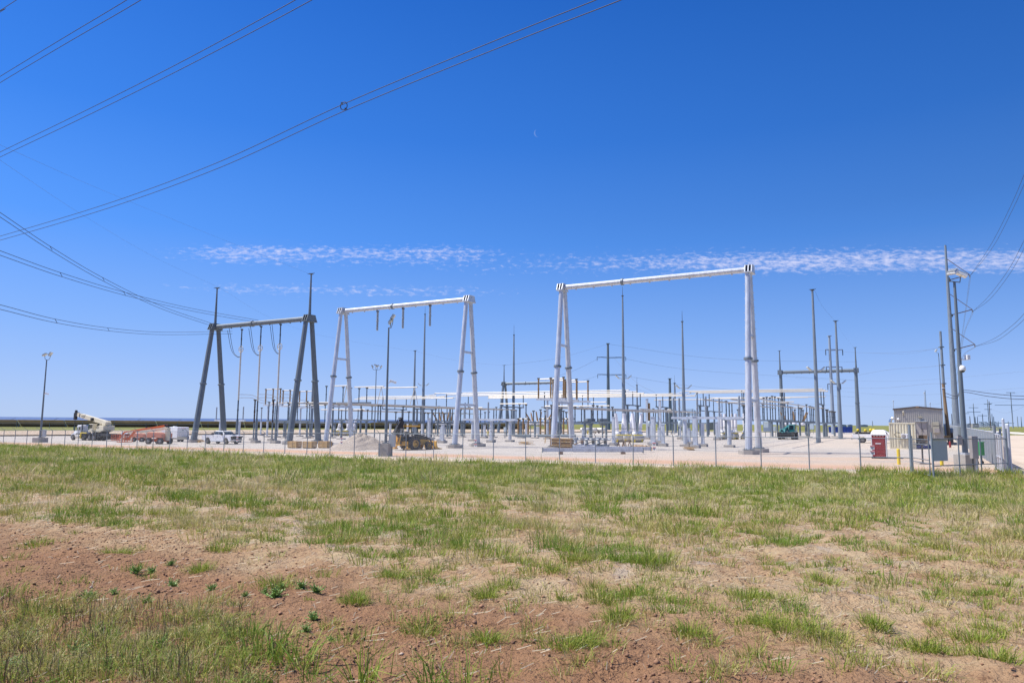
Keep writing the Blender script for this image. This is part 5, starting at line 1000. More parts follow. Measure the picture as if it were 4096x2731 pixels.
for z in (2.1, 1.82, .98, .78, .15): rr.tube(a + Vector((0, 0, z)), b + Vector((0, 0, z)), .026, n=6)
rr.build('gate_rail', M['galv_mid'], g); fabric('chain_link', [(st, en, 2.1), (a, b, 2.1)], g)
cs, ce = gp(pg(3736, 1918)), gp(pg(4034, 1901)); g = thing('chain_link_fence', cs, 0, 'short angled chain link fence section carrying the pale metal sign at the corner', 'fence'); O = Vector(g.location); d = ce - cs
pp = [cs - O + d * k for k in (0, .33, .62, 1.0)]
for i, p in enumerate(pp): fence_post(g, Vector((p[0], p[1], zg(p[0] + O.x, p[1] + O.y) - O.z)), 2.5 if i in (0, 3) else 2.15, .05 if i in (0, 3) else .035, False)
rr = MB()
for z in (2.15, .72): rr.tube(pp[0] + Vector((0, 0, z)), pp[3] + Vector((0, 0, z)), .03, n=6)
rr.build('rail', M['galv_mid'], g); fabric('chain_link', [(pp[0], pp[3], 2.12)], g)
s0 = thing('metal_sign', cs + d * .01 + Vector((-.02, .03, 0)), math.atan2(d.y, d.x), 'pale blue grey metal sheet fixed on the chain link beside the gate', 'sign'); MB().box((.85, .08, 1.52), (1.62, .03, 1.12)).build('sheet', M['panelgrey'], s0); q = MB(); q.tube((0, .05, 2.12), (1.66, .05, 2.12), .05, n=8); q.build('head_rail', M['grey'], s0)
# return leg of the corner and the second line of tall posts
g = thing('corner_fence', ce, 0, 'chain link corner return with heavy posts beside the pale road', 'fence'); O = Vector(g.location); c2 = gp(pg(3988, 1880)) - O; c3 = gp(pg(4012, 1893)) - O
for p, h, r in ((Vector((0, 0, 0)), 2.75, .07), (c2, 2.9, .10), (c3, 2.75, .06)): fence_post(g, p, h, r, False)
rr = MB()
for z in (2.2, .85, .1): rr.tube(c2 + Vector((0, 0, z)), Vector((0, 0, z)), .03, n=6)
rr.build('rail', M['galv_mid'], g); fabric('chain_link', [(c2, Vector((0, 0, 0)), 2.2), (c2 + Vector((.05, .1, 0)), Vector((.05, .1, 0)), 2.2)], g)
# slatted fence running away along the road
SU_ = 4.2; a, b = gp(xy_(SU_, 58)), gp(xy_(SU_, 172)); g = thing('slat_fence', a, 0, 'grey slatted privacy fence with barbed wire arms running away along the road', 'fence'); O = Vector(g.location); n = 38
ps = [gp(xy_(SU_, 58 + 3 * k)) - O for k in range(n + 1)]
for p in ps: fence_post(g, p, 2.45, .05, True, (.33, -.19))
tr = MB(); tr.path([p + Vector((0, 0, 2.4)) for p in ps], .05, 6); tr.build('top_rail', M['galv'], g)
sl_ = MB()
for i in range(n):
    for k in range(24):
        p = ps[i] + (ps[i + 1] - ps[i]) * ((k + .5) / 24); sl_.box(p + Vector((0, 0, 1.22)), (.022, .098, 2.3), R_(-30))
o_ = sl_.build('slat_panel', M['slat'], g)
bw = MB()
for k in (1, 2, 3): bw.path([p + Vector((.33 * k / 3, -.19 * k / 3, 2.42 + .36 * k / 3)) for p in ps], .012, 3, caps=False)
bw.build('barbed_wire', M['galv'], g)
# white slatted sliding gate at its near end
a = gp(xy_(SU_ - .25, 53.2)); g = thing('sliding_gate', a, 0, 'sunlit white slatted sliding gate at the near end of the slatted fence', 'gate'); O = Vector(g.location); b = gp(xy_(SU_ - .25, 57.6)) - O; fr = MB()
for z in (.15, .95, 2.35): fr.tube(Vector((0, 0, z)), b + Vector((0, 0, z)), .045, n=6)
for k in range(4): fr.tube(b * (k / 3) + Vector((0, 0, .1)), b * (k / 3) + Vector((0, 0, 2.4)), .045, n=6)
fr.build('gate_frame', M['galv'], g); sl_ = MB()
for k in range(15): sl_.box(b * ((k + .5) / 15) + Vector((.07, 0, 1.25)), (.03, .2, 2.1), R_(-30))
sl_.build('slat_panel', M['white'], g)
for k, (px, pt) in enumerate([(3901, 1707), (3935, 1716), (3948, 1716)]):
    p = gp(xy_(SU_ + .3, (57.8, 55.6, 54.8)[k])); g = thing('gate_post', p, 0, None, None); m = MB(); m.tube((0, 0, 0), (0, 0, 2.95 if k else 3.3), .085, n=10); m.ball((0, 0, 2.95 if k else 3.3), .085, 8, 5); m.build('post', M['galv'], g); later(g, 'heavy round gate post behind the white slatted gate', 'gate post', px, 'gate posts', True)
# warning signs on the fence
for px, w_ in ((948, 0), (1366, .0), (1903, .35), (2617, .5), (3489, .3)):
    p = pv(px, 1790, 50.93); z = zg(p.x, p.y); g = thing('warning_sign', (p.x, p.y, z), R_(-30), None, None)
    for k, zz in enumerate((1.55, 1.22)):
        pl = MB().box((0, -.02, zz), (.25, .012, .25)).build('plate', M['white'], g); MB().box((0, -.03, zz + .075), (.24, .012, .06)).build('header', M['signred'], pl)
        q = MB()
        for j in range(3): q.box((0, -.03, zz + .01 - .04 * j), (.18 - .03 * j, .012, .012))
        q.build('text_line', M['letter'], pl)
    later(g, 'pair of white warning signs on the fence', 'warning sign', px, 'warning signs on the fence')
# ------------------------------------------------------------------ light poles
def lightpole(px, yb, yt, heads, label, r=.1, block=True, camz=None, blocksz=1.5, bh=1.3, cab=False, V=None):
    p = pg(px, yb); g = thing('light_pole', p, 0, label, 'light pole'); H_ = zt(p.x, p.y, yt) - p.z; b0 = bh if block else 0
    MB().tube((0, 0, b0), (0, 0, H_), r, r * .55, 12).build('pole', M['galv_mid'], g)
    if block: MB().box((0, 0, bh / 2 - .3), (blocksz, blocksz, bh + .6), R_(-15)).build('concrete_base', M['conc'], g, bevel=.02); MB().box((0, 0, b0 + .05), (.5, .5, .1), R_(-15)).build('base_plate', M['galv_mid'], g)
    for dx, dz, tilt, s in heads:
        h = MB(); h.box((dx, 0, H_ + dz), (.62 * s, .5 * s, .12 * s), ry=tilt); hh = h.build('floodlight', M['lens'], g); k = MB(); c, sn = math.cos(tilt), math.sin(tilt); k.box((dx + sn * -.1 * s * -1, 0, H_ + dz + .1 * s), (.5 * s, .42 * s, .1 * s), ry=tilt); k.build('heat_sink', M['grey'], hh)
        m = MB(); m.path([(0, 0, H_ - .05), (dx * .6, 0, H_ - .02), (dx * .95, 0, H_ + dz * .45), (dx, 0, H_ + dz * .95)], .035, 6); m.build('bracket', M['galv_mid'], g)
    if camz:
        z = zt(p.x, p.y, camz) - p.z; m = MB(); m.bar((r * .6, -.05, z - .12), (.35, -.1, z), .07); m.bar((.25, -.1, z + .12), (.85, -.2, z - .08), .2, .2); m.build('security_camera', M['white'], g, bevel=.02)
    if cab: MB().box((.62, -.1, 1.45), (.6, .25, 1.15), R_(-15)).build('cabinet', M['grey'], g, bevel=.02); MB().bar((.62, -.1, 0), (.62, -.1, .9), .08).build('cabinet_leg', M['galv_mid'], g)
    return g
lightpole(160, 1769, 1438, [(-.35, .75, -.5, 1.1), (.55, .85, -1.0, 1.1)], 'light pole with two floodlights and a camera at the far left', .15, True, 1574, 1.5, .75, True)
lightpole(1541, 1825, 1310, [(.18, .55, -1.0, 1.0), (.38, .95, -1.0, 1.0)], 'light pole with stacked floodlights on a concrete block, left of the backhoe', .13, True, 1527, 1.0, 1.2, True)
lightpole(1497, 1757, 1478, [(-.75, .55, 1.0, .9), (-.1, .75, .4, 1.1), (.2, .6, -.4, 1.1), (.9, .5, -1.0, .9)], 'slim light pole with four floodlights, left of the pole on the concrete block', .12, False)
lightpole(3774, 1742, 1412, [(-.55, .6, -.9, 1.1)], 'slim light pole with one floodlight beside the control building', .14, False)
# right front pole with floodlights, dome camera and cabinets
p = pg(3866, 1892); g = thing('light_pole', p, 0, 'tall light pole at the gate with two white floodlights and a dome camera', 'light pole'); H_ = zt(p.x, p.y, 1128) - p.z
MB().tube((0, 0, 1.15), (0, 0, H_), .17, .075, 14).build('pole', M['galv_mid'], g); MB().box((0, 0, .35), (.92, .92, 1.6), R_(12)).build('concrete_base', M['conc'], g, bevel=.02); MB().box((0, 0, 1.2), (.55, .55, .12), R_(12)).build('base_plate', M['galv'], g)
for dx, dz, ti, yw in ((-.12, .62, -.55, .6), (.42, .45, .5, -.3)):
    h = MB(); h.box((dx, -.1, H_ + dz), (.62, .5, .14), rz=yw, ry=ti); hh = h.build('floodlight', M['white'], g, bevel=.02); k = MB()
    m3 = Matrix.Rotation(yw, 3, 'Z') @ Matrix.Rotation(ti, 3, 'Y')
    for j in range(6): c_ = Vector((dx, -.1, H_ + dz)) + m3 @ Vector((0, -.2 + .08 * j, .11)); k.box(c_, (.5, .03, .08), rz=yw, ry=ti)
    k.build('heat_sink', M['grey'], hh)
q = MB(); q.path([(-.3, 0, H_ + .3), (-.3, 0, H_ + .05), (.35, 0, H_ - .02), (.42, 0, H_ + .35)], .035, 6); q.build('bracket', M['galv_mid'], g)
zc = zt(p.x, p.y, 1477) - p.z; q = MB(); q.lathe([(.05, .32), (.16, .26), (.18, .02), (.16, 0)], (-.02, -.3, zc - .1), 14); q.bar((0, 0, zc + .2), (-.02, -.3, zc + .2), .08); q.build('dome_camera', M['white'], g); MB().ball((-.02, -.3, zc - .1), .13, 12, 8).build('dome_lens', M['glass'], g)
zc = zt(p.x, p.y, 1437) - p.z; q = MB(); q.bar((.05, 0, zc), (.4, -.05, zc - .02), .06); q.box((.45, -.1, zc + .12), (.2, .32, .3)); q.build('security_camera', M['white'], g, bevel=.02)
MB().box((-.36, -.1, 2.0), (.26, .2, .5), R_(-10)).build('junction_box', M['doorgrey'], g, bevel=.01)
p = pg(3902, 1897); g = thing('equipment_cabinet', p, R_(10), 'tall taupe metal cabinet on two posts beside the gate light pole', 'cabinet'); MB().box((0, 0, 1.62), (.42, .25, 1.35)).build('box', M['doorgrey'], g, bevel=.015)
for s in (-.12, .12): MB().tube((s, 0, 0), (s, 0, 1.0), .05, n=8).build('leg', M['black'] if s < 0 else M['galv'], g)
# ------------------------------------------------------------------ control building, container, toilet and small things at the right
a, b = pv(3577, 1660, 112), pv(3768, 1660, 112); zE = 0
a, b = gp(a), gp(b); L = (b - a).length; g = thing('control_building', a, math.atan2(b.y - a.y, b.x - a.x), 'tan ribbed metal control building with dark roof trim behind the cream container', 'building')
ez = zt(a.x, a.y, 1634) - a.z; rz_ = zt((a.x + b.x) / 2, (a.y + b.y) / 2, 1625) - a.z; D_ = 14
q = MB(); q.add([(0, 0, 0), (L, 0, 0), (L, 0, ez), (L / 2, 0, rz_), (0, 0, ez), (0, D_, 0), (L, D_, 0), (L, D_, ez), (L / 2, D_, rz_), (0, D_, ez)], [(0, 1, 2, 3, 4), (9, 8, 7, 6, 5), (1, 6, 7, 2), (5, 0, 4, 9), (0, 5, 6, 1)])
nrib = 23
for k in range(nrib + 1):
    x = L * k / nrib; zt_ = ez + (rz_ - ez) * (1 - abs(x - L / 2) / (L / 2)); q.box((x, -.03, zt_ / 2 - .06), (.075, .07, zt_ - .12))
q.build('wall', M['tan'], g)
r = MB(); r.add([(-.15, -.2, ez), (L / 2, -.2, rz_ + .03), (L + .15, -.2, ez), (L + .15, D_ + .2, ez), (L / 2, D_ + .2, rz_ + .03), (-.15, D_ + .2, ez), (-.15, -.2, ez - .2), (L / 2, -.2, rz_ - .17), (L + .15, -.2, ez - .2)], [(0, 1, 4, 5), (1, 2, 3, 4), (6, 7, 1, 0), (7, 8, 2, 1)]); r.add([(-.15, -.12, ez - .02), (L / 2, -.12, rz_), (L + .15, -.12, ez - .02), (-.15, -.12, ez - .2), (L / 2, -.12, rz_ - .17), (L + .15, -.12, ez - .2)], [(0, 1, 4, 3), (1, 2, 5, 4)])
ro = r.build('roof', M['roof'], g); MB().box((L / 2, -.23, rz_ - .06), (.4, .05, .16)).build('ridge_cap', M['wood_old'], ro)
def wallx(px): return L * (px - 3577) / (3768 - 3577)
def wallz(px, py): x = wallx(px) / L; q_ = a + (b - a) * x; return zt(q_.x, q_.y, py) - a.z
z0, z1 = wallz(3685, 1778), wallz(3685, 1686); q = MB(); q.box((wallx(3685), -.12, (z0 + z1) / 2), (wallx(3706) - wallx(3664), .12, z1 - z0)); dr = q.build('door', M['doorgrey'], g); q = MB(); q.box((wallx(3685), -.19, (z0 + z1) / 2), (.03, .02, z1 - z0)); q.box((wallx(3687), -.22, wallz(3685, 1718)), (.06, .08, .35)); q.build('handle', M['cap'], dr); MB().box((wallx(3685), -.25, z1 + .05), (wallx(3708) - wallx(3662), .4, .1)).build('door_canopy', M['grey'], g)
z0, z1 = wallz(3742, 1731), wallz(3742, 1687); x0 = wallx(3742); w_ = wallx(3755) - wallx(3730); q = MB(); q.box((x0, -.32, (z0 + z1) / 2), (w_, .5, z1 - z0)); ac = q.build('air_conditioner', M['tan2'], g, bevel=.02); MB().box((x0 + .08, -.585, z0 + (z1 - z0) * .22), (w_ * .8, .03, (z1 - z0) * .38)).build('louver', M['doorgrey'], ac); MB().box((x0, -.58, z0 + (z1 - z0) * .66), (w_ * .98, .03, .06)).build('seam', M['roof'], ac)
q = MB(); q.box((wallx(3681), -.18, wallz(3681, 1667)), (.42, .3, .18)); q.build('wall_light', M['tan2'], g); q = MB(); q.path([(wallx(3614), -.05, wallz(3614, 1660)), (wallx(3614), -.5, wallz(3614, 1655)), (wallx(3616), -.8, wallz(3616, 1648))], .06, 6); q.ball((wallx(3616), -.8, wallz(3616, 1648)), .16, 8, 6); q.build('horn_lamp', M['tan2'], g)
q = MB(); q.ball((wallx(3593), -.15, wallz(3593, 1676)), .16, 10, 8); q.build('camera_dome', M['white'], g)
q = MB(); q.path([(0, .6, wallz(3577, 1672)), (-.35, .6, wallz(3577, 1673)), (-.55, .6, wallz(3577, 1682)), (-.55, .6, .5)], .2, 10); q.build('vent_pipe', M['chrome'], g)
for x, yt_ in ((-.05, 1603), (L * .66, 1572), (L * .77, 1613)): q = MB(); q.tube((x, .5, ez - .1), (x, .5, zt(a.x, a.y, yt_) - a.z), .035, n=6); q.ball((x, .5, zt(a.x, a.y, yt_) - a.z), .09 if x else .12, 8, 6); q.build('antenna', M['grey'], g)
# cream container with the heat pump on its end wall
p = pg(3560, 1795); q_ = Vector(p) + UD * ((3663 - 3560) / FPX * p.y / (C3 + S3 * p.x / p.y)); g = thing('shipping_container', p, R_(-30), 'cream shipping container with corrugated end wall, right of the red toilet', 'container'); L2 = (Vector(q_) - Vector(p)).length; H2 = zt(p.x, p.y, 1689) - p.z
q = MB(); q.box((L2 / 2, 3.1, H2 / 2), (L2 - .04, 6.0, H2 - .1))
n = 8
for k in range(n):
    x0 = .14 + (L2 - .28) * k / n; w_ = (L2 - .28) / n; q.add([(x0 + w_ * c_, y_, z_) for z_ in (.16, H2 - .16) for c_, y_ in ((0, .1), (.16, .02), (.55, .02), (.71, .1))], [(0, 1, 5, 4), (1, 2, 6, 5), (2, 3, 7, 6), (4, 5, 6, 7), (3, 2, 1, 0)])
q.build('wall', M['cream'], g); fr = MB()
for x in (.06, L2 - .06): fr.box((x, .07, H2 / 2), (.13, .15, H2))
for z in (.08, H2 - .08): fr.box((L2 / 2, .07, z), (L2 - .26, .13, .15))
for x in (.1, L2 - .1):
    for z in (.07, H2 - .07): fr.box((x, .06, z), (.2, .2, .14))
fr.build('frame', M['cream'], g)
hx = L2 * .62; hp = thing('heat_pump', g.matrix_world @ Vector((0, 0, 0)), g.rotation_euler.z, 'white heat pump unit with round fan mounted on the cream container', 'heat pump'); hp.location = Vector(p) + Matrix.Rotation(g.rotation_euler.z, 3, 'Z') @ Vector((hx, -.22, H2 * .49))
MB().box((0, 0, 0), (.86, .34, .56)).build('casing', M['white'], hp, bevel=.02); MB().lathe([(.01, -.185), (.22, -.185), (.24, -.175)], (-.18, 0, 0), 20, 'y').build('fan_grille', M['doorgrey'], hp); q = MB()
for j in range(8): q.box((.27, -.175, -.18 + .05 * j), (.24, .012, .018))
q.build('vent', M['doorgrey'], hp); q = MB(); q.path([(-.45, .05, -.1), (-.9, -.05, -.08), (-1.15, 0, .15), (-.9, .05, .42), (-.55, .1, .35)], .035, 6); q.build('hose', M['black'], hp)
# portable toilet
p = pg(3519, 1833); g = thing('portable_toilet', p, R_(-29), 'red portable toilet with a white domed roof standing alone by the gate', 'portable toilet'); hh = zt(p.x, p.y, 1739) - p.z; ht = zt(p.x, p.y, 1722) - p.z
MB().box((0, 0, hh / 2 + .05), (1.12, 1.1, hh - .1)).build('cabin', M['red'], g, bevel=.03)
q = MB(); q.box((0, -.57, hh * .5), (.92, .06, hh * .86)); dr = q.build('door', M['red'], g, bevel=.02); q = MB(); q.add([(-.3, -.605, hh * .55), (.3, -.605, hh * .55), (.4, -.605, hh * .48), (-.4, -.605, hh * .48)], [(0, 1, 2, 3)]); q.box((0, -.6, hh * .24), (.7, .04, .03)); q.box((0, -.6, hh * .40), (.6, .03, .02)); q.build('door_panel', M['red'], dr)
MB().box((-.05, -.61, hh * .64), (.42, .02, .08)).build('notice', M['white'], dr)
for k in range(4): MB().box((-.33 + .22 * k, -.56, hh * .955), (.16, .06, .1)).build('vent', M['tan2'], g)
q = MB()
for s in (-.55, .55):
    for r_ in (-.545, .545): q.box((s, r_, hh / 2 + .03), (.06, .06, hh - .06))
q.build('corner_post', M['white'], g); MB().box((.575, 0, hh * .5), (.04, .96, hh * .86)).build('side_panel', M['blue'], g)
q = MB(); e0, e1 = .62, .30; q.add([(x * e0, y * e0, hh) for x, y in ((-1, -1), (1, -1), (1, 1), (-1, 1))] + [(x * e0 * .97, y * e0 * .97, hh + .1) for x, y in ((-1, -1), (1, -1), (1, 1), (-1, 1))] + [(x * .48, y * e1, ht) for x, y in ((-1, -1), (1, -1), (1, 1), (-1, 1))], [(0, 1, 5, 4), (1, 2, 6, 5), (2, 3, 7, 6), (3, 0, 4, 7), (4, 5, 9, 8), (5, 6, 10, 9), (6, 7, 11, 10), (7, 4, 8, 11), (8, 9, 10, 11), (3, 2, 1, 0)]); rf = q.build('roof', M['white'], g); q = MB()
for k in range(5): x = -.4 + .2 * k; q.bar((x * 1.2, -.6, hh + .11), (x * .95, -.3, ht + .01), .03, .03)
q.build('roof_rib', M['white'], rf); MB().box((0, 0, .05), (1.2, 1.2, .1)).build('skid_base', M['black'], g)
# bollards
for px, yb, yt in ((3596, 1858, 1797), (3768, 1864, 1836), (3271, 1749, 1722), (3376, 1733, 1715), (1952, 1744, 1725), (2352, 1738, 1721)):
    p = pg(px, yb); h = max(zt(p.x, p.y, yt) - p.z, .9); g = thing('bollard', p, 0, None, None); MB().tube((0, 0, 0), (0, 0, h), .115, n=14).build('post', M['safety'], g); MB().ball((0, 0, h), .115, 14, 8, 1, 1, .6).build('cap', M['safety'], g); later(g, 'yellow steel bollard', 'bollard', px, 'yellow bollards')
# green cart, blue tarp pile, boxes, red cooler, pedestal
p = pg(3920, 1857); g = thing('tool_cart', p, R_(20), 'bright green box on a wheeled cart beside the slatted fence', 'cart'); MB().box((0, 0, 1.15), (.52, .5, .95)).build('box', M['green'], g, bevel=.04); MB().box((0, 0, 1.64), (.56, .54, .06)).build('lid', M['green'], g, bevel=.02)
for s in (-.2, .2): MB().bar((s, 0, .7), (s * 1.2, 0, .12), .06).build('leg', M['black'], g); wheel(g, s * 1.3, 0, .14, .14, .08, 'black')
p = pg(3700, 1794); g = thing('tarpaulin', p, 0, 'crumpled blue tarpaulin spread under the piled boxes beside the container', 'tarpaulin'); q = MB(); r_ = np.random.default_rng(3)
NX, NY = 14, 8; vs = [(-1.5 + 3.0 * i / (NX - 1) + r_.normal(0, .03), -1 + 2.0 * j / (NY - 1), .12 + .35 * r_.uniform() * (0 < i < NX - 1) * (0 < j < NY - 1)) for j in range(NY) for i in range(NX)]; q.add(vs, [(j * NX + i, j * NX + i + 1, (j + 1) * NX + i + 1, (j + 1) * NX + i) for j in range(NY - 1) for i in range(NX - 1)]); q.box((0, 0, .08), (2.7, 1.7, .16)); q.build('sheet', M['blue'], g)
for k, (px, py, sx, sy, sz, dz, mt, lb) in enumerate([(3688, 1792, .8, .7, .55, .45, 'card', 'large brown cardboard box on the pile beside the container'), (3702, 1791, .75, .6, .6, .45, 'card', 'brown cardboard box at the right of the pile beside the container'), (3694, 1791, .9, .6, .5, 1.02, 'card', 'brown cardboard box on top of the pile beside the container'), (3680, 1793, .6, .6, .85, .35, 'black', 'black plastic crate at the left of the box pile'), (3715, 1790, .5, .4, .4, .4, 'white', 'small white box at the right end of the pile')]):
    p = pg(px, py); p = Vector((p.x, p.y + .3 * (k % 2), p.z + dz)); g = thing('crate' if mt == 'black' else 'cardboard_box', p, .3 * k, lb, 'box'); MB().box((0, 0, sz / 2), (sx, sy, sz)).build('body', M[mt], g, bevel=.015); q = MB(); q.box((0, 0, sz + .006), (sx * 1.0, .06, .012)); q.build('tape' if mt != 'black' else 'lid', M['wood'] if mt != 'black' else M['black'], g)
p = pg(3692, 1857); g = thing('pipe_stand', p, 0, 'black pipe pedestal with concrete foot seen through the gate', 'pedestal'); q = MB(); q.tube((0, 0, .1), (0, 0, 1.55), .06, n=8); q.build('pipe', M['black'], g); MB().box((0, 0, 1.6), (.4, .3, .3)).build('head', M['black'], g); MB().box((0, 0, .06), (.9, .7, .14)).build('foot', M['conc'], g)
p = pg(3801, 1790); g = thing('gas_bottle', p, 0, 'red bottle standing by the slatted fence', 'bottle', None, .6); MB().lathe([(.18, 0), (.2, .1), (.2, 1.1), (.1, 1.3), (.05, 1.32)], n=12).build('body', M['red'], g); MB().lathe([(.06, 1.3), (.06, 1.45), (.02, 1.46)], n=8).build('valve', M['cap'], g)
p = pg(3745, 1778); g = thing('work_table', p, R_(-30), 'timber work table with stacked boards before the building', 'table'); MB().box((0, 0, .9), (3.2, 1.0, .1)).build('table_top', M['wood_old'], g)
for x in (-1.4, 1.4):
    for y in (-.4, .4): MB().bar((x, y, 0), (x, y, .86), .1).build('leg', M['wood_old'], g)
p2 = Vector(p) + Vector((.6, -.2, .96)); g = thing('board_stack', p2, R_(-28), 'stack of pale boards lying on the timber work table', 'boards'); q = MB()
for k in range(4): q.box((.05 * k, 0, .04 + .075 * k), (2.0, .6, .06), .03 * k)
q.build('board', M['wood'], g)
# meter pedestal
p = pg(3789, 1772); g = thing('meter_board', p, R_(-30), 'pale meter board with a dark transformer can at the pole foot', 'meter board'); MB().box((0, 0, 1.6), (.6, .2, 2.4)).build('board', M['grey'], g); MB().lathe([(.24, 0), (.26, .1), (.26, .6), (.2, .7)], (.6, .2, 1.5), 12).build('can', M['grey'], g); MB().box((.6, .2, .75), (.4, .3, 1.5)).build('stand', M['wood_old'], g)
# ------------------------------------------------------------------ yard clutter
def crate(px, py, L_, W_, H_, rz, label, grp, slats=4):
    p = pg(px, py); g = thing('wooden_crate', p, rz, label, 'crate', grp); n = slats
    for nm, sy in (('side_wall', -1), ('side_wall', 1)):
        q = MB()
        for k in range(n): q.box((0, sy * W_ / 2, .12 + (H_ - .16) * (k + .5) / n), (L_, .04, (H_ - .16) / n * .78))
        for x in (-.48, 0, .48): q.box((x * L_, sy * (W_ / 2 + .03), H_ / 2 + .04), (.12, .04, H_ - .08))
        q.build(nm, M['wood'], g)
    for sx in (-1, 1):
        q = MB()
        for k in range(n): q.box((sx * L_ / 2, 0, .12 + (H_ - .16) * (k + .5) / n), (.04, W_ - .06, (H_ - .16) / n * .78))
        q.build('end_wall', M['wood'], g)
    q = MB(); q.box((0, 0, .12), (L_ - .08, W_ - .08, .05))
    for s in (-.4, 0, .4): q.box((s * L_, 0, .05), (.12, W_, .1))
    q.build('base', M['wood_old'], g); MB().box((0, 0, H_ - .03), (L_ * .94, W_ * .94, .05)).build('lid', M['wood'], g)
crate(1178, 1792, 1.4, .8, .85, R_(-30), 'slatted pine crate, leftmost of three in a row before the gravel pile', 'three pine crates'); crate(1238, 1793, 1.4, .8, .85, R_(-28), 'slatted pine crate, middle of three in a row before the gravel pile', 'three pine crates'); crate(1300, 1792, 1.4, .8, .85, R_(-31), 'slatted pine crate, right of three in a row, nearest the gravel pile', 'three pine crates')
# gravel pile
p = pg(1440, 1797); pr_, px_ = pg(1572, 1797), p; R0 = (Vector(pr_) - Vector(p)).length * 1.02; hgt = 2.05; vs, fs = [], []; NR, NA = 22, 64; r_ = np.random.default_rng(5)
for i in range(NR + 1):
    for k in range(NA):
        a_ = 2 * math.pi * k / NA; rr_ = R0 * i / NR * (1 + .10 * math.sin(3 * a_ + 1) + .05 * math.sin(7 * a_)); x, y = rr_ * math.cos(a_) * 1.05, rr_ * math.sin(a_) * .8; q_ = i / NR
        h_ = hgt * ((1 - q_) if q_ > .12 else .88 + .0 * q_) ** 1.02 * (1 + .05 * math.sin(5 * a_ + i)) + r_.normal(0, .03) - .05
        vs.append((x, y, h_))
fs = [(i * NA + k, (i + 1) * NA + k, (i + 1) * NA + (k + 1) % NA, i * NA + (k + 1) % NA) for i in range(NR) for k in range(NA)]
me = bpy.data.meshes.new('gravel_pile'); me.from_pydata(vs, [], fs); me.polygons.foreach_set('use_smooth', [True] * len(fs)); M['pile'] = ground_mat('heaped_gravel', [((.47, .40, .325), 1, 0, 1), ((.58, .51, .43), 5, .48, .66), ((.32, .265, .21), 9, .55, .68)], 1, [(7, .16), (22, .06)]); me.materials.append(M['pile'])
o = bpy.data.objects.new('gravel_pile', me); COL.objects.link(o); o.location = p; tag(o, 'heap of pale crushed gravel left of the yellow backhoe', 'gravel pile')
# steel beams on the ground with timber blocks
for k, (x0, y0, x1, y1, lb) in enumerate([(2170, 1818, 2572, 1816, 'long pale box beam lying on the ground before the central gantry legs'), (2290, 1808, 2603, 1808, 'second pale box beam on the ground, behind the longest one')]):
    a, b = pg(x0, y0), pg(x1, y1); m_ = gp((a + b) / 2); g = thing('steel_beam', m_, math.atan2(b.y - a.y, b.x - a.x), lb, 'steel beam', 'box beams on the ground'); L_ = (b - a).length; MB().box((0, 0, .42), (L_, .34, .34)).build('box_section', M['galv'], g, bevel=.02)
    for s in (-.5, .5): MB().box((s * L_, 0, .42), (.05, .5, .5)).build('end_plate', M['galv_mid'], g)
    for s in (-.32, .3): MB().box((s * L_, 0, .12), (.35, .6, .24)).build('timber_block', M['wood_old'], g)
# rack of brown insulators
p = pg(2252, 1801); g = thing('insulator_rack', p, R_(-30), 'timber rack of brown insulators lying beside the central gantry leg', 'insulator rack')
for z in (.12, .55, .98, 1.3): MB().box((0, 0, z), (2.6, 1.2, .08)).build('shelf', M['wood'], g)
for x in (-1.25, 0, 1.25): MB().box((x, -.58, .68), (.1, .08, 1.3)).build('upright', M['wood_old'], g)
for z in (.33, .76, 1.15):
    for k in range(4): q = put('insulator', INS['brown'], g, (-1.15 + .0 * k, -.42 + .28 * k, z), (.85, .85, 2.3), (0, R_(90), 0))
# switch assemblies on pallets
for k, (px, py) in enumerate([(2318, 1803), (2362, 1803), (2410, 1803)]):
    p = pg(px, py); g = thing('switch_assembly', p, R_(-30), None, None); MB().box((0, 0, .1), (1.5, 1.3, .16)).build('pallet', M['wood'], g); MB().box((0, 0, .45), (1.45, .5, .5)).build('steel_base', M['galv_mid'] if k == 2 else M['galv'], g, bevel=.02)
    for s in (-.45, .35): MB().lathe([(.2, 0), (.2, .2), (.14, .22), (.2, .3), (.14, .38), (.2, .46), (.14, .52), (.22, .56), (.22, .72)], (s, 0, .7), 12).build('bearing', M['ins_light'], g)
    q = MB(); q.tube((-.75, 0, 1.25), (.95, .05, 1.25), .1, n=8); q.box((-.45, 0, 1.42), (.5, .3, .14)); q.build('contact_arm', M['grey'], g); q = MB(); q.box((.4, -.2, .98), (.25, .2, .35)); q.bar((-.5, -.3, .7), (.5, -.3, 1.1), .08); q.build('linkage', M['wood_old'] if k == 0 else M['cap'], g)
    later(g, 'new steel switch assembly on a pallet', 'switch assembly', px, 'switch assemblies on pallets', True)
def pile(px, py, name, cat, label, n, L_, mt, sp, hz):
    p = pg(px, py); g = thing(name, p, R_(-25), label, cat); r_ = np.random.default_rng(px)
    for k in range(n): MB().box((r_.normal(0, sp), r_.normal(0, sp * .5), .06 + hz * k / n), (L_ * r_.uniform(.6, 1.1), .14, .06), r_.normal(0, .35), r_.normal(0, .06)).build('board', M[mt], g)
    return g
pile(2106, 1778, 'board_pile', 'boards', 'loose heap of broken pine boards left of the central gantry leg', 9, 1.9, 'wood', .35, .4)
pile(2757, 1801, 'board_pile', 'boards', 'small heap of timber offcuts before the new steel posts', 6, 1.4, 'wood', .2, .35)
pile(1238, 1752, 'board_pile', 'boards', 'low boards lying behind the pine crates', 4, 2.2, 'wood', .3, .1)
pile(805, 1770, 'debris_pile', 'debris', 'heap of yellow and grey scrap left of the white pickup', 8, 1.5, 'wood', .5, .55)
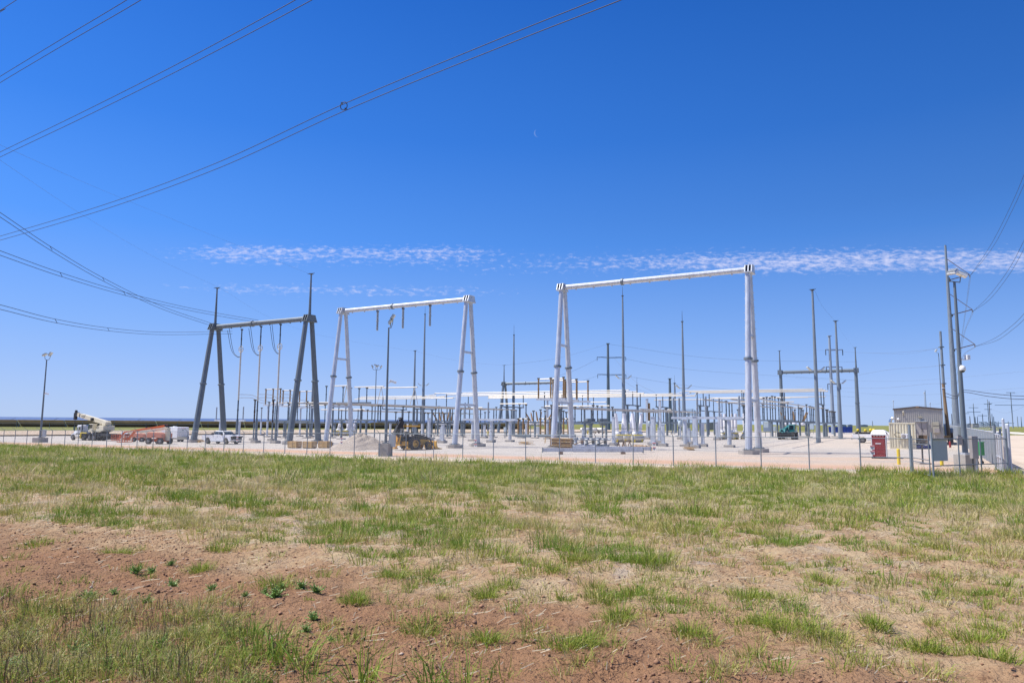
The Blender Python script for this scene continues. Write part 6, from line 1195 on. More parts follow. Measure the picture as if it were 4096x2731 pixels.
p = pg(2560, 1800); g = thing('paper_wrap', p, R_(-20), 'crumpled brown paper wrapping heaped on the gravel before the wrapped bushings', 'paper wrap'); q = MB(); r_ = np.random.default_rng(9); NX, NY = 18, 8; vs = []
for j in range(NY):
    for i in range(NX): x, y = -1.6 + 3.2 * i / (NX - 1), -.5 + 1.0 * j / (NY - 1); vs.append((x, y, max(.02, .75 * math.exp(-(y / .35) ** 2) * (1 - abs(x / 1.7) ** 3) * r_.uniform(.55, 1))))
q.add(vs, [(j * NX + i, j * NX + i + 1, (j + 1) * NX + i + 1, (j + 1) * NX + i) for j in range(NY - 1) for i in range(NX - 1)]); q.build('sheet', M['card'], g)
for px, py in ((2484, 1796), (2509, 1792)):
    p = pg(px, py); g = thing('sawhorse', p, R_(40), None, None); MB().box((0, 0, .85), (1.0, .09, .1)).build('crossbar', M['wood_old'], g)
    for x in (-.42, .42):
        for s in (-1, 1): MB().bar((x, 0, .82), (x * 1.15, s * .35, 0), .08).build('leg', M['wood_old'], g)
    later(g, 'small timber sawhorse in front of the wrapped bushings', 'sawhorse', px, 'sawhorses', True)
p = pg(2192, 1772); g = thing('sawhorse', p, R_(10), 'timber sawhorse just left of the central gantry front leg', 'sawhorse', 'sawhorses'); MB().box((0, 0, .85), (.9, .09, .1)).build('crossbar', M['wood'], g)
for x in (-.38, .38):
    for s in (-1, 1): MB().bar((x, 0, .82), (x * 1.15, s * .35, 0), .07).build('leg', M['wood'], g)
# breakers with wrapped white bushings: horizontal tank in a yellow cradle, two leaning bushings
wr = MB(); wr.lathe([(.20, 0), (.25, .06), (.28, .3), (.275, .55), (.25, .74), (.20, .95), (.22, .975), (.2, 1)], n=14); WRAP = wr.mesh('wrapped_bushing', M['wrap']); tie = MB()
for z in (.2, .4, .58, .76): tie.ring((0, 0, z), .283 - .075 * z, .012, (0, 0, 1), 14, 4)
TIE = tie.mesh('binding', M['black'])
def wrapped(px, yb, hgt_, rz, label, grp, sp=.62, lean=.13):
    p = pg(px, yb); g = thing('circuit_breaker', p, rz, None, None); MB().lathe([(.02, -.95), (.42, -.95), (.5, -.85), (.5, .85), (.42, .95), (.02, .95)], (0, 0, .62), 16, 'x').build('tank', M['alu'], g)
    q = MB(); q.box((0, 0, 1.1), (1.35, 1.0, .16)); q.box((-.6, 0, .3), (.2, .95, .6)); q.box((.6, 0, .3), (.2, .95, .6)); q.build('cradle', M['safety'], g, bevel=.02)
    for s in (-1, 1):
        MB().lathe([(.42, 0), (.42, .28), (.3, .4)], (s * sp, 0, 1.2), 12).build('turret', M['white'], g); b_ = put('wrapped_bushing', WRAP, g, (s * sp, 0, 1.5), (1, 1, hgt_), (0, s * lean, 0)); put('binding', TIE, b_, (0, 0, 0))
    MB().box((0, .6, .35), (1.0, .4, .6)).build('mechanism_box', M['black'], g); return later(g, label, 'circuit breaker', px, grp)
for px, yb in ((2481, 1768), (2513, 1768), (2550, 1769)): wrapped(px, yb, 2.95, R_(12), 'breaker with two white wrapped bushings in yellow cradle', 'breakers with wrapped bushings', .42, .10)
for px, yb in ((2894, 1757), (2938, 1757), (2985, 1757)): wrapped(px, yb, 3.05, R_(48), 'breaker with two white wrapped bushings in yellow cradle', 'breakers with wrapped bushings', .5, .08)
for px, yb in ((1342, 1743), (1378, 1743), (1403, 1742)): wrapped(px, yb, 2.5, R_(20), 'breaker with two white wrapped bushings in yellow cradle', 'breakers with wrapped bushings', .55, .26)
# older breakers: three tanks on a frame with slanted brown bushings
BR = MB(); BR.lathe([(.2, 0), (.24, .05)] + [(.24 - .08 * z - (.05 if k % 2 else 0), z) for k, z in enumerate([.08 + .05 * i for i in range(17)])] + [(.1, .95), (.08, 1)], n=12); BUSH = BR.mesh('brown_bushing', M['ins_brown'])
def breaker(px, yb, rz, label, leans, hgt_=2.6):
    p = pg(px, yb); g = thing('circuit_breaker', p, rz, None, None); f = MB()
    for x in (-2.6, 2.6):
        for y in (-.6, .6): f.bar((x, y, 0), (x, y, 2.3), .16)
    f.box((0, .6, 2.3), (5.6, .18, .18)); f.box((0, -.6, 2.3), (5.6, .18, .18)); f.build('frame', M['galv_mid'], g)
    for k, x in enumerate((-2, 0, 2)):
        MB().lathe([(.02, -1.1), (.4, -1.1), (.48, -1.0), (.48, 1.0), (.4, 1.1), (.02, 1.1)], (x, 0, 2.85), 14, 'y').build('tank', M['white'], g)
        for s in (-1, 1): put('bushing', BUSH, g, (x, s * .6, 3.2), (1, 1, hgt_), (-s * .32 if leans else 0, (k - 1) * .42, 0))
    MB().box((0, -1.0, 1.1), (1.4, .6, 1.7)).build('control_cabinet', M['grey'], g, bevel=.02); return later(g, label, 'circuit breaker', px)
breaker(1782, 1738, R_(-30), 'older three tank circuit breaker with slanted brown bushings', True); breaker(2155, 1738, R_(-30), 'older three tank circuit breaker with slanted brown bushings', True); breaker(3180, 1738, R_(-30), 'older three tank circuit breaker with slanted brown bushings', True, 3.0)
# light grey cabinets on legs near the telehandler, tanks on cradles
for px, yb, w_, h_ in ((3072, 1750, 1.5, 1.9), (3248, 1734, 1.3, 1.9), (3098, 1748, .7, 1.0), (2020, 1752, .5, .9), (3225, 1735, .5, .8)):
    p = pg(px, yb); g = thing('control_cabinet', p, R_(-30), None, None); MB().box((0, 0, 1.2 + h_ / 2), (w_, w_ * .6, h_)).build('box', M['panelgrey'], g, bevel=.02); MB().box((0, -w_ * .3 - .01, 1.2 + h_ / 2), (w_ * .86, .03, h_ * .9)).build('door', M['panelgrey'], g)
    for s in (-.3, .3): MB().bar((s * w_, 0, 0), (s * w_, 0, 1.25), .09).build('leg', M['galv_mid'], g)
    later(g, 'pale grey control cabinet on legs', 'control cabinet', px, 'control cabinets')
for px, yb in ((2340, 1733), (2372, 1733), (2405, 1733)):
    p = pg(px, yb); g = thing('steel_tank', p, R_(-20), None, None); MB().lathe([(.02, -1.3), (.55, -1.3), (.7, -1.1), (.7, 1.1), (.55, 1.3), (.02, 1.3)], (0, 0, .95), 16, 'x').build('tank', M['alu'], g)
    for s in (-.7, .7): MB().box((s, 0, .2), (.2, 1.2, .4)).build('saddle', M['wood_old'], g)
    later(g, 'shiny horizontal steel tank on timber saddles', 'tank', px, 'shiny tanks', True)
for px in (2360, 2410):
    p = pv(px, 1712, 128); p = gp(p); g = thing('pole_top_drum', p, R_(-30), None, None); MB().lathe([(.5, 0), (1.15, .9), (1.15, 1.3), (.9, 1.35)], (0, 0, 2.4), 4, smooth=False).build('hood', M['galv_mid'], g); MB().tube((0, 0, 0), (0, 0, 2.5), .15, n=8).build('column', M['galv_mid'], g); later(g, 'grey hooded equipment box under the bus beams', 'equipment box', px)
# brown reactor column with drum pots
for px, yb, kind in ((2598, 1757, 1), (2722, 1757, 0)):
    p = pg(px, yb); g = thing('voltage_transformer', p, 0, None, None); z0 = zt(p.x, p.y, 1706) - p.z; MB().tube((0, 0, .3), (0, 0, z0), .16, n=10).build('column', M['galv'], g); MB().lathe([(.3, 0), (.38, .05), (.38, .95), (.3, 1.02)], (0, 0, z0), 14).build('pot', M['panelgrey'], g); MB().box((0, 0, .1), (1, 1, .6), R_(-30)).build('footing', M['conc'], g)
    if kind: put('bushing', INS['brown'], g, (0, 0, z0 + 1.0), (1.4, 1.4, zt(p.x, p.y, 1612) - p.z - z0 - 1.0))
    later(g, 'voltage transformer with a pale drum' + (' and thick brown insulator' if kind else ''), 'transformer', px)
# blue dumpsters, barrel, traffic drum
for px, yb, w_ in ((3340, 1732, 3.4), (3387, 1733, 3.0)):
    p = pg(px, yb); g = thing('dumpster', p, R_(-20), None, None); q = MB(); q.prism([(-w_ / 2, .2), (-w_ / 2 - .1, 2.0), (w_ / 2 + .1, 2.0), (w_ / 2, .2)], -.9, .9); q.build('body', M['blue'], g, fix=True); q = MB(); q.box((0, -.95, 1.9), (w_ + .2, .12, .12))
    for k in range(4): q.box((-w_ / 2 + .3 + k * (w_ - .6) / 3, -.95, 1.05), (.1, .1, 1.6))
    q.build('rib', M['blue'], g); later(g, 'dark blue steel dumpster', 'dumpster', px, 'blue dumpsters')
p = pg(770, 1766); g = thing('barrel', p, 0, 'blue plastic drum standing against the white trailer', 'barrel'); MB().lathe([(.27, 0), (.29, .05), (.29, .3), (.31, .32), (.29, .34), (.29, .6), (.31, .62), (.29, .64), (.29, .86), (.26, .9)], n=16).build('body', M['blue'], g); MB().lathe([(.26, .9), (.26, .93), (.05, .94)], n=16).build('lid', M['blue'], g)
p = pg(1960, 1750); g = thing('traffic_drum', p, 0, 'red and white striped marker post beside the yellow bollard behind the bright gantry', 'traffic marker'); MB().lathe([(.13, 0), (.13, 1.5), (.08, 1.52)], n=12).build('body', M['redlight'], g)
for z in (.35, .8, 1.2): MB().lathe([(.136, z), (.136, z + .2)], n=12).build('stripe', M['white'], g)
# large pipe lying behind the boom lifts
a, b = pg(492, 1760), pg(600, 1764); c = gp((a + b) / 2); g = thing('steel_pipe', c, math.atan2(b.y - a.y, b.x - a.x), 'shiny steel pole section lying on blocks behind the orange boom lifts', 'steel pipe'); L_ = (b - a).length; MB().tube((-L_ / 2, 0, .95), (L_ / 2, 0, .85), .5, .4, 14).build('shaft', M['galv'], g)
for s in (-.35, .35): MB().box((s * L_, 0, .22), (.35, 1.1, .45)).build('block', M['wood_old'], g)
# ------------------------------------------------------------------ solar rows beyond the yard (each tracker row is one thing)
def solar(y0, slope, x0, x1, tilt, ztop, wid, label, back=True):
    a, b = Vector((x0, y0 + slope * x0, 0)), Vector((x1, y0 + slope * x1, 0)); a.z = b.z = 0; c = (a + b) / 2; zc = zg(c.x, c.y); L_ = (b - a).length; g = thing('solar_tracker', (c.x, c.y, zc), math.atan2(b.y - a.y, b.x - a.x), label, 'solar panels', 'rows of solar trackers')
    hz = ztop - abs(math.sin(tilt)) * wid / 2; q = MB(); n = max(int(L_ / 14), 1)
    for k in range(n):
        q.box((-L_ / 2 + L_ * (k + .5) / n, 0, hz), (L_ / n - .3, wid, .05), rx=tilt)
    q.build('panel', M['pv'], g); q = MB(); s = 1 if tilt > 0 else -1
    for k in range(n): q.box((-L_ / 2 + L_ * (k + .5) / n, math.sin(tilt) * .04, hz - math.cos(tilt) * .045), (L_ / n - .3, wid, .03), rx=tilt)
    q.build('panel_back', M['pvback'], g); q = MB(); q.tube((-L_ / 2, 0, hz - .12), (L_ / 2, 0, hz - .12), .09, n=6)
    for k in range(n + 1):
        x = -L_ / 2 + L_ * k / n; q.bar((x, 0, 0), (x, 0, hz), .16); m = Matrix.Rotation(tilt, 3, 'X') @ Vector((0, wid / 2, 0)); q.bar(Vector((x, 0, hz - .1)) - m, Vector((x, 0, hz - .1)) + m, .09)
    q.build('frame', M['galv_mid'], g); return g
solar(262, .16, -330, 6, -.62, 2.35, 3.9, 'nearest row of solar panels, brown undersides showing, along the left horizon')
for k, (y, zt__, tl) in enumerate([(285, 3.15, .22), (315, 3.25, .22), (355, 3.3, .2), (410, 3.35, .2), (490, 3.4, .2), (620, 3.4, .18)]):
    solar(y, .16, -400 - k * 60, 30 + k * 10, tl, zt__, 4.4, f'{("second", "third", "fourth", "fifth", "sixth", "farthest")[k]} row of dark blue solar panels counting back from the yard')
# agricultural fence line before the panels
g = thing('field_fence', gp((-110, 236)), 0, 'thin wire fence on dark posts in front of the solar panels', 'fence'); O = Vector(g.location)
q = MB(); ps = [gp((-320 + 9 * k, 240 + .16 * (-320 + 9 * k))) - O for k in range(38)]
for p in ps: MB().tube(p, p + Vector((0, 0, 1.9)), .06, n=5).build('post', M['galv_mid'], g)
for z in (1.85, 1.3): q.path([p + Vector((0, 0, z)) for p in ps], .03, 4)
q.build('wire', M['galv_mid'], g)
# ------------------------------------------------------------------ transmission poles
def monopole(px, yt, Y, base, r0, r1, arms, name='transmission_pole', steel='galv_mid', lab=None, ybase=None, wood=False, ins=True):
    """arms: list of (y pixel of the arm, half length left, half length right)"""
    p = pY(px, ybase or 1695, Y); p = gp(p); g = thing(name, p, 0, lab, 'transmission pole'); h = zt(p.x, p.y, yt) - p.z; MB().path([(0, 0, 0), (0, 0, h)], [r0, r1], 12, smooth=False).build('shaft', M[steel], g)
    MB().box((0, 0, h), (r1 * 3.2, r1 * 3.2, .2)).build('cap', M[steel], g)
    for ya, l, r in arms:
        z = zt(p.x, p.y, ya) - p.z; q = MB()
        for s, L_ in ((-1, l), (1, r)):
            if L_: q.bar((0, 0, z - .12 * L_ * .5), (s * L_, 0, z), .22, .22); q.bar((0, 0, z + .1), (s * L_ * .8, .3, z + .05), .1)
        q.build('crossarm', M[steel], g)
        if ins:
            for s, L_ in ((-1, l), (1, r)):
                if L_: MB().tube((s * L_, 0, z), (s * L_, 0, z - 1.6), .12, n=6).build('insulator', M['ins_grey'], g)
    if not lab: later(g, base, 'transmission pole', px)
    return g
monopole(2434, 1374, 300, '', .80, .46, [(1428, 4.6, 7.5), (1497, 4.4, 7.5)], lab='thick dark steel monopole with two levels of arms behind the central gantry')
monopole(2682, 1514, 330, '', .95, .5, [], lab='thick bare steel pole standing beside a short mast behind the yard')
monopole(3332, 1344, 200, '', .55, .28, [(1398, 1.2, 3.6), (1467, 1.2, 3.2), (1535, 1, 2.6)], steel='hazegrey', lab='tapering steel pole with arms on its right side behind the two tall masts')
# big pole at the right edge with three arms and braces
p = gp(pY(3826, 1700, 128)); g = thing('transmission_pole', p, 0, 'tall steel transmission pole with three braced arms on its right, behind the gate', 'transmission pole'); h = zt(p.x, p.y, 981) - p.z
MB().path([(0, 0, 0), (0, 0, h)], [.58, .17], 12, smooth=False).build('shaft', M['galv_mast'], g); ARM = []
for px_, py_, pr in ((3878, 1098, 1034), (3889, 1238, 1172), (3899, 1377, 1310)):
    t_ = pY(px_, py_, 128) - Vector(p); z0 = zt(p.x, p.y, py_ + 24) - p.z; z1 = zt(p.x, p.y, pr) - p.z; q = MB(); q.tube((0, 0, z0), t_, .08, n=8); q.tube((0, 0, z1), t_, .05, n=6); q.build('crossarm', M['wood_old'], g); MB().tube(t_, t_ + Vector((0, 0, -.5)), .1, n=8).build('insulator', M['ins_light'], g); MB().box((.25, 0, z0), (.5, .3, .5)).build('bracket', M['cap'], g); ARM.append(Vector(p) + t_ + Vector((0, 0, -.4)))
# grey pole and brown timber pole beside it
p = gp(pY(3784, 1700, 135)); g = thing('transmission_pole', p, 0, 'grey steel pole with side fittings just left of the tallest transmission pole', 'transmission pole'); h = zt(p.x, p.y, 1325) - p.z; MB().path([(0, 0, 0), (0, 0, h)], [.30, .2], 12, smooth=False).build('shaft', M['galv_mast'], g); GP = []
for py_ in (1388, 1460, 1534): z = zt(p.x, p.y, py_) - p.z; MB().box((0, 0, z), (.75, .6, .2)).build('fitting', M['galv_mid'], g); GP.append(Vector((p.x, p.y, p.z + z)))
p = gp(pY(3795, 1710, 100)); g = thing('utility_pole', p, 0, 'brown timber utility pole leaning slightly left behind the control building', 'utility pole'); tp = pY(3772, 1535, 100) - Vector(p); MB().tube((0, 0, 0), tp, .24, .17, 12).build('shaft', M['polewood'], g); MB().ring(tp + Vector((0, 0, -.6)), .2, .05, (0, 0, 1)).build('band', M['galv'], g); UT = Vector(p) + tp + Vector((0, 0, -1.2))
# small far poles, right horizon
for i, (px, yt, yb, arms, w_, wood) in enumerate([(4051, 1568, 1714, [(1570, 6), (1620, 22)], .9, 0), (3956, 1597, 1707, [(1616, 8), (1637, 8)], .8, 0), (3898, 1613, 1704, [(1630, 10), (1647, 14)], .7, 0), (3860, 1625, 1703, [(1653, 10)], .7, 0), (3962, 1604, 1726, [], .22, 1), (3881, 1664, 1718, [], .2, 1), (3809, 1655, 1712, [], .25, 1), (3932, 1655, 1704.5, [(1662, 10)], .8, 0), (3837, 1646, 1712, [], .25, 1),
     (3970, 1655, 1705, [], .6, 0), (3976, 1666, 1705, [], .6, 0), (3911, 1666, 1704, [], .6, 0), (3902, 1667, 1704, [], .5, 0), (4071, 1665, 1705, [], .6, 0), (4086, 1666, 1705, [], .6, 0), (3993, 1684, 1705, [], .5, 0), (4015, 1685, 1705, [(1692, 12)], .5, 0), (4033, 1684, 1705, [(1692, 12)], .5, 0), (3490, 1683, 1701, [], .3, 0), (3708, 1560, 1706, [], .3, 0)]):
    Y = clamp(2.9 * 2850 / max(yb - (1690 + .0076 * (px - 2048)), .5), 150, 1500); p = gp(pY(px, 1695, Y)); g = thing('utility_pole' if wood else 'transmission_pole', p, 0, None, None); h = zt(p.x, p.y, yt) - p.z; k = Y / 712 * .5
    MB().tube((0, 0, 0), (0, 0, h), max(w_ * .8, k * .9), max(w_ * .5, k * .6), 6).build('shaft', M['dpolewood' if wood else 'hazegrey'], g)
    for ya, hl in arms: z = zt(p.x, p.y, ya) - p.z; MB().bar((-hl, 0, z), (hl, 0, z), k * .9).build('crossarm', M['hazegrey'], g)
    if wood and i == 4: MB().bar((-.2, 0, h - 1.5), (1.6, 0, h - 1.2), .2).build('crossarm', M['hazegrey'], g)
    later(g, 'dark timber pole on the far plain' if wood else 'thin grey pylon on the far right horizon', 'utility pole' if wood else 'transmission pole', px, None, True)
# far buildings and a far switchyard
for px0, px1, yt, yb, Y, mt, lb, nm in ((3887, 3912, 1692, 1703, 900, 'fadetan', 'small tan building far away on the right horizon', 'farm_building'), (3866, 3884, 1692.5, 1703, 950, 'hazegrey', 'small grey building at the left of the far tan building', 'farm_building'), (2820, 2885, 1687, 1712, 380, 'fadetan', 'low tan building with pitched roof beyond the yard', 'site_building'), (3352, 3382, 1697, 1701, 1200, 'hazegrey', 'low grey shed on the horizon right of the tall mast', 'farm_building'), (3390, 3408, 1697, 1701, 1200, 'hazegrey', 'second low grey shed on the horizon, before the far right gantry pole', 'farm_building'), (3440, 3468, 1697.5, 1702, 1200, 'hazegrey', 'third low grey shed on the horizon, above the white pickup with coolers', 'farm_building'), (113, 146, 1672, 1677, 900, 'fadetan', 'pale low building far beyond the solar panels at the left', 'farm_building'), (980, 1000, 1684, 1690, 700, 'fadetan', 'tiny pale shed on the horizon behind the left gantry', 'farm_building')):
    a, b = pY(px0, yb, Y), pY(px1, yb, Y); w_ = (b - a).length; p = gp((a + b) / 2); h = max(zt(p.x, p.y, yt) - p.z, 2.5); g = thing(nm, p, 0, lb, 'building'); MB().box((0, 0, h * .42), (w_, w_ * .5, h * .84)).build('wall', M[mt], g); q = MB(); q.prism([(-w_ / 2 - .2, h * .84), (0, h), (w_ / 2 + .2, h * .84)], -w_ * .27, w_ * .27); q.build('roof', M['hazegrey'], g)
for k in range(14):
    px = 3922 + 4.8 * k; p = gp(pY(px, 1700, 1000 + 12 * (k % 3))); g = thing('switchyard_frame', p, 0, None, None); h = zt(p.x, p.y, 1687 + 3 * (k % 4)) - p.z; q = MB(); q.bar((-1.6, 0, 0), (-1.6, 0, h), .5); q.bar((1.6, 0, 0), (1.6, 0, h), .5); q.build('leg', M['hazegrey'], g); MB().bar((-2, 0, h), (2, 0, h), .6).build('beam', M['hazegrey'], g); MB().bar((-2, 0, h * .55), (2, 0, h * .55), .4).build('tie', M['hazegrey'], g); later(g, 'tiny grey frame of a far switchyard', 'switchyard frame', px, 'far switchyard frames', True)
# the lattice of a further switchyard between the new posts
for k, (px, yt) in enumerate([(2735, 1655), (2752, 1635), (2762, 1640), (2690, 1640), (2775, 1650), (2710, 1662)]):
    p = gp(pv(px, 1712, 235 + 8 * k)); g = thing('lattice_frame', p, R_(-30), None, None); h = zt(p.x, p.y, yt) - p.z
    for s in (-1.6, 1.6): MB().tube((s, 0, 0), (s, 0, h), .16, .12, 6).build('leg', M['galv_mid'], g)
    q = MB()
    for j in range(4): q.bar((-2.2, 0, h * (.4 + .19 * j)), (2.2, 0, h * (.4 + .19 * j)), .16)
    q.build('crossbar', M['galv_mid'], g); later(g, 'small grey switch frame with several crossbars', 'switch frame', px)
# ------------------------------------------------------------------ conductors
def d_pts(l): return [pY(px, py, Y) for px, py, Y in l]
OV = [('lower', [(-2400, 1440, 340), (-900, 1190, 165), (-160, 988, 105), (0, 945, 92), (420, 818, 80), (860, 655, 67), (1370, 419, 55), (2048, 136, 44), (2520, -55, 37), (3700, -560, 27)]), ('middle', [(-2400, 1290, 290), (-900, 970, 140), (-160, 690, 92), (0, 609, 84), (324, 452, 72), (700, 262, 60), (1180, 2, 47), (1500, -190, 40), (2400, -760, 29)]), ('upper', [(-2400, 1130, 240), (-900, 755, 120), (-160, 408, 80), (0, 307, 72), (250, 155, 62), (512, -2, 52), (760, -160, 45), (1600, -740, 32)])]
for nm, l in OV:
    P_ = d_pts(l)
    for k in (0, 1): cable('conductor', f'{("upper", "lower")[k]} wire of the {nm} twin conductor crossing the open sky at upper left', [p + Vector((.28 * k, .12 * k, -.42 * k)) for p in P_], .028, group='overhead twin conductors')
p = pY(1368, 414, 55); q = MB(); q.ring(p * 0 + Vector((.14, .06, -.2)), .32, .035, (.35, .9, .1), 24, 6); o = q.build('spacer_ring', M['wire'], loc=p); tag(o, 'round spacer ring clamped between the two wires of the lowest overhead conductor', 'spacer'); q = MB(); q.box((0, 0, .02), (.16, .1, .12)); q.box((.28, .12, -.4), (.16, .1, .12)); q.build('clamp', M['galv_mid'], o)
cable('conductor', 'single wire crossing the very top left corner of the sky', d_pts([(-1600, 800, 160), (-700, 460, 95), (-80, 98, 60), (0, 44, 55), (72, -3, 51), (160, -60, 46), (800, -520, 33)]), .022)
Ya, Yb = A0.y, A1.y; Ym = (Ya + Yb) / 2
for nm, l in (('upper left', [(-1000, 80, 30), (-500, 495, 40), (-120, 775, 52), (0, 850, 60), (200, 985, 72), (410, 1110, 86), (640, 1222, 102), (854, 1296, Ya)]), ('middle left', [(-1000, 560, 30), (-500, 812, 40), (-120, 960, 52), (0, 1003, 60), (240, 1090, 74), (495, 1168, 90), (760, 1232, 106), (1034, 1281, Ym)]), ('lowest left', [(-1000, 930, 30), (-500, 1090, 40), (-120, 1196, 52), (0, 1219, 60), (220, 1276, 76), (430, 1311, 92), (640, 1328, 106), (930, 1325, Ya - 6)])):
    P_ = d_pts(l)
    for k in (0, 1): cable('conductor', f'{("upper", "lower")[k]} wire of the {nm} sagging twin conductor ending at the dark gantry', [p + Vector((0, 0, -.38 * k)) for p in P_], .026, group='conductors ending at the dark gantry')
    for j in (4, 5): tag(MB().bar(P_[j], P_[j] + Vector((.2, .1, -.4)), .05).build('spacer', M['wire']), f'{("nearer", "farther")[j - 4]} small spacer on the {nm} sagging twin conductor', 'spacer')
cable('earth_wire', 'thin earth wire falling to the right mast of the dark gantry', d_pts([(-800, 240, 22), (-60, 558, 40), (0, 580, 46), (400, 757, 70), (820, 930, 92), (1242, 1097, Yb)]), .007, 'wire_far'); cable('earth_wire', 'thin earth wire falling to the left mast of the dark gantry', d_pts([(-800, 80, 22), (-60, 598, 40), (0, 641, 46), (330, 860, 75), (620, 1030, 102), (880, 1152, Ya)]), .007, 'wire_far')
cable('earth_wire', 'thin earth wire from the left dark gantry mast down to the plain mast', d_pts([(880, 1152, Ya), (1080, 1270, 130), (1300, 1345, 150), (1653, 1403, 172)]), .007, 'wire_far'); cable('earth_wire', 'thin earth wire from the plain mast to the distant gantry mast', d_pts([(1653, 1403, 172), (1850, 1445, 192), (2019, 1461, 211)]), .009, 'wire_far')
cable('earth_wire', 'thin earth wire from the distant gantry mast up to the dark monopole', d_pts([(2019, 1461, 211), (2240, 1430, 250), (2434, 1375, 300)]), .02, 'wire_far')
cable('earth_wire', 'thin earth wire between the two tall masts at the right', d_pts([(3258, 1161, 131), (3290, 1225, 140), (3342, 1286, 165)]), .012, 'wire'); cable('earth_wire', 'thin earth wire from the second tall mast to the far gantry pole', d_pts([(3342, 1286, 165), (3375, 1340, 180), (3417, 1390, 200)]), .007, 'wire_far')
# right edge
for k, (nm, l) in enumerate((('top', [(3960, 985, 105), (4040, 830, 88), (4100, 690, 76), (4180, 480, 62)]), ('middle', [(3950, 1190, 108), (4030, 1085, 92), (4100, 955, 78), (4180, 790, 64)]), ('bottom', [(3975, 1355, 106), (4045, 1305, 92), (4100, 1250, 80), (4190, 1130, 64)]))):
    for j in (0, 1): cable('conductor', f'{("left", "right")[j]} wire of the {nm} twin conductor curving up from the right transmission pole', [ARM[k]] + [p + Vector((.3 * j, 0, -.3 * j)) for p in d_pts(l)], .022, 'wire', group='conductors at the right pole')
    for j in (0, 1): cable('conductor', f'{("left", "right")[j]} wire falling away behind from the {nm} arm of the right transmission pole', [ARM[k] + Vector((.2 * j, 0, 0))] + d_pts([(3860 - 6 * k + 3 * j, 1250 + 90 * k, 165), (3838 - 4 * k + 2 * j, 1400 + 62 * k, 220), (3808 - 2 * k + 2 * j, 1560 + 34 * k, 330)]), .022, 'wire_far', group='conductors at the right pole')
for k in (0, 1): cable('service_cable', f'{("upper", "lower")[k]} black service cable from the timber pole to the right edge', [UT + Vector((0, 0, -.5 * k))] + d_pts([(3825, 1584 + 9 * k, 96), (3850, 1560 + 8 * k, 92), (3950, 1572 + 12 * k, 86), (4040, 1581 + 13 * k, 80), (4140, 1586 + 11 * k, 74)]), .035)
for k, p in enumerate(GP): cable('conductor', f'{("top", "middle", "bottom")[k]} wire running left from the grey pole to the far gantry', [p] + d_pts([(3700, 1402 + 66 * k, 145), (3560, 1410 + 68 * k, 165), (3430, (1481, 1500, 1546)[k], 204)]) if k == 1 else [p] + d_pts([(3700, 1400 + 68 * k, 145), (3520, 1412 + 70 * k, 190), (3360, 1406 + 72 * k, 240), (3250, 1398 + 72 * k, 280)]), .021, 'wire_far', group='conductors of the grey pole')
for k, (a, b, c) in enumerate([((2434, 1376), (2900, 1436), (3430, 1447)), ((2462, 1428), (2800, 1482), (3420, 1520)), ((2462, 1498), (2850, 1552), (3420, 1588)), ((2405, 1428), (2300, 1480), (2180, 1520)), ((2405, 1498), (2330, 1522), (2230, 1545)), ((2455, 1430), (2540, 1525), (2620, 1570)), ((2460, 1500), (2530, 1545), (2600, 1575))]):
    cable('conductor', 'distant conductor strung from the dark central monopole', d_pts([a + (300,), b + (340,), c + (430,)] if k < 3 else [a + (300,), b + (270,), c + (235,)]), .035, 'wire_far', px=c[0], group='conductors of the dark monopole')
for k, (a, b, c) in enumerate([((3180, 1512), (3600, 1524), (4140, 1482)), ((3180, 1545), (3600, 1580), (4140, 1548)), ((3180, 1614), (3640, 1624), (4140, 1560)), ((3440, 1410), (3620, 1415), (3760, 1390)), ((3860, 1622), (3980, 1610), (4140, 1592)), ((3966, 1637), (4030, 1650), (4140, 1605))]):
    cable('conductor', 'thin distant conductor low in the sky', d_pts([a + (420,), b + (380,), c + (340,)]), .03, 'wire_far', px=c[0] + k, group='distant conductors at the right', )

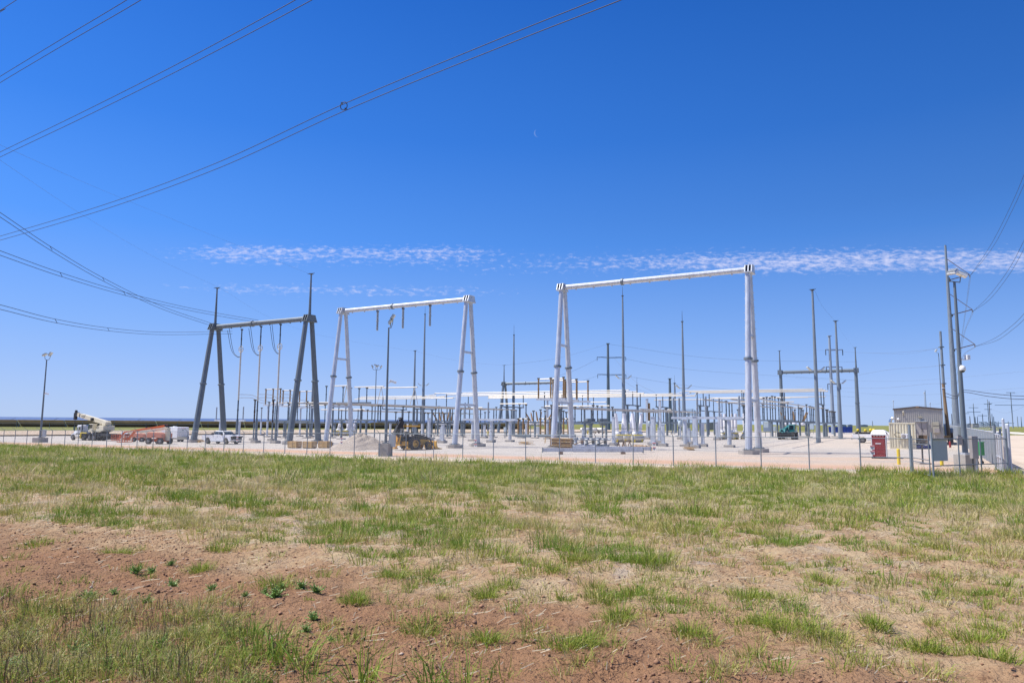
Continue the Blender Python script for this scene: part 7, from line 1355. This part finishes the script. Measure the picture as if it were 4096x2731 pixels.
# the day moon, a pale crescent very far off
mp_ = pY(2152, 533, 9000); mo = MB(); R1 = 9000 * 17 / FPX; pts_ = []
for k in range(25): a_ = R_(100 + 160 * k / 24 + 18); pts_.append((math.cos(a_) * R1, math.sin(a_) * R1))
for k in range(25): a_ = R_(260 - 160 * k / 24 + 18); pts_.append((math.cos(a_) * R1 * .96 + R1 * .30 * math.sin(math.pi * k / 24), math.sin(a_) * R1 * .97))
n_ = 25; vs = []
for (a_, b_) in pts_: vs.append(RT * a_ + UP * b_)
mo.add(vs, [(k, k + 1, 48 - k, 49 - k) for k in range(24)]); mm_ = bpy.data.materials.new('moon_glow'); mm_.use_nodes = True; t = mm_.node_tree; t.nodes.clear(); e_ = t.nodes.new('ShaderNodeEmission'); e_.inputs[0].default_value = (.62, .72, .95, 1); e_.inputs[1].default_value = .75; tr_ = t.nodes.new('ShaderNodeBsdfTransparent'); mx_ = t.nodes.new('ShaderNodeMixShader'); mx_.inputs[0].default_value = .16; o_ = t.nodes.new('ShaderNodeOutputMaterial'); lk(t, tr_.outputs[0], mx_.inputs[1]); lk(t, e_.outputs[0], mx_.inputs[2]); lk(t, mx_.outputs[0], o_.inputs[0])
mo = mo.build('moon', mm_, loc=mp_); tag(mo, 'faint pale crescent moon high in the blue sky', 'moon')
# ------------------------------------------------------------------ labels of the repeated things: where they stand between landmarks
LMK = [(0, 'left edge'), (350, 'crane truck'), (620, 'orange boom lift'), (735, 'white trailer'), (888, 'white pickup'), (1156, "dark gantry"), (1300, 'pine crates'), (1545, 'block light pole'), (1660, 'yellow backhoe'), (1820, "middle gantry"), (2055, 'rod mast'), (2270, "central gantry legs"), (2440, 'dark monopole'), (2738, 'tall lamp mast'), (3010, "rightmost gantry legs"), (3150, 'teal telehandler'), (3274, 'thick tall mast'), (3520, 'red toilet'), (3670, 'control building'), (3850, 'gate light pole'), (4200, 'right edge')]
ORD = ['first', 'second', 'third', 'fourth', 'fifth', 'sixth', 'seventh', 'eighth', 'ninth', 'tenth', 'eleventh', 'twelfth', 'thirteenth', 'fourteenth', 'fifteenth', 'sixteenth', 'seventeenth', 'eighteenth', 'nineteenth', 'twentieth', 'twenty-first', 'twenty-second', 'twenty-third', 'twenty-fourth', 'twenty-fifth']
cells = {}
for o, base, px, alone in PEND:
    if alone: key = (base, None)
    else:
        i = max(k for k in range(len(LMK)) if LMK[k][0] <= max(px, 0)); i = min(i, len(LMK) - 2); key = (base, i)
    cells.setdefault(key, []).append((px, o))
nb = {}
for (base, i) in cells: nb[base] = nb.get(base, 0) + 1
for (base, i), l in cells.items():
    l.sort(key=lambda q: q[0])
    for k, (px, o) in enumerate(l):
        if i is None: s = base + (f', {ORD[k]} of {len(l)} from the left' if len(l) > 1 else '')
        elif nb[base] == 1 and len(l) == 1: s = base
        elif nb[base] == 1: s = base + f', {ORD[k]} from the left'
        else: s = base + (f', {ORD[k]}' if len(l) > 1 else '') + f' right of the {LMK[i][1]}'
        w_ = s.split(); o['label'] = s
        if len(w_) > 16: print('LONG', len(w_), s)
bpy.context.view_layer.update()
